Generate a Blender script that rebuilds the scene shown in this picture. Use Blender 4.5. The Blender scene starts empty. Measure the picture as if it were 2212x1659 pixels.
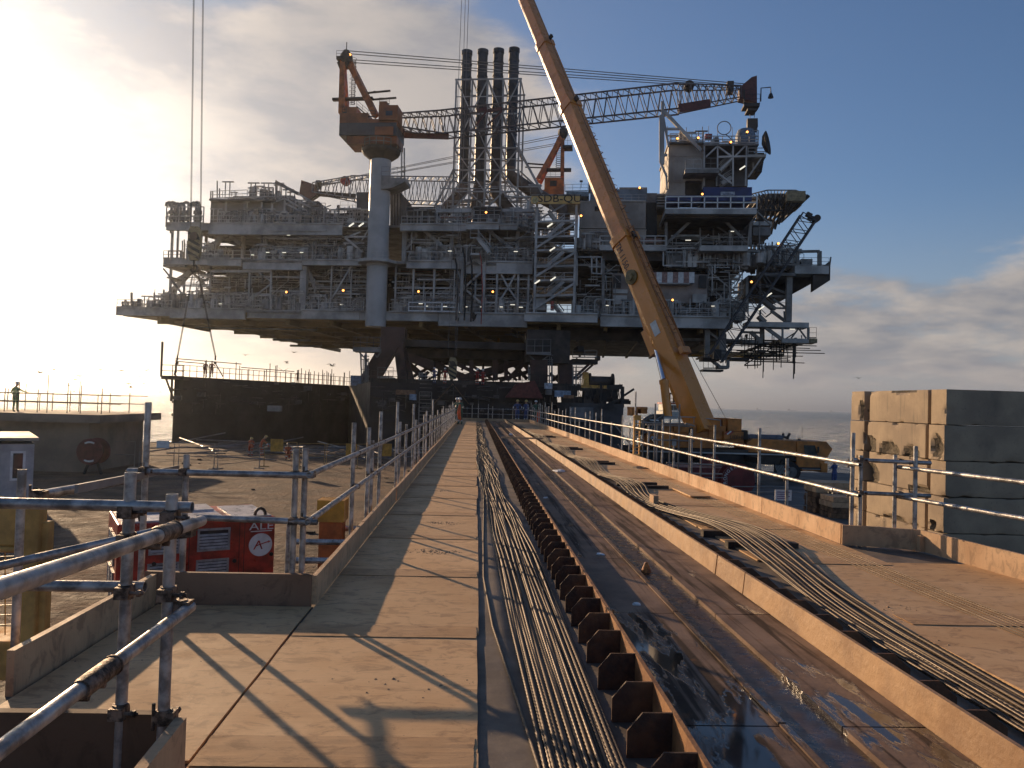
import bpy, bmesh, math, random
import numpy as np
from mathutils import Vector, Matrix, Euler
R = math.radians
C = bpy.context.scene
COL = C.collection
# ---------------------------------------------------------------- camera
H = 1.6
YAW, PITCH, ROLL = R(-2.63), R(1.36), R(1.645)
cam_m = Matrix.Rotation(YAW, 3, 'Z') @ Matrix.Rotation(math.pi/2+PITCH, 3, 'X') @ Matrix.Rotation(ROLL, 3, 'Z')
cd = bpy.data.cameras.new('camera'); cam = bpy.data.objects.new('camera', cd); COL.objects.link(cam)
cam.matrix_world = Matrix.Translation((0, 0, H)) @ cam_m.to_4x4()
cd.sensor_width = 36; cd.lens = 3028/4032*36; cd.clip_start = .05; cd.clip_end = 60000
C.camera = cam
# ---------------------------------------------------------------- light
SUN_AZ, SUN_EL = R(-36), R(14)          # azimuth from +Y, negative = left
SD = Vector((math.sin(SUN_AZ)*math.cos(SUN_EL), math.cos(SUN_AZ)*math.cos(SUN_EL), math.sin(SUN_EL)))
sl = bpy.data.lights.new('sun', 'SUN'); sl.energy = 5.0; sl.angle = R(.6); sl.color = (1, .69, .41)
so = bpy.data.objects.new('sun', sl); COL.objects.link(so)
so.rotation_euler = (-SD).to_track_quat('-Z', 'Y').to_euler(); so.location = (-40, 40, 60)
C.view_settings.view_transform = 'Standard'; C.view_settings.look = 'None'
C.view_settings.exposure = 0.12; C.view_settings.gamma = 1

W = bpy.data.worlds.new('World'); C.world = W; W.use_nodes = True
nt = W.node_tree; N = nt.nodes; Lk = nt.links.new
for n in list(N): N.remove(n)
class NG:
    def __init__(s, nt): s.nt = nt
    def n(s, t, **k):
        o = s.nt.nodes.new(t)
        for a, b in k.items():
            if a.startswith('i_'): o.inputs[int(a[2:])].default_value = b
            else: setattr(o, a, b)
        return o
    def put(s, v, sock):
        if isinstance(v, bpy.types.NodeSocket): s.nt.links.new(v, sock)
        else: sock.default_value = v
    def m(s, op, a, b=0.0, c=None, clamp=False):
        o = s.nt.nodes.new('ShaderNodeMath'); o.operation = op; o.use_clamp = clamp
        s.put(a, o.inputs[0]); s.put(b, o.inputs[1])
        if c is not None: s.put(c, o.inputs[2])
        return o.outputs[0]
    def vm(s, op, a, b=(0, 0, 0)):
        o = s.nt.nodes.new('ShaderNodeVectorMath'); o.operation = op
        s.put(a, o.inputs[0]); s.put(b, o.inputs[1])
        return o.outputs['Value'] if op == 'DOT_PRODUCT' else o.outputs[0]
    def mr(s, v, a, b, c=0.0, d=1.0, smooth=True):
        o = s.nt.nodes.new('ShaderNodeMapRange'); o.interpolation_type = 'SMOOTHSTEP' if smooth else 'LINEAR'
        s.put(v, o.inputs[0])
        for i, x in enumerate((a, b, c, d)): s.put(x, o.inputs[i+1])
        return o.outputs[0]
    def mix(s, f, a, b, mode='MIX'):
        o = s.nt.nodes.new('ShaderNodeMix'); o.data_type = 'RGBA'; o.blend_type = mode; o.clamp_factor = True
        s.put(f, o.inputs[0])
        for v, i in ((a, 6), (b, 7)):
            if not isinstance(v, bpy.types.NodeSocket) and len(v) == 3: v = (*v, 1)
            s.put(v, o.inputs[i])
        return o.outputs[2]
    def noise(s, vec, scale, det=6, rough=.55, dist=0.0):
        o = s.nt.nodes.new('ShaderNodeTexNoise')
        if vec is not None: s.put(vec, o.inputs['Vector'])
        o.inputs['Scale'].default_value = scale; o.inputs['Detail'].default_value = det
        o.inputs['Roughness'].default_value = rough; o.inputs['Distortion'].default_value = dist
        return o.outputs[0]
g = NG(nt)
tc = g.n('ShaderNodeTexCoord'); d = g.vm('NORMALIZE', tc.outputs['Generated'])
sx = g.n('ShaderNodeSeparateXYZ'); Lk(d, sx.inputs[0]); X, Y, Z = sx.outputs
sky = g.n('ShaderNodeTexSky', sky_type='NISHITA', sun_disc=False, sun_elevation=SUN_EL, sun_rotation=SUN_AZ,
          altitude=0, air_density=1.0, dust_density=1.2, ozone_density=2.0)
az = g.m('MULTIPLY', g.m('ARCTAN2', X, Y), 57.2958)      # degrees right of the walkway
el = g.m('MULTIPLY', g.m('ARCSINE', Z), 57.2958)
def blob(a0, e0, wa, we, k=1.0):
    q = g.m('ADD', g.m('POWER', g.m('ABSOLUTE', g.m('DIVIDE', g.m('SUBTRACT', az, a0), wa)), 2.0), g.m('POWER', g.m('ABSOLUTE', g.m('DIVIDE', g.m('SUBTRACT', el, e0), we)), 2.0))
    return g.m('MULTIPLY', g.m('EXPONENT', g.m('MULTIPLY', q, -1.0)), k)
den = g.m('ADD', g.m('MAXIMUM', Z, 0.0), .22)
cv = g.n('ShaderNodeCombineXYZ'); g.put(g.m('DIVIDE', X, den), cv.inputs[0]); g.put(g.m('DIVIDE', Y, den), cv.inputs[1]); g.put(g.m('MULTIPLY', Z, 3.0), cv.inputs[2])
V = cv.outputs[0]
def cl(v): return g.m('ADD', g.m('MULTIPLY', g.noise(v, 1.5, 9, .56, .15), .72), g.m('MULTIPLY', g.noise(g.vm('ADD', v, (3.3, 1.7, .4)), 4.2, 8, .6, .1), .28))
n0 = cl(V); nS = cl(g.vm('ADD', V, (-.10, .06, .10)))
cover = g.m('ADD', blob(-9, 21, 17, 13, .40), blob(-31, 12, 13, 15, .30))
for q in ((-16, 11, 14, 5, .22), (31, 5.5, 17, 5.0, .36), (-20, 2.5, 26, 3.2, .30), (8, 3.0, 16, 3.5, .12), (2, 14, 9, 6, .12), (46, 9, 9, 5, .1), (-29, 27, 7, 4, -.05), (-24, 20, 9, 7, .12), (-19, 28, 4, 3, -.06), (14, 20, 9, 12, -.12)): cover = g.m('ADD', cover, blob(*q))
dens = g.m('SUBTRACT', g.m('ADD', n0, cover), .665)
mask = g.mr(dens, 0.0, .17)
edge = g.mr(g.m('SUBTRACT', n0, nS), -.10, .12)
core = g.mr(dens, .05, .30)
gd_ = Vector((math.sin(R(-34))*math.cos(R(10.5)), math.cos(R(-34))*math.cos(R(10.5)), math.sin(R(10.5))))
gdot = g.m('MAXIMUM', g.vm('DOT_PRODUCT', d, gd_), 0)
gl1 = g.m('POWER', gdot, 75.0)
gl2 = g.m('POWER', gdot, 20.0)
litc = g.mix(edge, (2.9, 2.95, 3.3), (7.2, 6.2, 5.3))
litc = g.mix(g.m('MULTIPLY', core, .55), litc, (3.0, 2.95, 3.1))
vsc = nt.nodes.new('ShaderNodeVectorMath'); vsc.operation = 'SCALE'; Lk(litc, vsc.inputs[0]); Lk(g.m('ADD', g.m('MULTIPLY', gl2, 1.0), g.mr(az, -5, 30, .92, .80)), vsc.inputs['Scale'])
skc = nt.nodes.new('ShaderNodeVectorMath'); skc.operation = 'MULTIPLY'; Lk(sky.outputs[0], skc.inputs[0]); skc.inputs[1].default_value = (.70, .84, 1.05)
sk2 = nt.nodes.new('ShaderNodeVectorMath'); sk2.operation = 'SCALE'; Lk(skc.outputs[0], sk2.inputs[0]); Lk(g.m('SUBTRACT', 1.0, g.m('MULTIPLY', g.m('POWER', gdot, 7.0), .62)), sk2.inputs['Scale'])
base = g.mix(g.mr(el, 16, 0, 0, .55), sk2.outputs[0], (3.6, 3.7, 4.1))
col = g.mix(g.m('MULTIPLY', mask, .93), base, vsc.outputs[0])
col = g.mix(g.mr(el, 5.5, -.5, 0, .7), col, (4.6, 4.05, 3.85))
glc = nt.nodes.new('ShaderNodeVectorMath'); glc.operation = 'SCALE'; glc.inputs[0].default_value = (1, .95, .84)
Lk(g.m('ADD', g.m('MULTIPLY', gl1, g.mr(n0, .3, .6, 5.0, 12.0)), g.m('MULTIPLY', gl2, .8)), glc.inputs['Scale'])
colf = g.vm('ADD', col, glc.outputs[0])
bg = g.n('ShaderNodeBackground'); Lk(colf, bg.inputs[0]); bg.inputs[1].default_value = .1
wo = g.n('ShaderNodeOutputWorld'); Lk(bg.outputs[0], wo.inputs[0])

# ---------------------------------------------------------------- picture <-> place
F_ = 3028/1.8228
def ray(x, y): return cam_m @ Vector((x-1106, -(y-829.5), -F_))
def G(x, y, z=0.0):
    q = ray(x, y); return Vector((0, 0, H)) + q*((z-H)/q.z)
def at(x, y, Yv):
    q = ray(x, y); return Vector((0, 0, H)) + q*(Yv/q.y)

# ---------------------------------------------------------------- materials
MATS = {}
def mat(name, col, rough=.6, metal=0.0, var=.25, scale=3.0, bump=.15, col2=None, spec=.5, coat=0.0, bscale=None, stretch=None, dist=.01):
    if name in MATS: return MATS[name]
    m = bpy.data.materials.new(name); m.use_nodes = True; MATS[name] = m
    t = m.node_tree; b = t.nodes['Principled BSDF']; g = NG(t)
    tcn = g.n('ShaderNodeTexCoord'); v = tcn.outputs['Object']
    if stretch: v = g.vm('MULTIPLY', v, stretch)
    n_ = g.noise(v, scale, 8, .62)
    c2 = col2 if col2 else tuple(max(0, x*(1-var*1.6)) for x in col)
    c1 = col if col2 else tuple(min(1, x*(1+var*.6)) for x in col)
    f = g.mr(n_, .36, .64)
    g.put(g.mix(f, c1, c2), b.inputs['Base Color'])
    g.put(g.mr(g.noise(v, scale*2.3, 4), .3, .7, max(.03, rough-.13), min(1, rough+.13)), b.inputs['Roughness'])
    b.inputs['Metallic'].default_value = metal; b.inputs['Specular IOR Level'].default_value = spec
    b.inputs['Coat Weight'].default_value = coat
    if bump:
        bp = g.n('ShaderNodeBump'); bp.inputs['Strength'].default_value = bump; bp.inputs['Distance'].default_value = dist
        g.put(g.noise(v, bscale or scale*6, 6, .6), bp.inputs['Height']); t.links.new(bp.outputs[0], b.inputs['Normal'])
    return m
def emis(name, col, s):
    if name in MATS: return MATS[name]
    m = bpy.data.materials.new(name); m.use_nodes = True; MATS[name] = m
    b = m.node_tree.nodes['Principled BSDF']; b.inputs['Base Color'].default_value = (*col, 1)
    b.inputs['Emission Color'].default_value = (*col, 1); b.inputs['Emission Strength'].default_value = s
    return m

# ---------------------------------------------------------------- mesh building
class MB:
    """collects verts and faces, then becomes ONE mesh object"""
    def __init__(s, T=None): s.v = []; s.f = []; s.T = T; s.sm = False
    def add(s, vs, fs):
        k = len(s.v)
        s.v += [tuple(s.T(Vector(p))) for p in vs] if s.T else [tuple(p) for p in vs]
        s.f += [tuple(i+k for i in f) for f in fs]
        return s
    def box(s, a, b):
        x0, x1 = sorted((a[0], b[0])); y0, y1 = sorted((a[1], b[1])); z0, z1 = sorted((a[2], b[2]))
        return s.add([(x0,y0,z0),(x1,y0,z0),(x1,y1,z0),(x0,y1,z0),(x0,y0,z1),(x1,y0,z1),(x1,y1,z1),(x0,y1,z1)],
                     [(3,2,1,0),(4,5,6,7),(0,1,5,4),(1,2,6,5),(2,3,7,6),(3,0,4,7)])
    def beam(s, a, b, w, h=None, up=(0, 0, 1)):
        h = h or w; a = Vector(a); b = Vector(b); d = (b-a)
        if d.length < 1e-6: return s
        d.normalize(); u = Vector(up)
        if abs(d.dot(u)) > .98: u = Vector((0, 1, 0))
        sx = d.cross(u).normalized()*w/2; uz = sx.cross(d).normalized()*h/2
        p = [a-sx-uz, a+sx-uz, a+sx+uz, a-sx+uz, b-sx-uz, b+sx-uz, b+sx+uz, b-sx+uz]
        return s.add(p, [(3,2,1,0),(4,5,6,7),(0,1,5,4),(1,2,6,5),(2,3,7,6),(3,0,4,7)])
    def tube(s, pts, r, n=8, caps=True, hollow=False):
        P = [Vector(p) for p in pts]; rr = r if isinstance(r, (list, tuple)) else [r]*len(P)
        vs, fs = [], []; prev = None
        for i, p in enumerate(P):
            d = (P[min(i+1, len(P)-1)]-P[max(i-1, 0)]).normalized()
            if prev is None:
                u = Vector((0, 0, 1)) if abs(d.z) < .9 else Vector((0, 1, 0))
                a = d.cross(u).normalized()
            else: a = (prev - d*prev.dot(d)).normalized()
            b = d.cross(a); prev = a
            for k in range(n):
                t = 2*math.pi*k/n; vs.append(p+(a*math.cos(t)+b*math.sin(t))*rr[i])
        for i in range(len(P)-1):
            for k in range(n):
                fs.append((i*n+k, i*n+(k+1) % n, (i+1)*n+(k+1) % n, (i+1)*n+k))
        if caps and not hollow: fs += [tuple(range(n-1, -1, -1)), tuple((len(P)-1)*n+k for k in range(n))]
        if hollow:      # an open scaffold tube: ring end and a dark bore
            m = len(vs); L_ = len(P)
            for i in (0, L_-1):
                c = P[i]; ins = (P[1]-P[0]).normalized()*.12 if i == 0 else (P[-2]-P[-1]).normalized()*.12
                vs += [c+(vs[i*n+k]-c)*.84 for k in range(n)]; vs += [c+ins+(vs[i*n+k]-c)*.84 for k in range(n)]
            for e, i in ((0, 0), (1, L_-1)):
                o = m+e*2*n
                for k in range(n):
                    k2 = (k+1) % n
                    fs.append((i*n+k, o+k, o+k2, i*n+k2) if e else (i*n+k2, o+k2, o+k, i*n+k))
                    fs.append((o+k, o+n+k, o+n+k2, o+k2) if e else (o+k2, o+n+k2, o+n+k, o+k))
                fs.append(tuple(o+n+k for k in range(n)) if e else tuple(o+n+k for k in range(n-1, -1, -1)))
        return s.add(vs, fs)
    def prism(s, poly, a, b, axis='y'):
        n = len(poly)
        def P(p, t): return {'y': (p[0], t, p[1]), 'x': (t, p[0], p[1]), 'z': (p[0], p[1], t)}[axis]
        ar = sum(poly[i][0]*poly[(i+1) % n][1]-poly[(i+1) % n][0]*poly[i][1] for i in range(n))
        vs = [P(p, a) for p in poly]+[P(p, b) for p in poly]
        fs = [tuple(range(n)), tuple(range(2*n-1, n-1, -1))]+[(i, i+n, (i+1) % n+n, (i+1) % n) for i in range(n)]
        flip = (ar > 0) != (axis in 'y') 
        if flip: fs = [tuple(reversed(f)) for f in fs]
        if b < a: fs = [tuple(reversed(f)) for f in fs]
        return s.add(vs, fs)
    def lathe(s, c, prof, n=16, axis=(0, 0, 1)):
        ax = Vector(axis).normalized(); u = ax.orthogonal().normalized(); w = ax.cross(u); c = Vector(c)
        vs = [c+ax*h+(u*math.cos(2*math.pi*k/n)+w*math.sin(2*math.pi*k/n))*r for r, h in prof for k in range(n)]
        fs = [(i*n+k, i*n+(k+1) % n, (i+1)*n+(k+1) % n, (i+1)*n+k) for i in range(len(prof)-1) for k in range(n)]
        fs += [tuple(range(n-1, -1, -1)), tuple((len(prof)-1)*n+k for k in range(n))]
        return s.add(vs, fs)
    def build(s, name, m, parent=None, smooth=False, bevel=0):
        me = bpy.data.meshes.new(name)
        V = s.v
        if parent is None:
            xs = np.array(V) if V else np.zeros((1, 3)); lo, hi = xs.min(0), xs.max(0)
            off = Vector(((lo[0]+hi[0])/2, (lo[1]+hi[1])/2, lo[2]))
        else: off = WL(parent)
        me.from_pydata([(x-off.x, y-off.y, z-off.z) for x, y, z in V], [], s.f)
        if smooth or s.sm:
            me.polygons.foreach_set('use_smooth', [True]*len(me.polygons))
            me.set_sharp_from_angle(angle=R(40))
        for mm in (m if isinstance(m, (list, tuple)) else [m]): me.materials.append(mm)
        o = bpy.data.objects.new(name, me); COL.objects.link(o)
        if parent is None: o.location = off
        else: o.parent = parent
        if bevel:
            b = o.modifiers.new('bevel', 'BEVEL'); b.width = bevel; b.segments = 2; b.limit_method = 'ANGLE'
        return o
def WL(o):
    v = Vector((0, 0, 0))
    while o is not None: v = v+o.location; o = o.parent
    return v
def thing(name, label, cat, loc=(0, 0, 0), group=None):
    o = bpy.data.objects.new(name, None); COL.objects.link(o); o.location = loc; o.empty_display_size = .2
    return tag(o, label, cat, group)
def tag(o, label, cat, group=None):
    o['label'] = label; o['category'] = cat
    if group: o['group'] = group
    return o
def struct(o, kind='structure'): o['kind'] = kind; return o
def stuff(o): o['kind'] = 'stuff'; return o
def copy_tree(o, parent=None):
    c = o.copy(); COL.objects.link(c)
    if parent is not None: c.parent = parent
    for ch in list(o.children): copy_tree(ch, c)
    return c
def text(s, size, m, parent, loc, rot, name='lettering', depth=.004, sx=1.0):
    cu = bpy.data.curves.new(name, 'FONT'); cu.body = s; cu.size = size; cu.extrude = depth; cu.align_x = 'CENTER'; cu.align_y = 'CENTER'
    cu.resolution_u = 3
    o = bpy.data.objects.new(name, cu)
    me = bpy.data.meshes.new_from_object(o); bpy.data.objects.remove(o)
    o = bpy.data.objects.new(name, me); COL.objects.link(o); me.materials.clear(); me.materials.append(m)
    o.parent = parent; off = WL(parent); q = Matrix.LocRotScale(Vector(loc)-off, rot if isinstance(rot, Euler) else Euler(rot), Vector((sx, 1, 1)))
    o.matrix_local = q
    return o
ORD = 'first second third fourth fifth sixth seventh eighth ninth tenth eleventh twelfth thirteenth fourteenth fifteenth sixteenth seventeenth eighteenth nineteenth twentieth twenty-first twenty-second twenty-third twenty-fourth twenty-fifth twenty-sixth twenty-seventh twenty-eighth twenty-ninth thirtieth'.split()

# palette
GALV = mat('galvanised_tube', (.42, .41, .40), .42, .6, .35, 9, .25, spec=.5)
GALV_OLD = mat('rusty_coupler', (.22, .16, .12), .55, .6, .5, 22, .5)
PLY = None
M_GREY = mat('light_grey_steel', (.46, .44, .405), .55, 0, .25, .35, .05)
M_GREY2 = mat('mid_grey_steel', (.235, .22, .20), .6, 0, .3, .5, .05)
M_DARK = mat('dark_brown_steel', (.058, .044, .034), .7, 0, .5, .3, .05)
M_BLACK = mat('black_steel', (.012, .012, .013), .5, 0, .3, 2, .05)
M_RUST = mat('rusty_plate', (.20, .085, .035), .75, .1, .5, 7, .5, col2=(.10, .05, .028))
M_YEL = mat('yellow_paint', (.62, .30, .035), .4, 0, .2, 2.5, .05, coat=.3)
M_ORG = mat('orange_paint', (.50, .13, .02), .45, 0, .3, 1.0, .05)
M_RED = mat('red_paint', (.42, .035, .02), .4, 0, .35, 2.2, .1, coat=.2)
M_NAVY = mat('navy_paint', (.015, .03, .13), .5, 0, .3, .6, .05)
M_WHITE = mat('white_paint', (.72, .72, .70), .5, 0, .12, 2, .05)
# ================================================================ foreground walkway
rnd = random.Random(7)
GZ = -3.35      # yard level
SEAZ = -6.0
# ---- ground sheets
def wave_mat():
    m = bpy.data.materials.new('sea_water'); m.use_nodes = True; t = m.node_tree; b = t.nodes['Principled BSDF']; g = NG(t)
    tcn = g.n('ShaderNodeTexCoord'); v = tcn.outputs['Object']
    geo = g.n('ShaderNodeNewGeometry')
    w1 = g.noise(g.vm('MULTIPLY', v, (1.0, .4, 1)), .30, 7, .66, .6)
    w2 = g.noise(g.vm('MULTIPLY', v, (.7, 1.0, 1)), .9, 5, .6, .3)
    w3 = g.noise(g.vm('MULTIPLY', v, (.6, .5, 1)), .05, 5, .6, .3)
    h = g.m('ADD', g.m('MULTIPLY', w1, 4.5), g.m('ADD', g.m('MULTIPLY', w2, .45), g.m('MULTIPLY', w3, 14.0)))
    bp = g.n('ShaderNodeBump'); bp.inputs['Strength'].default_value = 1.0; bp.inputs['Distance'].default_value = 1.3
    g.put(h, bp.inputs['Height']); t.links.new(bp.outputs[0], b.inputs['Normal'])
    wave_light = g.mr(g.noise(g.vm('MULTIPLY', v, (.5, .35, 1)), .33, 8, .72, .8), .56, .68)  # pale patches paint light on the waves into the water colour
    g.put(g.mix(g.m('MULTIPLY', wave_light, .8), (.02, .055, .07), (.45, .48, .48)), b.inputs['Base Color'])
    g.put(g.mr(wave_light, 0, 1, .16, .7), b.inputs['Roughness'])
    b.inputs['IOR'].default_value = 1.33
    return m
mb = MB(); S_ = 30000.0
# one grid sheet, finer towards the quay
ys = [-200, 0, 40, 80, 160, 320, 700, 1500, 4000, 12000, 45000]; xs = [-30000, -4000, -800, -200, -60, 0, 60, 200, 800, 4000, 30000]
mb.add([(x, y, SEAZ) for y in ys for x in xs], [(j*11+i, j*11+i+1, (j+1)*11+i+1, (j+1)*11+i) for j in range(10) for i in range(10)])
struct(mb.build('sea', wave_mat()))
DIRT = mat('yard_dirt', (.165, .095, .052), .9, 0, .4, .5, 1.0, col2=(.065, .04, .024), bscale=4, dist=.12)
CONC_D = mat('quay_concrete', (.12, .105, .09), .7, 0, .4, .3, .3, col2=(.05, .045, .04), bscale=6)
mb = MB(); mb.prism([(-90, -40), (14, -40), (14, 79.5), (-20, 79.5), (-30, 78), (-90, 78)], GZ-4, GZ, 'z'); struct(mb.build('yard_ground', DIRT))
mb = MB(); mb.prism([(14.0, -40), (80, -40), (80, 61), (22, 61), (14.0, 63)], GZ-4, GZ-.004, 'z'); struct(mb.build('quay', CONC_D))

def ply_mat(name, a, b_, dark):
    m = bpy.data.materials.new(name); m.use_nodes = True; t = m.node_tree; p = t.nodes['Principled BSDF']; g = NG(t)
    tcn = g.n('ShaderNodeTexCoord'); oi = g.n('ShaderNodeObjectInfo')
    off = g.n('ShaderNodeCombineXYZ'); g.put(g.m('MULTIPLY', oi.outputs['Random'], 37), off.inputs[0]); g.put(g.m('MULTIPLY', oi.outputs['Random'], 91), off.inputs[1])
    v = g.vm('ADD', tcn.outputs['Object'], off.outputs[0])
    big = g.mr(g.noise(v, 1.1, 5, .6, .4), .35, .68)
    blot = g.mr(g.noise(g.vm('MULTIPLY', v, (1.0, 1.7, 1)), 5.5, 7, .68, .9), .49, .63)
    grain = g.noise(g.vm('MULTIPLY', v, (3, 60, 3)), 1.2, 4, .6)
    spk = g.mr(g.noise(v, 55, 3, .5), .68, .74)
    c = g.mix(big, a, b_)
    c = g.mix(g.m('MULTIPLY', blot, .6), c, dark)
    c = g.mix(g.m('MULTIPLY', g.mr(grain, .42, .62), .14), c, tuple(x*.5 for x in a))
    c = g.mix(g.m('MULTIPLY', spk, .5), c, (.06, .04, .03))
    hs = g.n('ShaderNodeHueSaturation'); g.put(g.m('MULTIPLY_ADD', oi.outputs['Random'], .2, .93), hs.inputs['Value']); t.links.new(c, hs.inputs['Color'])
    t.links.new(hs.outputs[0], p.inputs['Base Color'])
    g.put(g.mr(big, 0, 1, .62, .82), p.inputs['Roughness'])
    bp = g.n('ShaderNodeBump'); bp.inputs['Strength'].default_value = .5; bp.inputs['Distance'].default_value = .004
    g.put(g.m('ADD', g.noise(v, 14, 6, .65), g.m('MULTIPLY', grain, .5)), bp.inputs['Height']); t.links.new(bp.outputs[0], p.inputs['Normal'])
    return m
PLY = ply_mat('muddy_plywood', (.63, .40, .20), (.52, .31, .15), (.27, .15, .07))
PLY_S = ply_mat('plywood_strip', (.53, .32, .155), (.44, .25, .115), (.22, .12, .055))
TOE = ply_mat('toe_board_wood', (.55, .355, .20), (.44, .27, .15), (.22, .14, .08))
DECKM = mat('deck_plate', (.21, .165, .125), .7, .0, .35, 1.6, .6, col2=(.11, .085, .065), bscale=18, dist=.004)

Yend = 62.0
mb = MB(); mb.box((-1.34, -3, -.35), (.98, Yend, -.004)); mb.box((2.64, -3, -.35), (4.6, Yend, -.004)); mb.box((4.6, -3, -.35), (5.9, 9.0, -.004)); mb.box((-2.45, 3.3, -.35), (-1.34, 6.05, -.004)); mb.box((-1.34, Yend, -.35), (5.8, 63.0, -.004))
mb.box((.98, -3, -.35), (2.64, Yend, -.06))
struct(mb.build('walkway_deck', DECKM))
# trestle legs under the walkway
for i, yy in enumerate((6, 14, 22, 30, 38, 46, 54, 61.5)):
    t = thing('walkway_trestle', f'{ORD[i]} steel trestle from the camera carrying the walkway', 'trestle', (1.9, yy, GZ), 'trestles under the walkway')
    for x in (-1.0, 2.0, 4.9): mb = MB(); mb.box((x-.15, yy-.15, GZ), (x+.15, yy+.15, -.46)); mb.build('leg', M_DARK, t)
    mb = MB(); mb.box((-1.2, yy-.12, -.46), (5.2, yy+.12, -.351)); mb.build('cross_beam', M_DARK, t)

def sheet_edge(x0, x1, y0, y1, z0, z1, mb, seed):
    """a board with slightly lifted, uneven edges"""
    r_ = random.Random(seed); nx, ny = 6, 8; vs = []
    for j in range(ny+1):
        for i in range(nx+1):
            e = (i in (0, nx)) or (j in (0, ny))
            dz = r_.uniform(0, .0025) if e else r_.uniform(0, .0015)
            vs.append((x0+(x1-x0)*i/nx+(r_.uniform(-.003, .003) if i in (0, nx) else 0), y0+(y1-y0)*j/ny+(r_.uniform(-.004, .004) if j in (0, ny) else 0), z1+dz))
    n = len(vs); vs += [(x, y, z-(z1-z0)) for x, y, z in vs]; fs = []; K = nx+1
    for j in range(ny):
        for i in range(nx):
            a = j*K+i; fs.append((a, a+1, a+K+1, a+K)); fs.append((a+n+K, a+n+K+1, a+n+1, a+n))
    for i in range(nx):
        fs.append((i+n, i+n+1, i+1, i)); a = ny*K+i; fs.append((a, a+1, a+1+n, a+n))
    for j in range(ny):
        a = j*K; fs.append((a, a+K, a+K+n, a+n)); a = j*K+nx; fs.append((a+n, a+K+n, a+K, a))
    mb.add(vs, fs)
seams = [-1.0, 1.75, 3.5, 5.3, 7.08, 8.95]
while seams[-1] < 60: seams.append(seams[-1]+1.83)
seams[-1] = 61.9
def ordn(i): return ORD[i] if i < 30 else ORD[i-30]+' beyond the thirtieth'
for i in range(len(seams)-1):
    mb = MB(); e = rnd.uniform(-.02, .015); sheet_edge(-1.175, .07+e, seams[i]+.004, seams[i+1]-.004, .0, .016, mb, i)
    tag(mb.build('plywood_sheet', PLY, smooth=False), f'{ordn(i)} muddy plywood sheet from the camera on the left walkway', 'plywood', 'plywood sheets on the left walkway')
    if i and i < 31:
        mb = MB(); w = rnd.uniform(.13, .17); sheet_edge(-1.173, .055+e, seams[i]-w, seams[i]+w, .0187, .0215, mb, i+99)
        tag(mb.build('plywood_strip', PLY_S), f'{ordn(i-1)} darker plywood joint strip from the camera on the left walkway', 'plywood', 'joint strips on the left walkway')
mb = MB(); sheet_edge(-2.33, -1.195, 3.42, 5.9, 0, .014, mb, 500)
tag(mb.build('plywood_sheet', PLY), 'plywood sheet on the side landing behind the near scaffold posts', 'plywood')
rs = [-1.0, 1.4]
while rs[-1] < 60: rs.append(rs[-1]+2.2)
rs[-1] = 61.9
for i in range(len(rs)-1):
    x0 = 3.22 if i < 4 else 2.98+.03*rnd.random()
    x1 = 5.45 if rs[i+1] < 9 else 4.40
    mb = MB(); sheet_edge(x0, x1, rs[i]+.004, rs[i+1]-.004, 0, .015, mb, i+700)
    tag(mb.build('plywood_sheet', PLY), f'{ordn(i)} trodden plywood sheet from the camera on the right walkway', 'plywood', 'plywood sheets on the right walkway')
    if i and i < 26:
        mb = MB(); w = rnd.uniform(.12, .16); sheet_edge(x0+.1, x1-.03, rs[i]-w, rs[i]+w, .0187, .0215, mb, i+1700)
        tag(mb.build('plywood_strip', PLY_S), f'{ordn(i-1)} darker plywood joint strip from the camera on the right walkway', 'plywood', 'joint strips on the right walkway')
# screw heads on the near sheets and dried mud trodden onto the boards
SCR = mat('screw_head', (.05, .045, .04), .5, .6)
for o in [o for o in list(COL.objects) if o.name.startswith('plywood_sheet') and o.location.y < 11]:
    bb = [Vector(c) for c in o.bound_box]; x0, x1, y0, y1, zt = min(c.x for c in bb), max(c.x for c in bb), min(c.y for c in bb), max(c.y for c in bb), max(c.z for c in bb)-.0015
    for ey in (y0+.06, (y0+y1)/2, y1-.06):
        n_ = 4
        for q in range(n_):
            if rnd.random() < .75: mb = MB(); x = x0+.05+(x1-x0-.1)*q/(n_-1)+rnd.uniform(-.02, .02); mb.lathe((o.location.x+x, o.location.y+ey+rnd.uniform(-.02, .02), o.location.z+zt), [(.0055, 0), (.0055, .0012)], 8); mb.build('screw_head', SCR, o)
MUD = mat('dried_mud', (.33, .22, .13), .95, 0, .3, 9, .6)
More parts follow.
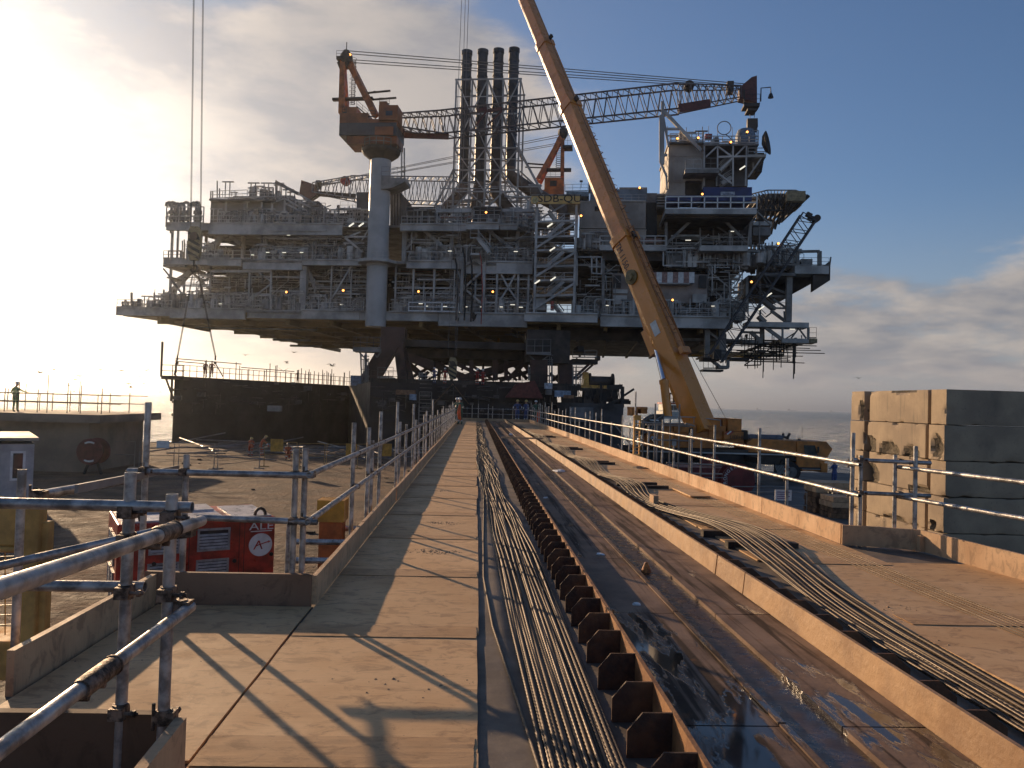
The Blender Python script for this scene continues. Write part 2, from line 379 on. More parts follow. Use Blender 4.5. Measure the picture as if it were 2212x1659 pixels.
for i, (x, y, w, d_, n_) in enumerate(((960, 1130, .30, .10, 90), (938, 1192, .30, .14, 110), (945, 1060, .26, .10, 60), (1230//2+330, 1246, .2, .05, 20), (900, 1480, .35, .2, 16), (1900, 1310, .3, .2, 26), (1960, 1390, .35, .15, 22))):
    c = G(x, y, .017); mb = MB()
    for k in range(n_):
        a_ = rnd.uniform(0, 6.3); rr = math.sqrt(rnd.random()); px0, py0 = c.x+w*rr*math.cos(a_), c.y+d_*rr*math.sin(a_); s_ = rnd.uniform(.004, .014)*(1.2-rr*.6)
        vs = [(px0+s_*rnd.uniform(.7, 1.3)*math.cos(t_), py0+s_*rnd.uniform(.8, 1.8)*math.sin(t_), .0165) for t_ in (0, 1.26, 2.5, 3.8, 5.0)]+[(px0, py0, .0165+s_*rnd.uniform(.5, .9))]
        mb.add(vs, [(j, (j+1) % 5, 5) for j in range(5)])
    stuff(tag(mb.build('dried_mud', MUD), ['patch of crumbled mud on the left walkway, second from the far end', 'nearest big patch of crumbled mud on the left walkway', 'farthest patch of crumbled mud on the left walkway', 'thin streak of mud near the board joint', 'few crumbs of mud in the foreground of the left walkway', 'farther mud crumbs on the right walkway', 'nearer mud crumbs on the right walkway'][i], 'mud'))
# ---- toe boards
def board(a, b, z0, z1, th, label, group=None, m=None):
    mb = MB(); a = Vector((*a, 0)); b = Vector((*b, 0)); n_ = max(2, int((b-a).length/.3)); dv = (b-a)/n_; nn = Vector((-dv.y, dv.x, 0)).normalized()*th/2
    r_ = random.Random(int(a.y*77+a.x*13)); vs = []
    for i in range(n_+1):
        p = a+dv*i; zz = z1+r_.uniform(-.003, .003); w = r_.uniform(-.003, .003)
        for s_, z in ((-1, z0), (1, z0), (1, zz), (-1, zz)):
            q = p+nn*(s_+w*8); vs.append((q.x, q.y, z))
    fs = [(3, 2, 1, 0)]+[tuple(n_*4+k for k in range(4))]
    for i in range(n_):
        for k in range(4): fs.append((i*4+k, i*4+(k+1) % 4, (i+1)*4+(k+1) % 4, (i+1)*4+k))
    mb.add(vs, fs); o = mb.build('toe_board', m or TOE); return tag(o, label, 'toe board', group)
ly = [5.95, 8.6, 12.0, 15.5, 19.4, 23.3, 27.2, 31.1, 35, 38.9, 42.8, 46.7, 50.6, 54.5, 58.3, 62]
for i in range(len(ly)-1):
    board((-1.20-.004*i+rnd.uniform(-.012, .012), ly[i]+.01), (-1.20-.004*i+rnd.uniform(-.012, .012), ly[i+1]-.01), .016, .235, .036, f'{ORD[i]} toe board from the camera along the left edge of the walkway', 'toe boards of the left edge')
board((-1.21, 5.96), (-2.46, 5.98), .0, .245, .04, 'shaded toe board across the far side of the left landing', m=ply_mat('shaded_board', (.30, .17, .10), (.24, .13, .075), (.12, .07, .04)))  # shade is put into this darker copy of the board wood
board((-2.38, 5.93), (-2.38, 4.15), -.02, .235, .04, 'toe board slanting along the outer side of the left landing')
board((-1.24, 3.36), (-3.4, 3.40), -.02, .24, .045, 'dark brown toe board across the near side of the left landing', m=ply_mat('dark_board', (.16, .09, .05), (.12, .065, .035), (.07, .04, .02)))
board((-1.19, 3.30), (-1.06, .6), .016, .245, .045, 'splintered toe board leading from the near corner towards the camera')
ry = [9.06, 11.6, 15.6, 18.2, 22.0, 26, 30, 34, 38, 42, 46, 50, 54, 58, 62]
for i in range(len(ry)-1):
    board((4.43-.006*i, ry[i]+.01), (4.43-.006*(i+1), ry[i+1]-.01), .016, .25, .038, f'{ORD[i]} sunlit toe board beyond the corner of the right edge', 'toe boards of the right edge')
board((4.41, 9.03), (5.22, 8.78), .016, .25, .04, 'shaded toe board across the jog in the right edge beside the concrete blocks')
board((5.20, 8.70), (5.48, 6.2), .016, .26, .04, 'sunlit toe board in front of the concrete blocks, far piece')
board((5.50, 6.15), (5.75, 2.2), .016, .26, .04, 'sunlit toe board at the right edge of the picture, near piece')
board((-1.2, 62.0), (5.0, 62.1), .0, .24, .04, 'toe board closing the far end of the walkway')
mb = MB(); mb.box((5.13, 8.63, .02), (5.185, 8.69, .2)); tag(mb.build('timber_peg', TOE), 'short upright timber peg behind the corner toe board', 'timber')

# ---- scaffold guardrails
def coupler_mb(p, along, m=None):
    mb = MB(); p = Vector(p); al = Vector(along).normalized(); side = al.cross(Vector((0, 0, 1))).normalized()
    mb.tube([p-Vector((0, 0, .03)), p+Vector((0, 0, .03))], .033, 10)
    q = p+side*.0; mb.tube([q-al*.028, q+al*.028], .032, 10)
    mb.tube([p+al*.02+side*.03, p+al*.085+side*.03], .008, 6); mb.tube([p+al*.06+side*.03, p+al*.075+side*.03], .016, 6)
    mb.tube([p-al*.02-side*.034-Vector((0, 0, .05)), p-al*.02-side*.034+Vector((0, 0, .06))], .008, 6)
    mb.beam(p-al*.03+side*.035, p+al*.03+side*.035, .03, .05)
    return mb
def sleeve(p, d, l=.11):
    mb = MB(); p = Vector(p); d = Vector(d).normalized(); s_ = d.cross(Vector((0, 0, 1))).normalized()
    mb.tube([p-d*l, p-d*l*.8, p+d*l*.8, p+d*l], [.030, .033, .033, .030], 14)
    for k in (-.06, .05):
        q = p+d*k; mb.beam(q+s_*.03-Vector((0, 0, .04)), q+s_*.03-Vector((0, 0, .015)), .035, .03); mb.tube([q+s_*.0-Vector((0, 0, .045)), q+s_*.07-Vector((0, 0, .045))], .012, 6)
    mb.tube([p-d*l*1.02, p-d*l*.96], .0355, 14)
    return mb
def rail(t, a, b, hollow=True, n=12, r=.02415): mb = MB(); mb.tube([a, b], r, n, hollow=hollow); return mb.build('rail', GALV, t, smooth=True)
def post(t, x, y, z0, z1, n=10, r=.02415): mb = MB(); mb.tube([(x, y, z0), (x+rnd.uniform(-.008, .008), y+rnd.uniform(-.008, .008), z1)], r, n, hollow=(y < 12)); return mb.build('post', GALV, t, smooth=True)
# left, along the walkway
t = thing('guardrail', 'long scaffold tube guardrail along the left edge of the walkway', 'guardrail', (-1.27, 6, 0))
zr = (1.0, .645)
segs = [(5.9, 12.3), (12.1, 18.4), (18.3, 24.6), (24.5, 31), (30.8, 37.2), (37, 43.4), (43.2, 49.5), (49.4, 56), (55.8, 62)]
for z in zr:
    for i, (a, b) in enumerate(segs): rail(t, (-1.235-.002*a, a, z+(.0 if i % 2 else .006)), (-1.235-.002*b, b, z+(.006 if i % 2 else 0)), n=12 if a < 15 else 8)
ps = [(6.02, 1.2), (8.4, 1.33), (9.55, 1.24), (9.95, 1.06), (10.75, 1.42), (13.1, 1.55), (13.6, 1.2), (14.8, 1.12), (16.5, 1.5), (17.2, 1.15), (18.4, 1.0), (20.1, 1.22), (21.2, 1.3), (23, 1.15), (24.2, 1.62), (25.8, 1.1), (27.5, 1.25)]
y_ = 29
while y_ < 61: ps.append((y_, rnd.uniform(1.0, 1.6))); y_ += rnd.uniform(1.1, 2.0)
for y, h in ps:
    post(t, -1.29-.002*y, y, -.34 if y > 7 else -.3, h, 10 if y < 20 else 7)
    if y < 30:
        for z in zr:
            coupler_mb((-1.262-.002*y, y, z), (0, 1, 0)).build('coupler', GALV_OLD, t, smooth=True)
# left landing, far side
t = thing('guardrail', 'scaffold guardrail across the far side of the left landing before the red generator', 'guardrail', (-1.8, 5.95, 0))
rail(t, (-2.62, 5.97, .995), (-1.22, 5.93, 1.0)); rail(t, (-2.1, 6.0, .652), (-1.18, 5.94, .645))
post(t, -2.52, 6.03, -.34, 1.52); post(t, -2.2, 6.0, -.3, 1.13); post(t, -1.37, 6.0, -.34, 1.19)
for x, z in ((-2.5, 1.0), (-2.2, 1.0), (-1.37, 1.0), (-1.29, .645), (-1.37, .645)): coupler_mb((x, 5.98, z), (1, 0, 0)).build('coupler', GALV_OLD, t, smooth=True)
t = thing('guardrail', 'short white-topped scaffold rail on the outer side of the left landing', 'guardrail', (-2.55, 5.3, 0))
rail(t, (-2.56, 6.0, .94), (-2.56, 4.72, .97), r=.03); rail(t, (-1.95, 4.9, .74), (-2.62, 4.0, .64)); post(t, -2.66, 4.68, -.3, 1.12); post(t, -2.74, 3.9, -.3, .62)
for p in ((-2.58, 4.7, .97), (-2.66, 4.02, .65), (-2.56, 5.9, .95)): coupler_mb(p, (0, 1, 0)).build('coupler', GALV_OLD, t, smooth=True)
mb = MB(); mb.beam(at(165, 1056, 4.6), at(385, 1011, 7.0), .02, .05); mb.build('plank', M_GREY2, t)
# near side rail with its two posts
t = thing('guardrail', 'near scaffold guardrail with two upright posts and a big slanting handrail at lower left', 'guardrail', (-1.3, 3.35, 0))
post(t, -1.462, 3.36, -.3, 1.255, 16); post(t, -1.262, 3.30, -.3, 1.175, 16)
rail(t, (-3.6, 3.42, 1.105), (-1.19, 3.335, 1.115), n=16); rail(t, (-3.6, 3.42, .745), (-1.40, 3.40, .76), n=16)
rail(t, (-1.18, 3.42, 1.045), (-.90, .8, 1.24), n=18); rail(t, (-1.19, 3.36, .69), (-1.15, .8, .69), n=18)
sleeve((-1.128, 2.9, 1.084), (.28, -2.62, .195)).build('sleeve_coupler', GALV_OLD, t, smooth=True)
sleeve((-1.175, 2.52, .69), (.04, -2.56, 0)).build('sleeve_coupler', GALV_OLD, t, smooth=True)
for p, al in (((-1.462, 3.36, 1.09), (1, 0, 0)), ((-1.262, 3.30, 1.08), (1, 0, 0)), ((-1.462, 3.36, .75), (1, 0, 0)), ((-1.262, 3.30, .76), (1, 0, 0)), ((-1.225, 3.32, 1.02), (0, 1, 0)), ((-1.225, 3.32, .70), (0, 1, 0)), ((-1.462, 3.36, .97), (1, 0, 0)), ((-1.462, 3.35, .25), (1, 0, 0)), ((-1.262, 3.3, .25), (0, 1, 0))):
    coupler_mb(p, al).build('coupler', GALV_OLD, t, smooth=True)
mb = MB(); mb.tube([(-1.262, 3.30, .735), (-1.262, 3.30, .765)], .0262, 16); mb.build('tape_band', mat('orange_tape', (.6, .22, .03), .6), t)
# right guardrail
t = thing('guardrail', 'long sunlit scaffold tube guardrail along the right edge of the walkway', 'guardrail', (4.6, 9.4, 0))
zr2 = (.98, .62)
segs = [(8.8, 14.9), (14.8, 20.6), (20.5, 26.8), (26.7, 33), (32.8, 39), (38.9, 45), (44.9, 51), (50.9, 57), (56.9, 62)]
for z in zr2:
    for i, (a, b) in enumerate(segs): rail(t, (4.50-.004*(a-9), a, z+(.0 if i % 2 else .006)), (4.50-.004*(b-9), b, z+(.006 if i % 2 else 0)), n=12 if a < 15 else 8)
ps = [(9.1, 1.35), (11.0, .9), (12.1, 1.3), (14.4, 1.28), (15.9, 1.15), (17.3, .72), (18.4, 1.28), (19.9, 1.1), (21.6, 2.0), (22.3, 1.1), (23.4, 1.3), (25.2, 1.05), (27.2, 1.45)]
y_ = 28.5
while y_ < 61: ps.append((y_, rnd.uniform(.9, 1.7))); y_ += rnd.uniform(1.1, 2.1)
for y, h in ps:
    post(t, 4.555-.004*(y-9), y, -.34, h, 10 if y < 20 else 7)
    if y < 30:
        for z in zr2: coupler_mb((4.53-.004*(y-9), y, z), (0, 1, 0)).build('coupler', GALV_OLD, t, smooth=True)
sleeve((4.49, 13.6, .98), (0, 1, 0)).build('sleeve_coupler', GALV, t, smooth=True); sleeve((4.5, 9.55, .62), (0, 1, 0)).build('sleeve_coupler', GALV, t, smooth=True)
t = thing('guardrail', 'scaffold guardrail with open tube ends across the jog before the concrete blocks', 'guardrail', (4.9, 9.0, 0))
for z in (1.03, .64): rail(t, (4.52, 9.02, z), (5.42, 8.92, z-.01))
post(t, 4.66, 9.1, -.34, 1.08); post(t, 5.20, 8.86, -.34, 1.22); post(t, 5.06, 9.05, -.34, 1.10)
for x in (4.6, 5.08, 5.25):
    for z in (1.03, .64): coupler_mb((x, 9.0, z), (1, 0, 0)).build('coupler', GALV_OLD, t, smooth=True)
t = thing('guardrail', 'scaffold guardrail running out of the right edge of the picture', 'guardrail', (5.4, 8, 0))
for z in (.955, .60): rail(t, (5.1, 9.05, z), (5.95, 4.5, z))
post(t, 5.75, 5.4, -.34, 1.2)
t = thing('guardrail', 'dark scaffold guardrail closing the far end of the walkway', 'guardrail', (2, 62, 0))
for z in (1.02, .6): rail(t, (-1.3, 62.1, z), (5.2, 62.1, z), n=6)
for i, x in enumerate((-1.2, -.3, .2, 1.0, 1.35, 2.2, 3.0, 4.2)): post(t, x, 62.15, -.3, rnd.uniform(1.0, 1.5), 6)
mb = MB(); sheet_edge(3.78, 4.14, 13.3, 14.6, .036, .06, mb, 909); tag(mb.build('plywood_offcut', PLY), 'plywood offcut lying loose on the right walkway', 'plywood')
# yellow ladder-like gate post on the right guardrail
t = thing('gate_frame', 'yellow gate frame with slotted side standing in the right guardrail', 'gate', (4.5, 21.3, 0))
mb = MB(); mb.box((4.40, 21.2, .05), (4.43, 21.3, 1.32)); mb.box((4.56, 21.2, .05), (4.59, 21.3, 1.32)); mb.box((4.4, 21.18, 1.2), (4.59, 21.32, 1.34)); mb.box((4.4, 21.18, .03), (4.59, 21.32, .26)); mb.build('frame', M_YEL, t)
for k in range(9): mb = MB(); mb.box((4.43, 21.22, .34+k*.095), (4.56, 21.28, .36+k*.095)); mb.build('rung', M_YEL, t)

# ---- skid track in the middle
def skid_mat():
    m = bpy.data.materials.new('wet_skid_plate'); m.use_nodes = True; t = m.node_tree; p = t.nodes['Principled BSDF']; g = NG(t)
    v = g.n('ShaderNodeNewGeometry').outputs['Position']
    st = g.noise(g.vm('MULTIPLY', v, (9, .35, 1)), 1.0, 6, .62, .4)
    wet = g.m('ADD', g.m('MULTIPLY', g.noise(g.vm('MULTIPLY', v, (1.5, .5, 1)), 1.1, 5, .55, .4), .65), g.m('MULTIPLY', g.noise(g.vm('MULTIPLY', v, (3, .8, 1)), 3.0, 6, .6, .3), .35))
    sy = g.n('ShaderNodeSeparateXYZ'); t.links.new(v, sy.inputs[0])
    near = g.m('ADD', g.mr(sy.outputs[1], 9, 3.4, -.07, .035), g.mr(sy.outputs[0], 1.3, 2.1, .02, -.035))
    pud = g.mr(g.m('ADD', wet, near), .515, .56)
    mud = g.mr(st, .50, .62)
    c = g.mix(g.mr(g.noise(v, 2.2, 6, .6), .35, .65), (.25, .17, .12), (.15, .10, .072))
    c = g.mix(g.m('MULTIPLY', mud, .85), c, (.03, .02, .014))
    c = g.mix(g.m('MULTIPLY', g.mr(g.noise(v, 7, 5), .58, .7), .4), c, (.2, .09, .04))
    c = g.mix(g.m('MULTIPLY', pud, .85), c, (.018, .016, .014))
    t.links.new(c, p.inputs['Base Color'])
    g.put(g.mr(pud, 0, 1, g.mr(st, .4, .65, .55, .75), .05), p.inputs['Roughness'])
    p.inputs['Metallic'].default_value = .0; g.put(g.mr(pud, 0, 1, .14, .6), p.inputs['Specular IOR Level'])
    bp = g.n('ShaderNodeBump'); bp.inputs['Strength'].default_value = .6; bp.inputs['Distance'].default_value = .004
    vor = g.n('ShaderNodeTexVoronoi'); vor.inputs['Scale'].default_value = 42; t.links.new(v, vor.inputs['Vector'])
    hh = g.m('ADD', g.m('MULTIPLY', vor.outputs['Distance'], .35), g.m('ADD', g.noise(v, 30, 4), g.m('MULTIPLY', st, 1.2)))
    g.put(g.m('MULTIPLY', hh, g.m('SUBTRACT', 1.0, pud)), bp.inputs['Height']); t.links.new(bp.outputs[0], p.inputs['Normal'])
    return m
SKID = skid_mat()
SK_D = mat('rust_sludge', (.055, .027, .014), .3, 0, .4, 3, .5, col2=(.025, .014, .009), bscale=14, spec=.6)
t = thing('skid_track', 'wet rusty steel skid track running down the middle of the walkway', 'skid track', (1.65, 2, 0))
js = [-1.0, 1.75, 3.82]
while js[-1] < 60: js.append(js[-1]+rnd.choice((1.62, 2.05, 2.08, 2.1)))
js[-1] = 61.9
for i in range(len(js)-1):
    for a, b in ((.962, 1.60), (1.885, 2.318)):
        mb = MB(); mb.box((a, js[i]+.006, -.02), (b, js[i+1]-.006, .02+rnd.uniform(-.003, .003))); mb.build('floor_plate', SKID, t)
        if b < 2:
            mb = MB(); mb.box((1.56, js[i]+.01, .0225), (1.60, js[i+1]-.01, .034)); mb.build('edge_strip', SKID, t)
mb = MB(); mb.box((1.6, -1, -.05), (1.885, 61.9, -.012)); mb.build('centre_gutter', SK_D, t)
mb = MB(); mb.box((.94, -1, -.05), (.962, 61.9, .2)); mb.build('side_web', mat('web_rust', (.34, .17, .07), .7, .1, .5, 5, .5, col2=(.19, .085, .035)), t)
EDGE = mat('rubbed_rust', (.34, .17, .08), .6, 0, .4, 14, .5)
def kerb(a, b):
    mb = MB(); mb.prism([(2.318, -.02), (2.34, .2), (2.365, .2), (2.365, -.05), (2.318, -.05)], a, b, 'y'); return mb
KERB = mat('kerb_plate', (.42, .25, .12), .6, .0, .4, 2.5, .5, col2=(.27, .15, .07), bscale=20)
for i, (a, b) in enumerate([(-1, 3.0), (3.02, 6.5), (6.52, 7.25), (7.28, 13.6), (13.62, 19.7), (19.72, 26), (26.02, 32), (32.02, 38), (38.02, 44), (44.02, 50), (50.02, 56), (56.02, 61.9)]):
    kerb(a, b).build('kerb_plate', KERB, t)
GUSM = [mat('gusset_rust', (.12, .05, .022), .8, 0, .5, 9, .6, col2=(.05, .026, .016)), mat('gusset_rust_shaded_b', (.15, .07, .03), .75, 0, .5, 6, .6, col2=(.06, .03, .018)), mat('gusset_rust_shaded_c', (.09, .04, .02), .85, 0, .5, 12, .6, col2=(.04, .022, .015))]  # rust darkened for the shade on the faces towards the camera
gus = MB(); gy = 1.2; n_g = 0; ys_ = []
while gy < 61:
    ys_.append(gy); gy += rnd.choice((.36, .39, .39, .40, .44))
def gusset(mb, y, mir=False):
    z0 = -.0035
    P_ = [(.732, z0), (.732, .118), (.802, .2), (.94, .2), (.94, z0)]
    if mir: P_ = [(2.365, -.05), (2.365, .185), (2.50, .185), (2.60, .10), (2.60, -.05)]
    mb.prism(P_, y, y+.012, 'y')
for k, y in enumerate(ys_[:100]): mb = MB(); gusset(mb, y); mb.build('gusset', GUSM[k % 3], t)
mb = MB(); [gusset(mb, y) for y in ys_[100:]]; stuff(mb.build('far_gussets', M_RUST, t))
for k, y in enumerate(ys_[:100]): mb = MB(); gusset(mb, y+.11, True); mb.build('outer_gusset', M_RUST, t)
mb = MB(); [gusset(mb, y+.11, True) for y in ys_[100:]]; stuff(mb.build('far_outer_gussets', M_RUST, t))
# things on the track
ORP = mat('orange_pin', (.45, .15, .03), .6, 0, .4, 20, .4)
mb = MB(); mb.lathe((1.70, 7.45, -.011), [(.05, 0), (.042, .03), (.02, .085), (.01, .095)], 14); tag(mb.build('rusty_pin', ORP, smooth=True), 'small rusty orange cone in the wet gutter of the skid track', 'pin')  # tapered shape made for the rusty pin in the gutter
mb = MB(); mb.beam((1.0, 29.5, .24), (2.6, 29.5, .24), .09, .06); tag(mb.build('timber_batten', TOE), 'timber batten laid across the skid track far off', 'timber')
PLA = mat('dirty_plastic', (.75, .76, .76), .3, 0, .1, 9, .3)
def crumple(x, y, z, sx, sy, sz, seed):
    bm = bmesh.new(); bmesh.ops.create_icosphere(bm, subdivisions=2, radius=1); r_ = random.Random(seed)
    for v in bm.verts: v.co = Vector((v.co.x*sx, v.co.y*sy, max(0, v.co.z)*sz))*r_.uniform(.6, 1.15)+Vector((x, y, z))
    mb = MB(); mb.add([tuple(v.co) for v in bm.verts], [tuple(v.index for v in f.verts) for f in bm.faces]); bm.free(); return mb
for i, (x, y, a, b, c_, lab) in enumerate([(1.98, 18.0, .14, .35, .05, 'largest crumpled white plastic sheet lying on the skid track'), (1.35, 8.1, .05, .04, .02, 'scrap of white plastic in the near left lane of the skid track'), (1.32, 6.1, .04, .03, .02, 'scrap of pale plastic beside the puddle on the skid track'), (1.75, 38, .1, .15, .1, 'far white plastic scrap on the skid track'), (1.2, 12.8, .05, .04, .03, 'middle white plastic scrap on the skid track')]):
    tag(crumple(x, y, .019 if x != 1.75 else -.011, a, b, c_, i).build('plastic_scrap', PLA), lab, 'litter')
tag(crumple(4.2, 19.4, .015, .2, .28, .07, 55).build('rag', mat('beige_rag', (.45, .33, .2), .9)), 'crumpled beige rag by the right toe board', 'rag')

# ---- wire ropes
def rope_mat():
    m = bpy.data.materials.new('wire_rope'); m.use_nodes = True; t = m.node_tree; p = t.nodes['Principled BSDF']; g = NG(t)
    oi = g.n('ShaderNodeObjectInfo'); v = g.n('ShaderNodeTexCoord').outputs['Object']
    c = g.mix(g.mr(g.noise(v, 3, 5), .4, .6), (.135, .10, .07), (.075, .055, .04))
    c = g.mix(g.m('MULTIPLY', oi.outputs['Random'], .45), c, (.19, .15, .115))
    t.links.new(c, p.inputs['Base Color']); p.inputs['Metallic'].default_value = .35; g.put(g.mr(oi.outputs['Random'], 0, 1, .45, .68), p.inputs['Roughness'])
    return m
ROPE = rope_mat()
def interp(ks, vs, y): return float(np.interp(y, ks, vs))
def rope(name, fx, fz, y0, y1, r, label, group, fine=7.0, mid=12.0, ph=0.0):
    ys = []; y = y0
    while y < y1: ys.append(y); y += .02 if y < fine else (.034 if y < mid else .45)
    ys.append(y1); n = 12; vs = []; far0 = None
    Y_ = np.array(ys); Xc = np.array([fx(a) for a in ys]); Zc_ = np.array([fz(a) for a in ys])
    dX = np.gradient(Xc, Y_)
    th = ph+Y_*2*math.pi/.045; k = np.arange(n)*2*math.pi/n
    rr = np.where((np.arange(n) % 2) == 0, r*1.15, r*.62)
    ang = k[None, :]+th[:, None]/6*1.0
    L = np.sqrt(1+dX**2)
    ox = np.cos(ang)*rr; oz = np.sin(ang)*rr
    P = np.stack([Xc[:, None]+ox/L[:, None], Y_[:, None]-ox*(dX/L)[:, None], Zc_[:, None]+oz], -1).reshape(-1, 3)
    i = np.arange(len(ys)-1)[:, None]*n; kk = np.arange(n)[None, :]; k2 = (kk+1) % n
    Fc = np.stack([i+kk, i+k2, i+n+k2, i+n+kk], -1).reshape(-1, 4)
    me = bpy.data.meshes.new(name); off = Vector((float(Xc.mean()), float(Y_.mean()), float(P[:, 2].min())))
    P = P-np.array(off); me.vertices.add(len(P)); me.vertices.foreach_set('co', P.ravel())
    me.loops.add(Fc.size); me.loops.foreach_set('vertex_index', Fc[:, ::-1].ravel().astype(np.int32)); me.polygons.add(len(Fc))
    me.polygons.foreach_set('loop_start', np.arange(0, Fc.size, 4, dtype=np.int32)); me.polygons.foreach_set('loop_total', np.full(len(Fc), 4, dtype=np.int32))
    me.update(calc_edges=True); me.materials.append(ROPE)
    o = bpy.data.objects.new(name, me); COL.objects.link(o); o.location = off
    return tag(o, label, 'wire rope', group)
kY = [1.5, 3.4, 5.5, 8, 11.5, 14, 20, 30, 45, 58]
kL = [.36, .335, .29, .26, .20, .15, .10, .08, .10, .12]; kR = [.715, .705, .70, .67, .60, .54, .46, .38, .36, .34]
NR = 25
for i in range(NR):
    f_ = (i+.5)/NR; p1, p2, p3 = rnd.uniform(0, 6.3), rnd.uniform(0, 6.3), rnd.uniform(0, 6.3); lay = 0 if i % 5 != 2 else 1
    def fx(y, f_=f_, p1=p1, p2=p2, p3=p3):
        a = interp(kY, kL, y); b = interp(kY, kR, y); w = .004+.0035*max(0, y-6)
        return a+(b-a)*f_+min(.045, w)*(math.sin(y*.55+p1)+.6*math.sin(y*1.3+p2))
    rope('wire_rope', fx, lambda y, p3=p3, lay=lay: .006+lay*.012*(.5+.5*math.sin(y*.6+p3))+min(.02, .0015*y)*(1+math.sin(y*.9+p3)), .9, 57+rnd.uniform(-6, 3), rnd.uniform(.0086, .0108),
         f'{ORD[i]} steel wire rope from the left in the bundle beside the rusty gussets', 'wire ropes of the left bundle', 7.5, 12, p1)
rope('wire_rope', lambda y: interp([.9, 3.4, 4.4, 5.5, 7, 9, 11.5, 15, 25], [.40, .322, .25, .165, .115, .13, .16, .2, .15], y), lambda y: .006, .9, 25, .0085, 'single steel wire rope lying apart on the left of the left bundle', 'wire ropes of the left bundle')
kY2 = [1.5, 4.3, 6, 8.2, 9.5, 11.5, 13, 15.2, 17.5, 20.9, 23.5, 27, 30, 36, 40, 50]
kC2 = [2.98, 2.98, 2.98, 3.22, 3.36, 3.05, 2.88, 3.1, 2.86, 3.05, 2.85, 3.0, 2.84, 3.0, 2.85, 2.95]; kW2 = [.40, .40, .42, .58, .62, .5, .38, .6, .36, .6, .36, .56, .36, .5, .36, .4]
kZ2 = [.012, .012, .02, .085, .125, .03, .015, .105, .015, .105, .015, .105, .015, .1, .015, .015]
bat_y = [(8.75, 9.5), (14.7, 15.3), (20.4, 20.9), (26.6, 27.2), (35.6, 36.3)]
for i in range(18):
    f_ = (i+.5)/18-.5; p1, p2 = rnd.uniform(0, 6.3), rnd.uniform(0, 6.3)
    def smooth(ks, vs, y): return sum(interp(ks, vs, y+d_) for d_ in (-.7, -.35, 0, .35, .7))/5
    def fx(y, f_=f_, p1=p1, p2=p2): return smooth(kY2, kC2, y)+smooth(kY2, kW2, y)*f_+.014*math.sin(y*.8+p1)+.010*math.sin(y*2.1+p2)
    def fz(y, f_=f_, p1=p1): return max(.01, smooth(kY2, kZ2, y)+.006*math.sin(y*1.7+p1)+(.008 if i % 3 == 0 else 0)) if True else 0
    rope('wire_rope', fx, lambda y, p1=p1, h=(.012 if i % 3 == 0 else 0): smooth(kY2, kZ2, y)+.004+h, .9, 52, rnd.uniform(.0078, .0098),
         f'{ORD[i]} steel wire rope from the left in the bundle laid over timber battens', 'wire ropes over the battens', 7, 15, p1)
for i in range(7):
    p1 = rnd.uniform(0, 6.3)
    rope('wire_rope', lambda y, i=i, p1=p1: interp([.9, 5.5, 10, 17, 30, 45], [4.35, 4.12, 4.06, 3.92, 3.9, 3.9], y)-.15+i*.05+.006*math.sin(y*.7+p1), lambda y: .024+.006*0, .9, 46, .0042,
         f'{ORD[i]} thin bright wire rope from the left on the right walkway', 'thin wire ropes on the right walkway', 6, 9, p1)
TIM = mat('dark_timber', (.07, .045, .03), .75, 0, .4, 6, .5)
bi = 0
for a, b in bat_y:
    for y, x0, x1 in ((a, 2.92+.02*bi, 3.74), (b, 2.86, 3.66)):
        mb = MB(); mb.box((x0, y-.06, .0 if y > 0 else 0), (x1, y+.06, .078)); tag(mb.build('timber_batten', TIM), f'{ORD[bi]} dark timber batten from the camera under the wire ropes', 'timber', 'battens under the wire ropes'); bi += 1
mb = MB(); mb.box((2.9, 12.3, .0), (2.98, 12.6, .16)); tag(mb.build('timber_block', TOE), 'short pale timber block standing beside the wire ropes', 'timber')
# ================================================================ offshore platform
TA = R(8.3); UU = Vector((math.cos(TA), -math.sin(TA), 0)); WW = Vector((math.sin(TA), math.cos(TA), 0)); C0 = 107.5
def TS(p): return UU*p[0]+WW*(C0+p[1])+Vector((0, 0, p[2]))     # platform axes (along front, depth, height) -> place
RG = {1: (219.4, 329.2), 2: (658.3, 82.3), 3: (713.2, 384.0), 4: (1206.9, 164.6), 5: (1206.9, 493.7), 6: (219.4, 630.9), 7: (713.2, 658.3)}
def px(k, X, Y): a, b = RG[k]; return a+.2728*X, b+.2728*Y
def lp(k, X, Y, d=0.0):
    x, y = px(k, X, Y) if k else (X, Y)
    q = ray(x, y); t = (C0+d)/q.dot(WW); p = q*t
    return Vector((p.dot(UU), d, p.z+H))
plat = thing('offshore_platform', 'huge grey offshore platform topside of many decks standing on a brown support frame', 'oil platform', tuple(TS((0, 20, 0)))[:2]+(12.3,))
def P_(name, mb, m, par=None, **k): return mb.build(name, m, par or plat, **k)
def tbox(name, k, X0, Y0, X1, Y1, d0, d1, m, par=None):
    a = lp(k, X0, (Y0+Y1)/2, d0); b = lp(k, X1, (Y0+Y1)/2, d0); t = lp(k, (X0+X1)/2, Y0, d0); l = lp(k, (X0+X1)/2, Y1, d0)
    mb = MB(TS); mb.box((a.x, d0, l.z), (b.x, d1, t.z)); return P_(name, mb, m, par)
def tbeam(name, k, X0, Y0, X1, Y1, d, w, m, par=None, d2=None, rnd_=False):
    w *= .5
    a = lp(k, X0, Y0, d); b = lp(k, X1, Y1, d if d2 is None else d2); mb = MB(TS)
    if rnd_: mb.tube([a, b], w/2, 8)
    else: mb.beam(a, b, w)
    return P_(name, mb, m, par, smooth=rnd_)
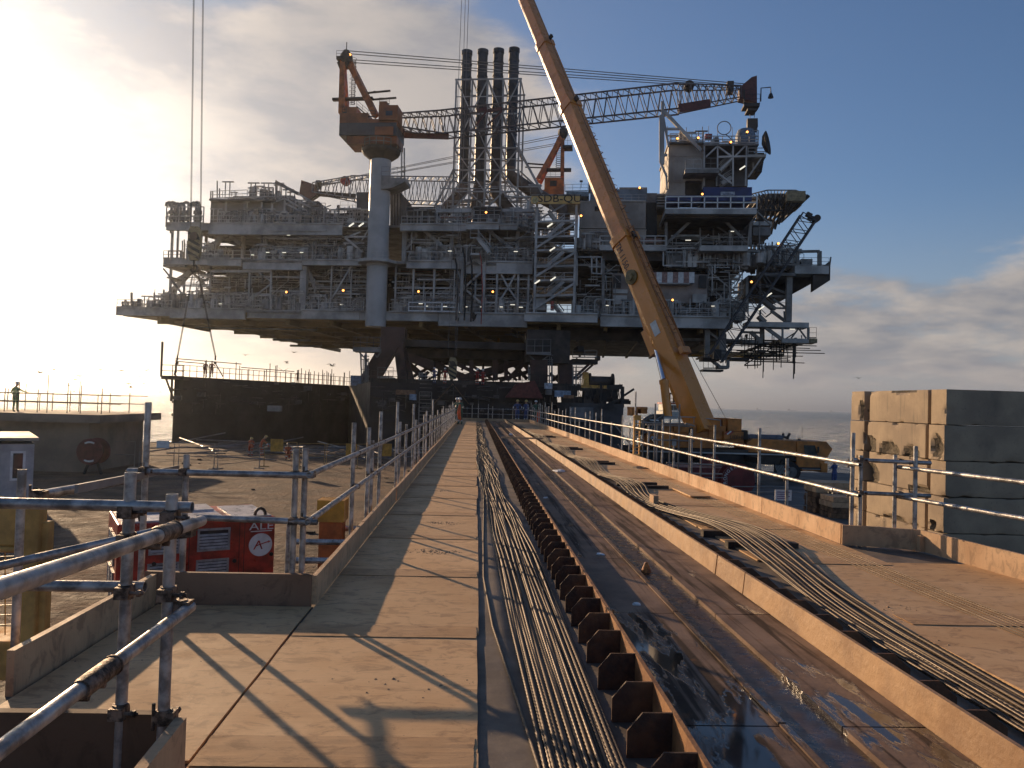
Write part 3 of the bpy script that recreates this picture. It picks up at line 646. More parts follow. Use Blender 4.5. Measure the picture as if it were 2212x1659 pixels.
def hrail(p, q, par=None, h=1.15, name='handrail', m=None, sp=1.4, th=.07, kick=True, T=TS):
    if h > 1.5: h *= .58; sp *= .7; th *= .6
    mb = MB(T); p = Vector(p); q = Vector(q); n = max(1, round((q-p).length/sp)); z = Vector((0, 0, 1))
    for i in range(n+1): a = p+(q-p)*i/n; mb.beam(a, a+z*h, th)
    for f in (1, .52): mb.beam(p+z*h*f, q+z*h*f, th)
    if kick: mb.beam(p+z*.08, q+z*.08, .03, .16)
    return mb.build(name, m or M_GREY, par or plat)
zL0 = lp(3, 1000, 1078).z; zL1 = lp(3, 1100, 672).z; zL2 = lp(3, 900, 378).z
def deck(z, th, pts, name='deck', m=None):
    mb = MB(TS); mb.prism(pts, z-th, z, 'z'); return P_(name, mb, m or M_GREY2)
uL = lp(1, 125, 1272).x; uR = lp(5, 1350, 690).x
M_UND = mat('underside_sea_glow', (.40, .27, .11), .6, 0, .4, .25, .05, col2=(.24, .17, .08))  # golden light thrown up from the sea is put into this colour
# L0 : bottom deck, the slab one walks under
PTS0 = [(uL, 0), (uR, 0), (lp(0, 1530, 745, 40).x, 41), (lp(0, 690, 742, 60).x, 64), (uL+7, 24)]
deck(zL0, .25, PTS0)
mb = MB(TS); mb.prism([(a+.6, b+.5) for a, b in PTS0[:2]]+[(PTS0[2][0]-.6, 40.5), (PTS0[3][0]+.6, 63), (PTS0[4][0]+1, 24)], zL0-1.15, zL0-.26, 'z'); P_('underside_plating', mb, M_UND)
# front fascia girders, stepping in and out
for k, X0, Y0, X1, Y1, d0, hh in ((1, 125, 1272, 560, 0, -.1, 1.0), (1, 560, 0, 1150, 0, -.35, 1.3), (1, 1150, 0, 1600, 0, .4, 1.0), (1, 1600, 0, 2060, 0, -.5, 1.1), (3, -20, 0, 860, 0, -.3, 1.1), (3, 860, 0, 1565, 0, -.25, 1.7), (3, 1545, 0, 2120, 0, -1.6, 1.0), (5, 330, 0, 1350, 0, -.6, 1.4)):
    a = lp(k, X0, 1080 if k != 5 else 690).x; b = lp(k, X1, 1080 if k != 5 else 690).x
    mb = MB(TS); mb.box((a, d0, zL0-hh), (b-.05, d0+.35, zL0+.05)); mb.box((a, d0-.25, zL0-hh-.06), (b-.05, d0+.6, zL0-hh)); mb.box((a, d0-.25, zL0+.05), (b-.05, d0+.9, zL0+.13)); P_('front_girder', mb, M_GREY)
# girders and pipes under the bottom deck
r_ = random.Random(3)
def ledge(u): return 22*(u-uL)/7 if u < uL+7 else 22+40*(u-uL-7)/(PTS0[3][0]-uL-7)
def lu(d): return uL+7*d/24 if d < 24 else uL+7+(d-24)/40*(PTS0[3][0]-uL-7)
for i in range(13):
    u = uL+6+i*6.6; e = ledge(u)-2.5 if u < PTS0[3][0]+2 else 58-(u+30)*.25
    if u > uR-1: continue
    mb = MB(TS); mb.box((u-.25, 1.0, zL0-1.9), (u+.25, e, zL0-1.16)); P_('underside_girder', mb, M_UND)
for i in range(7):
    dd = 5+i*8; a = lu(dd)+1; b = uR+min(dd, 38)*.18-1
    mb = MB(TS); mb.box((a+1, dd-.2, zL0-1.8), (b, dd+.2, zL0-1.17)); P_('underside_girder', mb, M_UND)
for i in range(26):
    dd = r_.uniform(2, 45); a = r_.uniform(lu(dd+14)+3, 20); l = r_.uniform(5, 22); rr = r_.uniform(.08, .28); z = zL0-1.95-rr-r_.uniform(0, .6)
    mb = MB(TS); q = (a, dd, z); mb.tube([q, (a+l*(1 if i % 3 else .1), dd+(0 if i % 3 else l*.7), z), (a+l*(1 if i % 3 else .1), dd+(0 if i % 3 else l*.7)+.3, z+.9)], rr, 7); P_('underside_pipe', mb, M_GREY2 if i % 2 else M_YEL if i % 8 == 0 else M_UND, smooth=True)
# deep dark grillage block under the right half
mb = MB(TS); a = lp(3, 1650, 1180, 3).x; mb.box((a, 4, zL0-3.0), (uR-1, 40, zL0-1.2)); P_('lower_box_girder', mb, M_DARK)
for i in range(8):
    u = a+1+i*4.4; mb = MB(TS); mb.box((u, 3.6, zL0-3.3), (u+.4, 40.3, zL0-3.0)); P_('underside_girder', mb, M_DARK)
for (X, w) in ((430, 60), (1055, 30), (1070, 20)):
    q = lp(5, X, 945, 30); mb = MB(TS); mb.box((q.x, 29, q.z-.9), (q.x+w*.035, 31, q.z+1.5)); P_('hanging_bracket', mb, M_DARK)
# L1 and L2 decks
u1a = lp(1, 490, 905).x; u1b = lp(3, 1600, 700).x
deck(zL1, .3, [(u1a, 0), (u1b+10, 0), (u1b+24, 40), (u1a+12, 46)])
deck(zL2, .3, [(lp(1, 520, 600).x, 0), (lp(3, 1490, 385).x, 0), (lp(3, 1490, 385).x+14, 38), (lp(1, 520, 600).x+12, 44)])
for k, X0, X1, z, d0, hh in ((1, 490, 850, zL1, -.1, .7), (1, 850, 1115, zL1, -.5, .9), (1, 1115, 1590, zL1, .1, 1.3), (1, 1590, 2060, zL1, -.2, .6), (3, 600, 1050, zL1, -.2, .9), (3, 1050, 1310, zL1, .2, 1.5), (3, 1310, 1600, zL1, -.05, 1.5),
                             (1, 515, 850, zL2, -.1, .9), (1, 850, 1910, zL2, -.1, 1.5), (3, 550, 1080, zL2, -.2, .8), (3, 1080, 1340, zL2, -1.3, .8), (3, 1340, 1480, zL2, -.3, .6)):
    yy = 905 if z == zL1 else 600
    a = lp(k, X0, yy).x; b = lp(k, X1, yy).x
    mb = MB(TS); mb.box((a, d0, z-hh), (b-.04, d0+.35, z+.05)); mb.box((a, d0-.2, z-hh-.05), (b-.04, d0+.55, z-hh)); mb.box((a, d0-.2, z+.05), (b-.04, d0+.9, z+.12)); P_('front_girder', mb, M_GREY)
# handrails of the three deck levels
for k, X0, X1, z, d0 in ((1, 130, 330, zL0, -.1), (1, 330, 560, zL0, 0), (1, 900, 1150, zL0, -.3), (1, 1600, 2000, zL0, -.5), (3, 0, 120, zL0, -.4), (3, 130, 300, zL0, -2.3), (3, 470, 630, zL0, -.3), (3, 1030, 1560, zL0, -.2), (3, 1560, 2120, zL0, -1.5), (5, 340, 1340, zL0, -.5),
                        (1, 490, 640, zL1, -.1), (1, 830, 1190, zL1, -.5), (1, 1200, 1580, zL1, .1), (1, 1600, 2050, zL1, -.2), (3, 620, 1040, zL1, -.2), (3, 1240, 1600, zL1, -.1), (1, 515, 800, zL2, 0), (1, 860, 1910, zL2, 0), (3, 560, 1080, zL2, -.2), (3, 1090, 1340, zL2, -1.2), (3, 1350, 1500, zL2, -.3)):
    yy = 1078 if z == zL0 else (905 if z == zL1 else 600)
    a = lp(k, X0, yy).x; b = lp(k, X1, yy).x; hrail((a, d0, z+.12), (b, d0, z+.12))
# the broad white railing panels
for i in range(3):
    a = lp(3, 632+i*132, 1078).x; b = lp(3, 632+i*132+126, 1078).x; hrail((a, -.9, zL0+.15), (b, -.9, zL0+.15), h=2.2, th=.2, sp=2.4, m=M_WHITE, kick=True, name='white_railing')
# dark interior bulkheads between decks
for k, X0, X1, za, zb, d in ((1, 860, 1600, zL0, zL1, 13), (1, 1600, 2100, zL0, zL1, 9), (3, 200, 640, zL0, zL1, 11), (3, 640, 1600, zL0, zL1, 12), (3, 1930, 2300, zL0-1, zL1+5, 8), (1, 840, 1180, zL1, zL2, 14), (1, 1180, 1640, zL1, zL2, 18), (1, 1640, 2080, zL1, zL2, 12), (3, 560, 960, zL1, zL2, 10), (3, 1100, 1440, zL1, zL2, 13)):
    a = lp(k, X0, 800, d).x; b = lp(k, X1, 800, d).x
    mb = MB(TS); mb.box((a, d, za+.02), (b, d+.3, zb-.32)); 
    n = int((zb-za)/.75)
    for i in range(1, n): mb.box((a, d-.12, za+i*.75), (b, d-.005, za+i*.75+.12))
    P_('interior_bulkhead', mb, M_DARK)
# main columns (px x, from level, to level, depth, width)
def col(k, X, za, zb, d, w, m=M_GREY, rnd_=False, name='column'):
    w *= .5 if w < 2 else .36
    u = lp(k, X, 800, d).x; mb = MB(TS)
    if rnd_: mb.tube([(u, d, za), (u, d, zb)], w/2, 14)
    else: mb.box((u-w/2, d-w/2, za), (u+w/2, d+w/2, zb))
    return P_(name, mb, m, smooth=rnd_)
for k, X, za, zb, d, w in ((1, 1612, zL0, zL1-.5, .8, 2.6), (1, 1180, zL0, zL1, .6, .5), (1, 1350, zL0, zL1, .6, .5), (1, 1022, zL0, zL1, 3, .45), (1, 870, zL0, zL1, 2, .5), (1, 1828, zL0, zL1, .5, .4), (1, 1985, zL0, zL1, .8, .4), (1, 555, zL0, zL2, 2, .6), (1, 665, zL0, zL1, 3, .5), (1, 600, zL1, zL2, .6, .5),
                        (3, 520, zL0, zL1, .6, .5), (3, 660, zL0, zL1, .3, .55), (3, 825, zL0, zL1, .3, .55), (3, 985, zL0, zL1, .2, .35), (3, 1045, zL0, zL1, -.1, .8), (3, 1153, zL0, zL1, .4, .5), (3, 1218, zL0, zL1, -.1, .8), (3, 1322, zL0, zL1, .2, .6), (3, 1490, zL0, zL1, .2, .6), (3, 1572, zL0, zL1, .3, .6),
                        (3, 580, zL1, zL2, 2, 1.2), (3, 955, zL1, zL2, 3, 1.2), (3, 1475, zL1, zL2, 2.5, 1.1), (3, 1550, zL1, zL2+5, 6, .9), (3, 1590, zL1, zL2, 4, .5), (1, 1700, zL1, zL2, 3, .7), (1, 1300, zL1, zL2, 5, 1.0), (1, 1120, zL1, zL2, 7, 1.0)):
    col(k, X, za, zb, d, w, M_GREY if w < 3 else M_GREY2)
# braces: region, x0,y0,x1,y1, depth, width
for k, X0, Y0, X1, Y1, d, w in ((1, 960, 665, 470, 1200, 3, 1.3), (1, 1020, 665, 1100, 725, 3, 1.1), (1, 830, 870, 560, 1030, 4, .8), (1, 800, 1100, 600, 1265, 2, .9), (1, 560, 1030, 640, 1120, 2, .5), (1, 700, 930, 860, 1090, 5, .6), (1, 1170, 1170, 1350, 1035, .6, .45), (1, 1240, 950, 1350, 1025, .6, .4), (1, 1975, 905, 1825, 1160, .5, .5), (1, 1640, 930, 1700, 1100, 2, .9), (1, 1440, 880, 1560, 790, 4, .4),
                        (3, 745, 420, 925, 572, 1.5, .9), (3, 690, 450, 600, 570, 2, .6), (3, 1255, 420, 1448, 572, 1.5, .9), (3, 820, 430, 940, 540, 6, .6), (3, 1200, 440, 1080, 560, 4, .6), (3, 1010, 740, 1060, 862, 0, .45), (3, 1062, 870, 1212, 735, -.1, .55), (3, 1062, 875, 1212, 1005, -.1, .55), (3, 1062, 880, 985, 980, 0, .5), (3, 1060, 700, 1145, 650, -.1, .5), (3, 1145, 650, 1215, 700, -.1, .5),
                        (3, 1340, 735, 1410, 870, .2, .5), (3, 1410, 870, 1480, 735, .2, .5), (3, 1410, 870, 1340, 978, .2, .5), (3, 1410, 870, 1486, 978, .2, .5), (3, 1040, 660, 1200, 700, 3, .5), (3, 1310, 1025, 1400, 1075, -.1, .3), (3, 1220, 1040, 1290, 990, .3, .3), (3, 240, 430, 120, 480, .2, .5), (3, 125, 480, 260, 590, .2, .6), (3, 250, 500, 310, 400, .2, .4)):
    tbeam('brace', k, X0, Y0, X1, Y1, d, w, M_GREY)
# horizontals
for k, X0, Y0, X1, Y1, d, w in ((1, 870, 942, 1350, 942, .5, .7), (1, 880, 1028, 1020, 1028, 2, .25), (1, 1180, 985, 1590, 988, .8, .3), (1, 1170, 1170, 1440, 1172, .6, .3), (1, 1640, 1020, 2100, 1022, .9, .3), (1, 1640, 1075, 2110, 1077, .9, .3), (1, 990, 1197, 1150, 1197, .2, .35), (1, 1850, 1050, 2100, 1052, 3, .4), (1, 850, 1120, 1180, 1122, 4, .25),
                        (3, 500, 872, 1600, 878, .5, .4), (3, 510, 912, 1040, 916, .6, .3), (3, 700, 980, 1580, 988, .4, .3), (3, 1220, 802, 1600, 806, .4, .4), (3, 690, 770, 860, 772, 1, .25), (3, 690, 805, 985, 808, .4, .3), (3, 1150, 932, 1325, 934, .3, .3), (3, 490, 825, 520, 825, .6, .5), (3, 480, 965, 530, 967, -.6, .4), (3, 620, 815, 1000, 818, 5, .3), (3, 520, 840, 1000, 842, 7, .3), (3, 1220, 850, 1600, 854, 6, .3), (3, 1060, 950, 1600, 960, 8, .6), (3, 700, 958, 1000, 962, 8, .7),
                        (1, 1230, 680, 1900, 682, .6, .25), (1, 1310, 618, 1780, 620, -.2, .3), (1, 1170, 770, 1590, 772, 3, .3), (3, 120, 350, 310, 350, .2, .5), (3, 120, 468, 310, 468, .2, .5)):
    tbeam('cross_beam', k, X0, Y0, X1, Y1, d, w, M_GREY)
# one big red pipe and a few big vessels inside
for k, X0, Y0, X1, Y1, d, w, m in ((3, 700, 965, 1600, 972, 4, .8, M_RED), (3, 500, 735, 870, 738, 6, .5, M_RED), (1, 1000, 1105, 1180, 1107, 7, 2.0, M_GREY2), (3, 560, 930, 640, 932, 5, 2.4, M_GREY2), (1, 1560, 655, 1600, 655, 1, 2.0, M_GREY2), (1, 1590, 660, 1780, 672, 1, .7, M_GREY), (1, 1440, 860, 1900, 862, 4, 1.1, M_GREY2)):
    tbeam('pipe', k, X0, Y0, X1, Y1, d, w, m, rnd_=True)
PALE = mat('pale_pipe', (.48, .46, .42), .5, 0, .3, .6, .05)
# random pipework, valves and cabinets filling the bays
def clutter(u0, u1, d0, d1, z0, z1, n, seed, dense=1):
    r_ = random.Random(seed); A = MB(TS); B_ = MB(TS); n = int(n*2.6)
    for i in range(n):
        mb = A if r_.random() < .62 else B_
        u = r_.uniform(u0, u1); dd = r_.uniform(d0, d1); z = r_.uniform(z0+.3, z1-.3); k = r_.random(); w = r_.choice((.05, .06, .08, .12, .18))
        if k < .36: l = r_.uniform(1, 7); mb.beam((u, dd, z), (min(u1, u+l), dd, z), w)
        elif k < .62: zz = z0 if r_.random() < .6 else z; mb.beam((u, dd, zz), (u, dd, min(z1, zz+r_.uniform(1, 3.5))), w)
        elif k < .72:
            l = r_.uniform(1, 4); h = r_.uniform(.8, 3); zt = min(z1-.1, z0+h); mb.tube([(u, dd, z0), (u, dd, zt-.3), (u+.3, dd, zt), (min(u1, u+l), dd, zt), (min(u1, u+l)+.3, dd, zt-.3), (min(u1, u+l)+.3, dd, z0)], w*.8, 5)
        elif k < .80: mb.box((u, dd, z0), (u+r_.uniform(.4, 1.4), dd+.6, z0+r_.uniform(.8, 2.0)))
        elif k < .86: mb.tube([(u, dd, z0+.2), (u, dd, z0+r_.uniform(1.2, 2.4))], r_.uniform(.25, .6), 8)
        elif k < .94:       # T shaped light stand
            h = r_.uniform(2, 2.6); mb.beam((u, dd, z0), (u, dd, z0+h), .12); mb.beam((u+.7, dd, z0), (u+.7, dd, z0+h), .12); mb.box((u-.5, dd-.1, z0+h), (u+1.3, dd+.12, z0+h+.16))
        else:
            l = r_.uniform(1.5, 3.5); mb.beam((u, dd, z), (min(u1, u+l), dd, max(z0, min(z1, z+r_.choice((-1, 1))*l*.8))), w)
    if A.v: stuff(P_('pipework', A, PALE))
    if B_.v: stuff(P_('pipework', B_, M_GREY2))
def bay(k, Xa, Xb, z0, z1, n, s, d0=.3, d1=8): clutter(lp(k, Xa, 800).x, lp(k, Xb, 800).x, d0, d1, z0, z1, n, s)
bay(1, 330, 560, zL0, zL0+3.0, 70, 1); bay(1, 150, 300, zL0, zL0+1.4, 12, 2)
bay(1, 560, 860, zL0, zL1, 110, 3); bay(1, 860, 1180, zL0, zL1, 80, 4); bay(1, 1180, 1600, zL0, zL1, 110, 5); bay(1, 1640, 2110, zL0, zL1, 150, 6)
bay(3, 480, 660, zL0, zL1, 50, 7); bay(3, 660, 1000, zL0, zL1, 90, 8); bay(3, 1000, 1330, zL0, zL1, 80, 9); bay(3, 1330, 1600, zL0, zL1, 70, 10)
bay(1, 1170, 1640, zL1, zL2, 150, 12); bay(1, 1640, 2110, zL1, zL2, 140, 13); bay(1, 590, 850, zL1, zL2, 50, 14)
bay(3, 560, 1000, zL1, zL2, 120, 15); bay(3, 1000, 1600, zL1, zL2, 150, 16); bay(3, 560, 1600, zL2, zL2+2.6, 110, 17, .3, 14); bay(1, 860, 1640, zL2, zL2+2, 60, 18, .2, 3)
bay(1, 1640, 2110, zL2, zL2+3.2, 50, 19); bay(3, 1930, 2300, zL0, zL1+4, 110, 20, 0, 6)
for s_, (k, Xa, Xb) in enumerate(((1, 860, 2050), (3, 500, 1600), (5, 340, 1340))): bay(k, Xa, Xb, zL0, zL0+2.4, 70, 30+s_, .2, 2)
# low row of the wall just under L1 at left: open frame of small verticals on the far left edge
for k, X0, Y0, X1, Y1, d in ((1, 600, 680, 600, 880, .5), (1, 640, 700, 640, 880, 1), (1, 530, 780, 530, 880, .2), (1, 530, 780, 640, 780, .2), (1, 655, 690, 655, 880, 2), (1, 680, 700, 680, 880, 3), (1, 545, 620, 545, 640, .3)):
    tbeam('pipe', k, X0, Y0, X1, Y1, d, .4, M_GREY2, rnd_=True)
# ---- left end platforms, vent pipes
hrail(lp(1, 510, 590, -.1), lp(1, 805, 590, -.1), h=5.1, sp=3.2, th=.22, kick=False, name='pipe_frame')
tbeam('brace', 1, 508, 590, 530, 465, -.1, .22, M_GREY); tbeam('brace', 1, 508, 520, 530, 465, 3, .22, M_GREY)
for X, Yt in ((550, 395), (578, 395), (600, 405), (620, 405), (648, 405), (685, 395), (745, 398), (770, 395)):
    a = lp(1, X, 595, 1.5); t = lp(1, X, Yt, 1.5); mb = MB(TS)
    mb.tube([a, (a.x, 1.5, t.z-.4), (a.x-.12, 1.5, t.z-.1), (a.x-.45, 1.5, t.z), (a.x-.8, 1.5, t.z-.15), (a.x-.9, 1.5, t.z-.6)], .24, 8)
    for f in (.35, .6): z = a.z+(t.z-a.z)*f; mb.tube([(a.x, 1.5, z-.25), (a.x, 1.5, z+.25)], .42, 8)
    P_('vent_pipe', mb, M_GREY2, smooth=True)
for X, Y0, Y1 in ((550, 620, 650), (600, 620, 880), (650, 690, 880), (690, 690, 880)):
    pass
tbox('platform', 1, 485, 890, 660, 905, -.3, 6, M_GREY2); tbox('platform', 1, 515, 985, 560, 995, 0, 3, M_GREY2)
tbeam('brace', 1, 490, 920, 545, 990, .2, .4, M_GREY2); tbeam('brace', 1, 545, 990, 600, 1075, .4, .5, M_GREY2)
# mast and valve tree on the left tip
mb = MB(TS)
for X, Yt in ((168, 1180), (190, 1165), (212, 1180), (238, 1110)): a = lp(1, X, 1265, .5); t = lp(1, X, Yt, .5); mb.beam(a, t, .25)
for Y_ in (1185, 1215): a = lp(1, 165, Y_, .5); b = lp(1, 225, Y_, .5); mb.beam(a, b, .18)
mb.box(lp(1, 212, 1262, .4), lp(1, 240, 1238, 1.2)); P_('mast', mb, M_GREY2)
# ---- upper left enclosure
tbox('tank_module', 1, 862, 385, 1450, 582, 3, 16, mat('beige_cladding', (.26, .235, .205), .6, 0, .2, .3, .05))
tbox('dark_recess_box', 1, 985, 515, 1300, 575, 2.2, 3, M_DARK); tbox('roof_platform', 1, 850, 368, 1370, 380, 1.5, 10, M_GREY2)  # recess drawn as a dark box standing proud of the module front
hrail(lp(1, 860, 368, 1.5), lp(1, 1350, 352, 1.5), sp=1.8)
for X in (985, 1130, 1150, 1270, 1350, 1450):
    tbeam('column', 1, X, 585, X, 375, 2.4, .5, M_GREY)
for X0, Y0, X1, Y1 in ((1450, 365, 1640, 470), (1450, 400, 1640, 500), (1130, 400, 1180, 380), (1350, 400, 1450, 365), (1380, 235, 1560, 330), (1560, 330, 1700, 410), (1480, 350, 1700, 455), (1500, 365, 1560, 380)):
    tbeam('brace', 1, X0, Y0, X1, Y1, 2.2, .5 if Y0 != 235 else .9, M_GREY if Y0 != 235 else M_GREY2)
for X, Y0, Y1 in ((1360, 350, 285), (1382, 350, 220), (1460, 460, 285), (1530, 480, 345), (1585, 500, 380), (1620, 510, 400), (916, 365, 225), (865, 365, 310), (935, 365, 285), (880, 365, 310)): tbeam('post', 1, X, Y0, X, Y1, 2.2, .28, M_GREY2)
for X0 in (1020, 1160, 1270): tbeam('vent_rack', 1, X0, 315, X0+60, 317, 3, .25, M_GREY2); tbeam('vent_rack', 1, X0+12, 350, X0+12, 317, 3, .2, M_GREY2); tbeam('vent_rack', 1, X0+45, 350, X0+45, 317, 3, .2, M_GREY2)
clutter(lp(1, 860, 400).x, lp(1, 1380, 400).x, 3, 8, lp(1, 1100, 370, 3).z, lp(1, 1100, 330, 3).z, 46, 41)
clutter(lp(1, 1450, 400).x, lp(1, 1650, 400).x, 3, 8, lp(1, 1500, 480, 3).z, lp(1, 1500, 380, 3).z, 40, 42)
tbox('dark_module', 1, 1640, 480, 1935, 582, 4, 14, mat('brown_cladding', (.10, .075, .06), .6, 0, .25, .3, .05))
tbox('dark_module', 1, 1940, 450, 2110, 560, 5, 14, M_DARK); tbox('dark_module', 1, 2020, 315, 2120, 458, 6, 12, mat('slate_cladding', (.07, .075, .085), .5, 0, .2, .3, .05))
hrail(lp(1, 1640, 462, 4), lp(1, 1770, 462, 4)); hrail(lp(1, 1890, 452, 5), lp(1, 2010, 452, 5), h=2.2)
tbeam('duct', 1, 1875, 470, 1875, 420, 6, .7, M_DARK)
# ---- square modules on the middle top deck
SLATE = mat('blue_slate_louvre', (.085, .10, .12), .45, 0, .2, .4, .05)
for k, X0, Y0, X1, Y1, m in ((3, 607, 232, 832, 372, SLATE), (3, 1132, 230, 1355, 372, SLATE)):
    tbox('louvre_module', k, X0+10, Y0+16, X1-8, Y1, 1.4, 9, M_BLACK)
    for i in range(5): X = X0+(X1-X0)*i/4; tbeam('module_frame', k, X, Y1, X, Y0, .9, .22, M_GREY2)
    for Y_ in (Y0, Y0+28, (Y0+Y1)//2+10): tbeam('module_frame', k, X0, Y_, X1, Y_, .9, .22, M_GREY2)
    tbox('module_roof', k, X0, Y0, X1, Y0+12, 1.05, 9, m)
for X0, X1 in ((835, 1115), (1365, 1610)): tbeam('cross_beam', 3, X0, 265, X1, 262, 1.5, 1.1, M_GREY)
for X0, X1 in ((870, 1110), (1370, 1600)): tbeam('pipe', 3, X0, 315, X1, 315, 3, .9, mat('rose_pipe', (.35, .2, .17), .5), rnd_=True)
tbox('dark_module', 3, 478, 120, 558, 378, 5, 12, M_DARK)
for i, X in enumerate((480, 500, 522, 545)): tbeam('post', 3, X, 380, X, 105+i*6, 2.5, .3, M_GREY2)
# ---- exhaust stacks
STK = mat('dark_stack_steel', (.055, .058, .062), .38, .55, .3, .5, .1)
FR = M_GREY
stack_px = [(1285, 105, 1210), (1411, 98, 1350), (1536, 92, 1350), (1659, 85, 1160)]
for i, (X, Yt, Yb) in enumerate(stack_px):
    a = lp(2, X-16, 1150 if i < 3 else 1030, 12); t = lp(2, X, Yt, 12); rr = .80; L_ = t.z-a.z; mb = MB(TS)
    prof = [(rr, 0)]
    for f in (.14, .28, .42, .56, .70, .80, .90): prof += [(rr, L_*f-.12), (rr*1.1, L_*f-.1), (rr*1.1, L_*f+.1), (rr, L_*f+.12)]
    prof += [(rr, L_-.7), (rr*1.12, L_-.6), (rr*1.12, L_), (rr*.96, L_+.01), (rr*.96, L_-.5)]
    mb.lathe((t.x, 12, a.z), prof, 20); st_ = P_('exhaust_stack', mb, STK, smooth=True)
    # the duct below, bending away
    mb = MB(TS); bx = {0: -5.2, 1: -.6, 2: 4.4, 3: 8.5}[i]
    mb.tube([(t.x, 12, a.z+.1), (t.x, 12, a.z-1.2), (t.x+bx*.5, 12, a.z-4.2), (t.x+bx, 12, a.z-6.5), (t.x+bx, 12, zL2+1.0)], [.82, .95, 1.05, 1.15, 1.15], 14)
    mb.build('exhaust_duct', mat('warm_duct_steel', (.16, .12, .09), .5, .3, .3, .5, .1), st_, smooth=True)
def seg(name, X0, Y0, X1, Y1, d, w=.42): return tbeam(name, 2, X0, Y0, X1, Y1, d, w, FR)
cx = [1193, 1320, 1442, 1566, 1702]
for d, off in ((9.2, 0), (15.5, 0)):
    uu = [lp(2, x, 600, 9.2).x for x in cx]; zt = lp(2, 1440, 325, 9.2).z; zb = zL2+2.0 if d < 10 else zL2
    lv = [zt, lp(2, 1440, 600, 9.2).z, lp(2, 1440, 870, 9.2).z, lp(2, 1440, 1045, 9.2).z, lp(2, 1440, 1215, 9.2).z]
    for u in uu: mb = MB(TS); mb.beam((u, d, zb), (u, d, zt), .25); P_('stack_frame_post', mb, FR)
    for z in lv: mb = MB(TS); mb.beam((uu[0]-.2, d, z), (uu[-1]+.2, d, z), .2); P_('stack_frame_beam', mb, FR)
    for i in range(4):
        for j in range(4):
            if d > 10 and (i+j) % 2: continue
            mb = MB(TS); f = (i+j) % 2 == 0
            mb.beam((uu[i] if f else uu[i+1], d, lv[j]), (uu[i+1] if f else uu[i], d, lv[j+1]), .17)
            if d < 10 and j in (0, 1, 2): zm = (lv[j]+lv[j+1])/2; mb.beam((uu[i], d, zm), (uu[i+1], d, zm), .11)
            P_('stack_frame_brace', mb, FR)
for u in uu:
    for z in lv: mb = MB(TS); mb.beam((u, 9.2, z), (u, 15.5, z), .17); P_('stack_frame_tie', mb, FR)
seg('stack_frame_strut', 1178, 1045, 1028, 1340, 9, .6); seg('stack_frame_strut', 1690, 870, 1880, 1225, 9, .7); seg('stack_frame_strut', 1180, 1100, 1090, 1300, 9, .4); seg('stack_frame_strut', 1705, 1055, 1880, 1220, 14, .5); seg('stack_frame_strut', 1600, 1130, 1800, 1320, 10, .5)
for X0, X1 in ((1300, 1180), (1300, 1440), (1570, 1440), (1570, 1690)): seg('stack_frame_strut', X0, 1215, X1, 1350, 9.2, .4)
clutter(lp(2, 1060, 1200, 9).x, lp(2, 1880, 1200, 9).x, 7, 18, zL2+2.5, zL2+9, 110, 44)
# ---- name board
SB = mat('ochre_board', (.78, .50, .17), .6, 0, .25, .4, .05)
nb = tbox('name_board', 3, 1592, 145, 1980, 205, -2.2, -1.9, SB)
q = lp(3, 1818, 166, -2.25); rotT = Euler((math.pi/2, 0, -TA))
text('SDB-QU', 1.5, M_BLACK, nb, TS((q.x, -2.25, q.z)), rotT, depth=.02, sx=1.12)
q = lp(3, 1626, 178, -2.28); mb = MB(TS); mb.lathe((q.x, -2.2, q.z), [(.42, 0), (.42, -.08), (.2, -.08), (.2, .0)], 20, (0, 1, 0)); mb.build('ring_mark', mat('brass_ring', (.5, .4, .2), .3, .6), nb)
tbox('board_frame', 3, 1592, 130, 1985, 140, -2.0, -1.4, M_GREY2)
# ---- stair tower
sx0, sx1 = 1622, 1935
for X, d in ((sx0, -1.5), (sx1, -1.5), (sx0+8, 3), (sx1+6, 3)): col(3, X, zL0 if X > 1700 else zL0, lp(3, 1750, 205, -1.5).z, d, .62)
lev = [350, 465, 577, 700, 815, 930]
for j, Y_ in enumerate(lev):
    tbeam('stair_landing', 3, sx0-10, Y_+ (8 if j % 2 else 0), sx1+8, Y_+ (8 if j % 2 else 0)-12, -1.5, .5, M_GREY)
    a = lp(3, sx0, Y_, -1.5); mb = MB(TS); mb.box((a.x, -1.4, a.z-.2), (a.x+5.4, 3, a.z)); P_('stair_landing', mb, M_GREY2); hrail((a.x, -1.5, a.z), (a.x+5.4, -1.5, a.z))
def flight(k, X0, Y0, X1, Y1, d, w=1.4, m=M_GREY):
    a = lp(k, X0, Y0, d); b = lp(k, X1, Y1, d); mb = MB(TS)
    for dd in (0, w): mb.beam((a.x, d+dd, a.z), (b.x, d+dd, b.z), .18, .5); mb.beam((a.x, d+dd, a.z+1.1), (b.x, d+dd, b.z+1.1), .08); mb.beam((a.x, d+dd, a.z+.6), (b.x, d+dd, b.z+.6), .06)
    n = int(abs(b.z-a.z)/.28)
    for i in range(n): p = a+(b-a)*(i+.5)/n; mb.box((p.x-.17, d+.02, p.z-.03), (p.x+.17, d+w, p.z+.02))
    for i in range(0, n, 4): p = a+(b-a)*(i+.5)/n; mb.beam((p.x, d, p.z), (p.x, d, p.z+1.1), .06)
    return P_('stair_flight', mb, m)
for Y0, Y1 in ((470, 355), (700, 582), (935, 820)): flight(3, 1715, Y0, 1850, Y1, -1.4); 
for Y0, Y1 in ((355, 240), (582, 468), (820, 700), (1050, 935)): flight(3, 1850, Y0+60, 1730, Y1+20, 1.2)
for Y0, Y1 in ((560, 365), (785, 595), (1035, 835)): tbeam('stair_brace', 3, sx0, Y0, sx1, Y1, -1.6, .6, M_GREY)
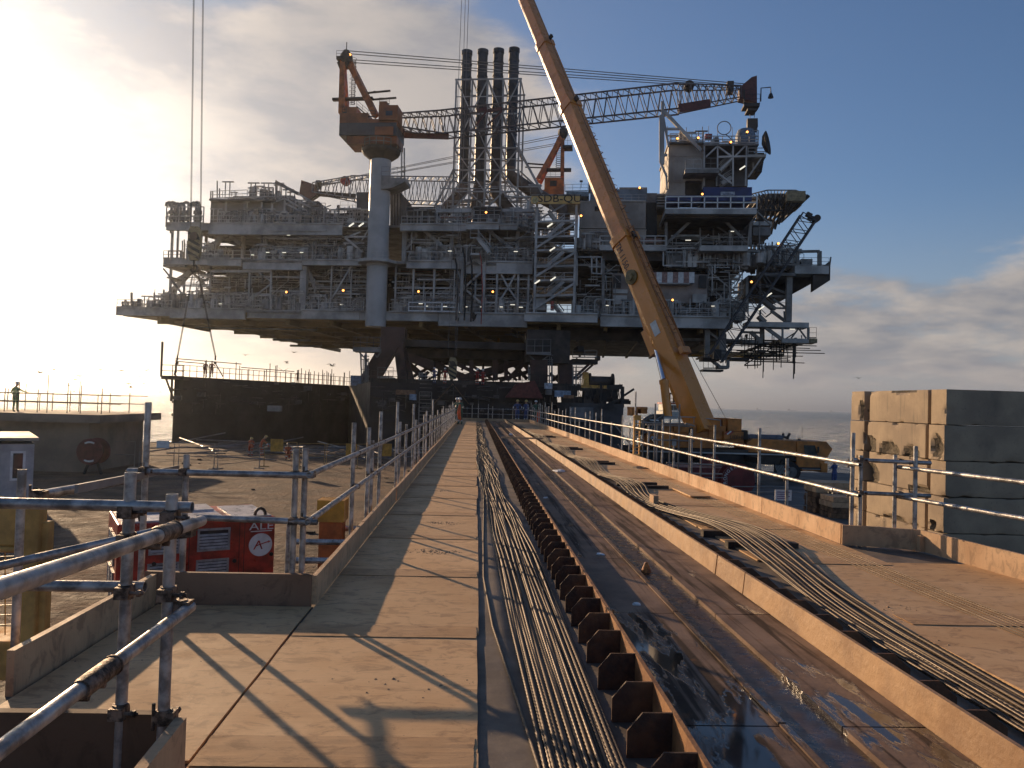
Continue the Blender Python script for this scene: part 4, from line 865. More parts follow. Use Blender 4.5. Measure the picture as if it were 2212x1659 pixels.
for Y0, Y1 in ((350, 200), (700, 500), (935, 735)): tbeam('stair_brace', 3, sx0, Y0, sx1-60, Y1, 3, .45, M_GREY)
tbox('cabinet', 3, 1605, 940, 1705, 1048, -1.2, 1.5, M_GREY); tbox('cabinet', 3, 1745, 975, 1770, 1045, -1, 0, M_RED)
# ---- accommodation block (beige, corrugated) and its neighbours
def corr(name, k, X0, Y0, X1, Y1, d0, d1, m, pitch=.55):
    a = lp(k, X0, (Y0+Y1)/2, d0).x; b = lp(k, X1, (Y0+Y1)/2, d0).x; zt = lp(k, (X0+X1)/2, Y0, d0).z; zb = lp(k, (X0+X1)/2, Y1, d0).z
    mb = MB(TS); mb.box((a, d0, zb), (b, d1, zt)); n = int((b-a)/pitch)
    for i in range(n): u = a+(b-a)*(i+.25)/n; mb.box((u, d0-.09, zb+.03), (u+pitch*.45, d0-.003, zt-.03))
    for z in (zb-.02, zt-.15): mb.box((a-.05, d0-.14, z), (b+.05, d0-.095, z+.17))
    return P_(name, mb, m)
BEI = mat('beige_accommodation', (.36, .31, .26), .6, 0, .2, .25, .05)
GRB = mat('grey_blue_roof_house', (.19, .22, .25), .55, 0, .25, .4, .05)
corr('accommodation_block', 4, 165, 990, 690, 1205, 1, 18, BEI); corr('accommodation_block', 4, 160, 1215, 690, 1375, .6, 18, BEI)
tbox('window', 4, 285, 1030, 335, 1062, .7, 1.3, M_BLACK); tbox('blue_door', 4, 408, 1190, 470, 1285, .3, 1.0, M_NAVY)
tbox('roof_house', 4, 250, 895, 700, 988, 3, 16, GRB); tbox('roof_house', 4, 60, 915, 240, 950, 1, 12, mat('teal_grey', (.16, .22, .25), .5)); tbox('roof_box', 4, 480, 880, 700, 912, 5, 12, BEI); tbox('roof_house', 4, 700, 925, 780, 1000, 6, 14, GRB)
hrail(lp(4, 50, 915, 1), lp(4, 230, 912, 1), h=1.8, sp=1.8, m=GRB); hrail(lp(4, 245, 985, .8), lp(4, 690, 990, .8), h=1.6)
tbeam('mast', 4, 178, 880, 178, 830, 4, .15, M_GREY2); tbox('mast_sensor', 4, 167, 824, 190, 834, 3.8, 4.2, M_DARK); tbox('chimney_box', 4, 235, 838, 252, 900, 5, 7, M_GREY2)
tbox('dark_gap_fill', 4, 695, 1000, 780, 1280, 6, 12, M_BLACK); tbox('sunlit_stair_wall', 4, 778, 1045, 838, 1250, 8, 20, mat('sunlit_cream', (.62, .45, .25), .6, 0, .2, .4))  # black box paints the gap's shade; cream carries the sunlight on the stair wall
hrail(lp(4, 325, 1345, -1), lp(4, 850, 1345, -1), h=2.4, th=.22, sp=2.1, m=M_GREY, name='white_railing'); tbox('balcony', 4, 325, 1345, 850, 1380, -1.2, 5, M_GREY); tbox('balcony_soffit', 4, 345, 1385, 820, 1460, 0, 8, M_DARK)
tbox('panel', 4, 660, 1285, 815, 1320, .2, .6, mat('rose_panel', (.3, .18, .15), .6))
clutter(lp(4, 165, 1300).x, lp(4, 330, 1300).x, -.6, .4, lp(4, 200, 1375).z, lp(4, 200, 1290).z, 22, 61)
# frames hanging below the balcony
for X0, Y0, X1, Y1 in ((828, 1380, 828, 1500), (828, 1500, 988, 1500), (988, 1380, 988, 1500), (828, 1365, 1000, 1365), (128, 1432, 340, 1432), (262, 1440, 262, 1560), (340, 1440, 340, 1565), (262, 1560, 340, 1565), (300, 1440, 300, 1560), (145, 1400, 145, 1659)): tbeam('hanging_frame', 4, X0, Y0, X1, Y1, -.9, .35, M_GREY)
# ---- dark centre under the right tower + stair frames
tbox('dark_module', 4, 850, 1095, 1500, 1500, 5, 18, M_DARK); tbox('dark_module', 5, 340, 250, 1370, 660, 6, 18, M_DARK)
tbox('lower_balcony', 4, 1115, 1350, 1500, 1382, -.5, 5, M_GREY)
hrail(lp(4, 1125, 1350, -.4), lp(4, 1500, 1350, -.4), h=2.2, sp=2.6)
for X0, Y0, X1, Y1, d in ((850, 1330, 1040, 1150, .5), (1320, 1150, 1500, 1330, .5), (1250, 1190, 1480, 1335, 3), (1120, 1200, 1120, 1350, 1), (1250, 1350, 1400, 1240, 1), (1225, 1180, 1225, 1350, 4), (1355, 1220, 1355, 1350, .6), (850, 1100, 850, 1380, .4), (1530, 1090, 1500, 1340, .2), (1560, 1060, 1690, 1190, 1), (1590, 1150, 1590, 1350, 1.2), (1515, 1080, 1515, 1350, .6)): tbeam('brace', 4, X0, Y0, X1, Y1, d, .75 if d < 1 else .35, M_GREY2)
clutter(lp(4, 860, 1300).x, lp(4, 1500, 1300).x, 1, 5, lp(4, 1100, 1500).z, lp(4, 1100, 1200).z, 90, 62)
clutter(lp(4, 1500, 1400).x, lp(4, 1900, 1400).x, 1, 8, lp(4, 1700, 1480).z, lp(4, 1700, 1290).z, 90, 63)
clutter(lp(5, 1180, 300).x, lp(5, 1480, 300).x, .5, 6, zL0, lp(5, 1300, 200).z, 90, 64)
# workshop block with striped canopy and louvre windows
tbox('workshop_block', 5, 425, 360, 1175, 585, 1.5, 6, mat('pinkish_cladding', (.33, .27, .235), .6, 0, .2, .4))
for X in (435, 1112): tbox('louvre_window', 5, X, 370, X+58, 470, 1.2, 1.6, M_BLACK)
for i, X in enumerate(range(560, 1040, 43)): tbox('canopy_panel', 5, X, 345, X+42, 430, .2+.0*i, 1.4, M_WHITE if i % 2 else mat('rose_stripe', (.34, .2, .17), .6))
tbox('workshop_ledge', 5, 560, 428, 1040, 438, .0, 1.5, M_GREY); tbox('cabinet', 5, 1060, 520, 1170, 585, .8, 1.5, M_GREY); tbox('cabinet', 5, 430, 530, 540, 600, .7, 1.5, M_GREY)
tbox('workshop_panel', 5, 430, 482, 545, 512, 1.1, 1.5, M_GREY)
for i in range(10): tbeam('post', 5, 440+i*75, 660, 440+i*75, 590-(i % 3)*18, -.1, .22, M_GREY)
tbeam('drain_pipe', 5, 370, 370, 380, 500, .5, .4, M_GREY, rnd_=True); tbeam('column', 5, 352, 240, 352, 660, 0, .8, M_GREY2)
for X0, Y0, X1, Y1 in ((1275, 345, 1350, 345), (1350, 345, 1360, 640), (1180, 390, 1270, 390), (1215, 300, 1215, 500), (1380, 230, 1380, 320), (1170, 290, 1480, 290), (1310, 430, 1310, 650), (1290, 545, 1290, 650)): tbeam('pipe', 5, X0, Y0, X1, Y1, 1, .3, M_GREY, rnd_=True)
# ---- upper right tower
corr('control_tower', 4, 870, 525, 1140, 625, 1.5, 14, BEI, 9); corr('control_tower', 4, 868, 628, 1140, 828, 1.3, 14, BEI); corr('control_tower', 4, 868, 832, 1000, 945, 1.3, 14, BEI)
tbox('dark_wall', 4, 1140, 545, 1500, 870, 6, 14, mat('dark_grey_cladding', (.11, .105, .11), .6, 0, .2, .3)); tbox('dark_wall', 4, 985, 770, 1260, 945, 2.2, 8, M_DARK)  # wall clad in a darker grey than the beige tower
tbox('roof_platform', 4, 865, 515, 1150, 530, .8, 14, M_GREY2); tbox('roof_platform', 4, 1150, 533, 1585, 548, .6, 14, M_GREY2); tbox('roof_platform', 4, 1380, 628, 1640, 645, .8, 10, M_GREY2)
tbox('service_balcony', 4, 1000, 735, 1270, 765, -1.5, 2, M_GREY2); hrail(lp(4, 1002, 735, -1.5), lp(4, 1130, 735, -1.5), h=2.3); hrail(lp(4, 1145, 735, -1.5), lp(4, 1262, 735, -1.5), h=2.6)
for X0, Y0, X1, Y1, d in ((1152, 545, 1152, 870, .8), (1258, 550, 1258, 740, .8), (1380, 545, 1380, 870, .8), (1488, 540, 1480, 870, .8), (1165, 640, 1250, 560, .8), (1265, 560, 1375, 640, .8), (1390, 640, 1480, 550, .8), (1275, 745, 1375, 650, .8), (1260, 770, 1370, 850, .8), (1150, 830, 1260, 760, 3), (1610, 640, 1500, 800, 1), (1540, 640, 1540, 740, 3), (1250, 740, 1250, 870, 2), (1140, 600, 1140, 900, 1.5), (1560, 550, 1560, 630, 2)): tbeam('brace', 4, X0, Y0, X1, Y1, d, .42, M_GREY)
tbeam('cross_beam', 4, 1265, 640, 1640, 632, .8, .5, M_GREY); flight(4, 1275, 745, 1375, 655, 2); flight(4, 1290, 850, 1370, 800, 2)
hrail(lp(4, 880, 512, .8), lp(4, 1140, 512, .8), h=1.7, th=.16); hrail(lp(4, 1155, 530, .6), lp(4, 1580, 530, .6), h=1.7, th=.16, sp=1.6); hrail(lp(4, 1420, 530, 2), lp(4, 1580, 528, 2), h=3.0, th=.14); hrail(lp(4, 1500, 628, .9), lp(4, 1640, 628, .9), h=1.8, th=.14)
for X0, Y0, X1, Y1, w in ((822, 200, 825, 700, .8), (806, 310, 806, 680, .7), (825, 310, 870, 560, .6), (835, 280, 1125, 590, .9), (820, 418, 960, 418, .6), (806, 680, 855, 800, .6), (806, 625, 860, 625, .6), (850, 770, 858, 900, .5)): tbeam('flare_frame', 4, X0, Y0, X1, Y1, .3, w, M_GREY)
mb = MB(TS); q = lp(4, 1605, 545, 1); mb.lathe((q.x, .8, q.z), [(.1, 0), (1.1, .3), (1.65, .8), (1.65, .86), (1.0, .45)], 18, (.9, -.4, .15)); P_('dish_antenna', mb, M_DARK, smooth=True)
mb = MB(TS); q = lp(4, 1480, 490, 3); mb.lathe((q.x, 3, q.z-1), [(1.4, 0), (1.4, 1.4), (1.1, 2.1), (.3, 2.4)], 14); P_('radome', mb, mat('radome', (.18, .22, .27), .5), smooth=True)
tbox('roof_box', 4, 955, 440, 1012, 512, 2, 5, M_GREY2); tbox('roof_box', 4, 1160, 455, 1215, 490, 3, 4, M_RED)
for X, Yt, w in ((1010, 405, .1), (1138, 400, .12), (1187, 395, .07), (1257, 390, .07), (1375, 405, .07), (1570, 412, .14), (860, 395, .1), (1425, 455, .12)): tbeam('antenna', 4, X, 530, X, Yt, 2, w*1.6, M_GREY2)
mb = MB(TS); a = lp(4, 1310, 410, 2); pts = [(a.x+.95*math.cos(t)*(1 if abs(math.cos(t)) < .8 else 1), 2, a.z+.95*math.sin(t)) for t in [i*math.pi/8 for i in range(17)]]; mb.tube(pts, .07, 5); mb.tube([(a.x+.3, 2, a.z-.95), (a.x+1.0, 2, a.z-1.6), (a.x+1.0, 2, a.z-6)], .07, 5); P_('loop_antenna', mb, M_GREY2)
for i in range(6): tbox('window', 4, 1440-0*i, 0, 0, 0, 0, 0, M_DARK) if False else None
clutter(lp(4, 880, 500).x, lp(4, 1580, 500).x, 2, 6, lp(4, 1200, 530).z, lp(4, 1200, 470).z, 50, 65)
for i in range(7): q = lp(4, 1540-i*3, 640+i*17, 10); mb = MB(TS); mb.box((q.x-3, 8, q.z-.9), (q.x+1.2+(.9*i if 0 else 0), 12, q.z)); P_('stepped_bracket', mb, M_DARK)
# navy container and its balcony
tbox('navy_container', 4, 860, 945, 1130, 985, .2, 4, M_NAVY); tbox('navy_container', 4, 1145, 878, 1530, 985, .2, 6, M_NAVY); sgn = tbox('container_sign', 4, 1284, 915, 1393, 942, -.05, .18, mat('pale_sign', (.45, .5, .55), .5)); q = lp(4, 1345, 929, -.1); [MB(TS).box((q.x-.7, -.075, q.z-.14+.16*i), (q.x+.7-.3*i, -.055, q.z-.06+.16*i)).build('text_line', M_NAVY, sgn) for i in range(2)]
tbox('main_balcony', 4, 843, 1052, 1568, 1090, -3, 6, M_GREY); hrail(lp(4, 845, 1052, -3), lp(4, 1568, 1052, -3), h=2.9, th=.26, sp=2.6, m=M_WHITE, name='white_railing')
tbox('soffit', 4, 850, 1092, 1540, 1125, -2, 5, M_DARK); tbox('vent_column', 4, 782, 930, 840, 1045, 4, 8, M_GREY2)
for i in range(5): tbox('vent_louvre', 4, 776, 935+i*22, 845, 943+i*22, 3.4, 4, M_GREY)
# ---- helideck with truss below
q0 = lp(4, 1530, 905, 4); q1 = lp(4, 1950, 960, 4); hz = lp(4, 1750, 880, 8).z
hcx = lp(4, 1715, 880, 14).x; hx0 = lp(4, 1535, 880, 10).x; hx1 = lp(4, 1945, 880, 14).x; hr_ = (hx1-hx0)/2
oct_ = [(hx0+hr_+hr_*math.cos(R(22.5+45*i)), 16+hr_*1.2*math.sin(R(22.5+45*i))) for i in range(8)]
mb = MB(TS); mb.prism(oct_, hz-1.1, hz, 'z'); P_('helideck', mb, M_GREY2)
mb = MB(TS); oo = [(hx0+hr_+(hr_+1.1)*math.cos(R(22.5+45*i)), 16+(hr_*1.2+1.1)*math.sin(R(22.5+45*i))) for i in range(8)]
for i in range(8): a = oo[i]; b = oo[(i+1) % 8]; mb.beam((*a, hz+.2), (*b, hz+.2), .15); mb.beam((*oct_[i], hz-.2), (*a, hz+.2), .12); [mb.beam((a[0]+(b[0]-a[0])*j/8, a[1]+(b[1]-a[1])*j/8, hz+.2), (oct_[i][0]+(oct_[(i+1) % 8][0]-oct_[i][0])*j/8, oct_[i][1]+(oct_[(i+1) % 8][1]-oct_[i][1])*j/8, hz-.3), .1) for j in range(8)]
P_('safety_net', mb, M_GREY2)
mb = MB(TS); r_ = random.Random(9); base = [(hx0+1, 10), (hx0+4.5, 12), (hx0+1, 20), (hx0+8, 14)]
for i in range(9):
    for j in range(3): mb.beam((hx0+1+i*(2*hr_-2)/8, 8+j*7, hz-1.1), (hx0+1+i*(hr_)/8, 9+j*6, hz-9+i*.75), .22)
    mb.beam((hx0+1+i*(2*hr_-2)/8, 8, hz-1.3), (hx0+1+i*(2*hr_-2)/8, 24, hz-1.3), .3)
for s_ in range(3):
    zz = hz-3.4-s_*2.5; rr = 2*hr_-2-s_*2.6-3.2
    for dd in (8, 14, 20): mb.beam((hx0+.5, dd, zz), (hx0+.5+rr, dd, zz), .25); 
    mb.beam((hx0+.5+rr, 8, zz), (hx0+.5+rr, 20, zz), .25)
    for i in range(5): mb.beam((hx0+.5+rr*i/5, 8, zz), (hx0+.5+rr*(i+1)/5, 8, zz+2.4), .2); mb.beam((hx0+.5+rr*(i+1)/5, 8, zz), (hx0+.5+rr*i/5, 8, zz+2.4), .2)
P_('helideck_truss', mb, M_DARK)
tbox('helideck_access', 4, 1810, 908, 1955, 985, 2, 3, mat('ochre_net', (.33, .25, .13), .6)) 
tbox('walkway', 4, 1540, 1195, 1680, 1260, 3, 9, M_GREY2); tbox('walkway', 4, 1540, 1150, 1690, 1180, 5, 9, M_GREY)
# ---- right end lower decks
tbox('end_deck', 5, 1870, 295, 2140, 358, 1, 14, M_GREY); tbox('end_deck', 5, 1590, 350, 1875, 372, 0, 12, M_GREY2); tbox('end_soffit', 5, 1500, 372, 1850, 525, 8, 16, M_DARK)
a = lp(5, 1845, 360, 3).x; b = lp(5, 2130, 360, 3).x; z = lp(5, 1900, 362, 3).z; z2 = lp(5, 1900, 525, 3).z
mb = MB(TS); mb.prism([(a, z), (b, z), (b-3, z-1.8), (b-5.5, z-3.2), (b-9, z2+.6), (b-9.5, z2), (a, z2)], 4, 13, 'y'); P_('end_hull', mb, M_DARK)
mb = MB(TS); q = lp(5, 2075, 430, 2); mb.prism([(q.x-1.2, q.z-1.3), (q.x+1.1, q.z+.3), (q.x+1.1, q.z+3), (q.x-1.2, q.z+1)], 1.5, 2.5, 'y'); P_('end_flap', mb, M_DARK)
hrail(lp(5, 1720, 290, 1), lp(5, 2140, 295, 1), h=1.9, sp=1.6, m=M_GREY2); tbeam('gantry', 5, 1740, 185, 2065, 180, 3, .7, M_GREY2); tbeam('gantry', 5, 2065, 180, 2065, 295, 3, 1.0, M_GREY2)
tbox('equipment_box', 5, 1920, 240, 2010, 290, 3, 7, M_GREY2); tbox('equipment_box', 5, 1810, 235, 1880, 350, 4, 8, M_DARK); tbeam('post', 5, 2140, 340, 2155, 225, 2, .3, M_DARK)
clutter(lp(5, 1600, 200).x, lp(5, 1960, 200).x, 2, 8, lp(5, 1800, 300).z, lp(5, 1800, 120).z, 60, 66)
for X0, Y0, X1, Y1, w, d in ((1825, 370, 1818, 740, 1.5, 1), (1820, 520, 1640, 450, .5, 2), (1820, 640, 1700, 560, .5, 2), (1680, 650, 1800, 738, .8, 2), (1785, 655, 1790, 738, .4, 1), (1600, 535, 1810, 535, .4, 2), (1700, 630, 1810, 632, .5, 1.5), (1640, 700, 1700, 655, .4, 3), (1595, 345, 1595, 740, .5, 4), (1490, 385, 1490, 660, .7, 2)): tbeam('brace', 5, X0, Y0, X1, Y1, d, w, M_GREY2)
flight(5, 1620, 560, 1720, 640, 2.5, m=M_GREY2); flight(5, 1590, 690, 1640, 740, 2.5, m=M_GREY2); hrail(lp(5, 1710, 632, 1.4), lp(5, 1805, 632, 1.4), h=2.6, m=M_GREY2)
tbox('lower_end_beam', 5, 1490, 740, 1982, 780, 0, 3, M_GREY); tbox('lower_end_deck', 5, 1770, 870, 1980, 905, .2, 8, M_GREY)
for X0, Y0, X1, Y1, w, d in ((1975, 780, 1975, 880, .5, .3), (1772, 780, 1772, 870, .5, .3), (1840, 870, 1900, 790, .4, .5), (1900, 790, 1960, 870, .4, .5), (1640, 785, 1770, 880, .9, .6), (1175, 780, 1175, 1020, 1.4, 1), (1290, 780, 1300, 1040, 1.8, 1), (1180, 1000, 1290, 880, .6, 1), (1190, 820, 1290, 890, .6, 1), (1170, 1010, 1280, 1100, .9, 1), (1340, 1040, 1340, 1100, .8, 1), (1520, 820, 1600, 890, 1.0, 2), (1610, 780, 1612, 900, 1.1, 2), (1460, 820, 1600, 825, .6, 2), (1440, 900, 1610, 905, 1.4, 2)): tbeam('lower_brace', 5, X0, Y0, X1, Y1, d, w, M_GREY2)
tbox('lower_shoe', 5, 1265, 1085, 1350, 1108, .4, 3, M_GREY2); tbox('lower_stage', 5, 1140, 1022, 1270, 1045, .4, 4, M_DARK); tbox('lower_stage', 5, 1140, 1115, 1305, 1130, .4, 3, M_DARK); tbox('lower_stage', 5, 1350, 1025, 1510, 1042, .8, 4, M_DARK); tbox('lower_stage', 5, 1585, 960, 1640, 980, 1, 4, M_DARK)
hrail(lp(5, 1145, 1110, .5), lp(5, 1300, 1110, .5), h=3.4, th=.09, m=M_DARK, sp=1.0)
tbox('yellow_tip', 5, 1985, 872, 2048, 905, 2, 5, mat('ochre_net', (.33, .25, .13))); hrail(lp(5, 1985, 870, 2), lp(5, 2040, 870, 2), h=2.6, m=M_DARK)
scf = MB(TS); r_ = random.Random(12)      # hanging scaffold
for i in range(26):
    X = r_.uniform(1320, 1880); Yc = 830+ (X-1320)*.05; a = lp(5, X, Yc+r_.uniform(-20, 60), r_.choice((1.5, 4))); L_ = r_.uniform(1.5, 5.5); scf.tube([a, (a.x, a.y, a.z-L_)], .06, 4)
for i in range(30):
    X = r_.uniform(1320, 1700); Y_ = r_.uniform(850, 1075) if X < 1600 else r_.uniform(900, 1000); a = lp(5, X, Y_, r_.choice((1.5, 4))); L_ = r_.uniform(2, 8); scf.tube([a, (a.x+L_, a.y, a.z+r_.uniform(-.1, .1))], .06, 4)
for X0, Y0, X1, Y1 in ((1470, 1080, 1880, 820), (1470, 1085, 1600, 1080), (1640, 1020, 1890, 900), (1600, 1080, 1600, 860), (1750, 1040, 1750, 900), (1875, 1020, 1875, 905), (1660, 975, 1890, 985), (1725, 1050, 1725, 900), (1480, 1060, 1610, 880)): scf.tube([lp(5, X0, Y0, 2), lp(5, X1, Y1, 2)], .09, 5)
stuff(P_('hanging_scaffold', scf, M_DARK))
# ---- lights on the platform
AMB = emis('amber_lamp', (1, .36, .08), 4.0); FLU = emis('tube_lamp', (1, .93, .75), .9)
for k, X, Y_ in ((3, 1237, 278), (3, 703, 903), (3, 1290, 905), (1, 1470, 1108), (1, 1918, 1095), (4, 938, 499), (4, 1103, 494), (4, 1360, 528), (4, 1490, 447), (4, 640, 888), (4, 1135, 938), (5, 900, 568), (5, 1523, 425), (5, 1735, 122), (3, 110, 895), (3, 1987, 305)):
    q = lp(k, X, Y_, -2.2 if k != 4 else -.6); mb = MB(TS); mb.lathe((q.x, q.y, q.z), [(.06, -.3), (.2, 0), (.21, .12), (.12, .3)], 10, (0, 1, 0)); fl = P_('floodlight', mb, M_BLACK); mb = MB(TS); s_ = .15; mb.lathe((q.x, q.y-.32, q.z), [(s_*.7, -.06), (s_, 0), (s_, .03)], 10, (0, 1, 0)); mb.build('lens', AMB, fl)
for k, X, Y_, w in ((3, 948, 578, 50), (3, 1470, 582, 50), (3, 717, 995, 50), (3, 760, 1014, 46), (3, 910, 1017, 50), (3, 1445, 1003, 56), (3, 1075, 1020, 40), (3, 1200, 1021, 40), (3, 1355, 1020, 40), (3, 1510, 1023, 50), (1, 1195, 810, 42), (1, 1315, 790, 46), (1, 1445, 791, 48), (1, 1585, 790, 48), (1, 1480, 653, 46), (1, 940, 1197, 40), (1, 1900, 1203, 40), (4, 1025, 1297, 64), (4, 1375, 1227, 40), (4, 230, 1328, 60), (5, 1850, 795, 60), (5, 1225, 612, 50), (5, 385, 607, 40), (3, 1845, 948, 40), (3, 1030, 1063, 30), (3, 1130, 605, 30)):
    q = lp(k, X, Y_, -.1); mb = MB(TS); l = w*.013; mb.box((q.x-l/2, q.y-.1, q.z), (q.x+l/2, q.y+.1, q.z+.1)); fx_ = P_('lamp_fitting', mb, M_GREY); mb = MB(TS); mb.box((q.x-l/2+.05, q.y-.06, q.z-.07), (q.x+l/2-.05, q.y+.08, q.z-.003)); mb.build('lamp_tube', FLU, fx_)
for k, X, Y_ in ((3, 168, 373), (3, 246, 372), (3, 1740, 375), (3, 1775, 690), (3, 1760, 565), (3, 1765, 800), (3, 1640, 825), (4, 1455, 725), (5, 1605, 630), (5, 1665, 525)):
    q = lp(k, X, Y_, -1.6); mb = MB(TS); mb.beam((q.x-.35, q.y, q.z-.25), (q.x+.35, q.y, q.z+.25), .16); mb.build('lamp_tube', FLU, plat)
# hanging hoses at the centre of the front
for i, (X, Yt, Yb, m) in enumerate(((990, 640, 1130, M_BLACK), (1050, 550, 1130, M_BLACK), (1108, 620, 1140, M_BLACK), (1183, 590, 1160, M_RED), (1000, 1080, 1135, M_BLACK), (1120, 1060, 1135, M_BLACK), (1135, 1065, 1100, M_BLACK))):
    a = lp(3, X, Yt, -1.5); b = lp(3, X+(12 if i % 2 else 6), Yb, -1.5); mb = MB(TS); mb.tube([a, (a.x+.25, -1.5, a.z-1.0), ((a.x+b.x)/2+.3, -1.5, (a.z+b.z)/2), b], .13 if m == M_BLACK else .07, 6); P_('hanging_hose', mb, m, smooth=True)
flight(3, 1170, 480, 1260, 590, -2.2); hrail(lp(3, 1110, 480, -2.2), lp(3, 1170, 480, -2.2), h=1.4); tbox('small_landing', 3, 1110, 595, 1180, 612, -2.2, 0, M_GREY); tbox('bridge_landing', 3, 270, 650, 460, 668, -3, 0, M_GREY); hrail(lp(3, 320, 648, -3), lp(3, 465, 648, -3), h=2.0)
tbeam('brace', 3, 455, 665, 590, 670, -1.5, .5, M_GREY2)
# ================================================================ platform cranes
def truss(mb, a, b, wa, ha, wb, hb, n, side, ch=.19, lt=.11, cross=False):
    """lattice boom from a to b; side = horizontal vector across the boom"""
    a = Vector(a); b = Vector(b); d = (b-a).normalized(); s_ = Vector(side).normalized(); up = s_.cross(d).normalized()
    if up.z < 0: up = -up
    def C_(f, i, j): w = wa+(wb-wa)*f; h = ha+(hb-ha)*f; return a+(b-a)*f+s_*w/2*i+up*h/2*j
    for i in (-1, 1):
        for j in (-1, 1): mb.beam(C_(0, i, j), C_(1, i, j), ch)
    for k in range(n):
        f0, f1 = k/n, (k+1)/n; fm = (f0+f1)/2
        for i in (-1, 1): mb.beam(C_(f0, i, -1), C_(fm, i, 1), lt); mb.beam(C_(fm, i, 1), C_(f1, i, -1), lt)
        for j in (-1, 1): mb.beam(C_(f0, -1, j), C_(f1, 1, j), lt*.8); mb.beam(C_(f0, -1, j), C_(f0, 1, j), lt*.8)
    for i in (-1, 1): mb.beam(C_(1, i, -1), C_(1, i, 1), lt)
    return mb
D_ = Vector((0, 1, 0))
def pedestal_crane():
    b = lp(3, 395, 1060, -1.4); root = thing('pedestal_crane', 'tall pedestal crane with orange house, grey column and long lattice boom before the exhaust stacks', 'crane', tuple(TS(b)))
    def Q(X, Y_, d=-1.4, k=2): return lp(k, X, Y_, d)
    c0 = Q(604, 940); u = c0.x; ct = c0.z
    mb = MB(TS); mb.lathe((u, -1.4, zL0-2.2), [(1.45, 0), (1.45, zL1-zL0+1.2), (1.55, zL1-zL0+1.3), (1.5, zL1-zL0+2.6), (1.46, ct-zL0+2.2)], 28); pd = mb.build('column', mat('column_grey', (.44, .43, .41), .45, 0, .1, .3), root, smooth=True)
    mb = MB(TS); mb.lathe((u, -1.4, zL1-.2), [(1.5, -.5), (2.9, -.4), (2.9, 0), (1.5, .1)], 8); mb.build('collar_platform', M_GREY, root)
    z = ct; mb = MB(TS); mb.lathe((u, -1.4, z), [(1.46, -.6), (2.5, .2), (2.7, .5), (2.75, .9), (1.5, .95)], 24); mb.build('ring_platform', M_DARK, root)
    mb = MB(TS); pts = [(u+2.65*math.cos(t), -1.4+2.65*math.sin(t)) for t in [i*math.pi/8 for i in range(17)]]
    for f in (.5, 1.0): mb.tube([(p[0], p[1], z+.9+f*1.15) for p in pts], .05, 5)
    for p in pts[:-1]: mb.beam((*p, z+.9), (*p, z+2.05), .08)
    mb.build('ring_handrail', M_GREY2, root)
    zt = Q(600, 815).z; mb = MB(TS); mb.lathe((u, -1.4, z+.95), [(1.5, 0), (1.5, zt-z-1.1), (1.62, zt-z-1.0), (1.62, zt-z)], 24); mb.build('slew_bearing', M_ORG, root, smooth=True)
    OB = mat('house_orange', (.30, .085, .022), .5, 0, .35, .35, .05); OD = mat('house_grey', (.06, .062, .07), .5, 0, .3, .4, .05)
    def hb(name, X0, Y0, X1, Y1, d0, d1, m): a = Q(X0, (Y0+Y1)/2, d0); c = Q(X1, (Y0+Y1)/2, d0); t = Q((X0+X1)/2, Y0, d0); l = Q((X0+X1)/2, Y1, d0); mb = MB(TS); mb.box((a.x, d0, l.z), (c.x, d1, t.z)); return mb.build(name, m, root)
    hb('house_base', 335, 765, 728, 835, -3.2, .6, OB); hb('house_body', 273, 670, 725, 768, -3.6, 1.0, OD); hb('machinery_house', 276, 592, 500, 672, -3.4, .8, OB); hb('house_rear', 290, 545, 412, 592, -2.8, .2, OB); hb('front_plate', 500, 640, 735, 690, -3.5, .9, OB)
    cab = hb('cab', 585, 530, 735, 645, -4.0, -1.2, OB); hb2 = hb('cab_window', 640, 575, 694, 612, -4.06, -3.98, mat('dark_glass', (.02, .03, .05), .08, 0, .1, 1, 0)); hb('door', 555, 700, 700, 765, -3.75, -3.55, OB)
    mb = MB(TS); a = Q(590, 530, -3.9); c = Q(650, 530, -3.9); mb.box(a, (c.x, -1.4, a.z+.5)); mb.build('cab_roof', OB, root)
    for (X0, Y0, X1, Y1) in ((300, 592, 330, 592), (410, 545, 500, 620), (590, 525, 670, 525), (500, 625, 560, 625)):
        hrail(Q(X0, Y0, -3.3), Q(X1, Y1, -3.3), root, h=1.6, m=M_BLACK)
    # A-frame
    A = Q(330, 120, -1.4)
    for X0, Y0, w in ((300, 560, .75), (342, 545, .6)): mb = MB(TS); mb.beam(Q(X0-8, Y0+40, -2.8 if X0 == 300 else 0), (A.x-.3, -1.8, A.z-1.2), w); mb.build('a_frame_leg', M_ORG, root)
    for dd in (-2.8, 0): mb = MB(TS); mb.beam(Q(565, 620, dd), (A.x+.4, -1.4, A.z-1.2), .8); mb.build('a_frame_leg', M_ORG, root)
    mb = MB(TS); mb.beam(Q(222, 488, -2), Q(540, 478, -2), .6, .35); mb.beam(Q(490, 435, -2), Q(678, 417, -2), .22); mb.beam(Q(500, 440), Q(560, 420), .14); mb.beam(Q(530, 488, -2), Q(725, 473, -2), .22); mb.build('cross_arm', M_DARK, root)
    mb = MB(TS); mb.lathe((A.x, -1.4, A.z-1.0), [(.5, -1.2), (1.0, -.4), (.9, .6), (.4, 1.4)], 10); mb.beam((A.x, -1.4, A.z), (A.x, -1.4, A.z+1.6), .1); mb.build('head_sheave', M_DARK, root, smooth=True)
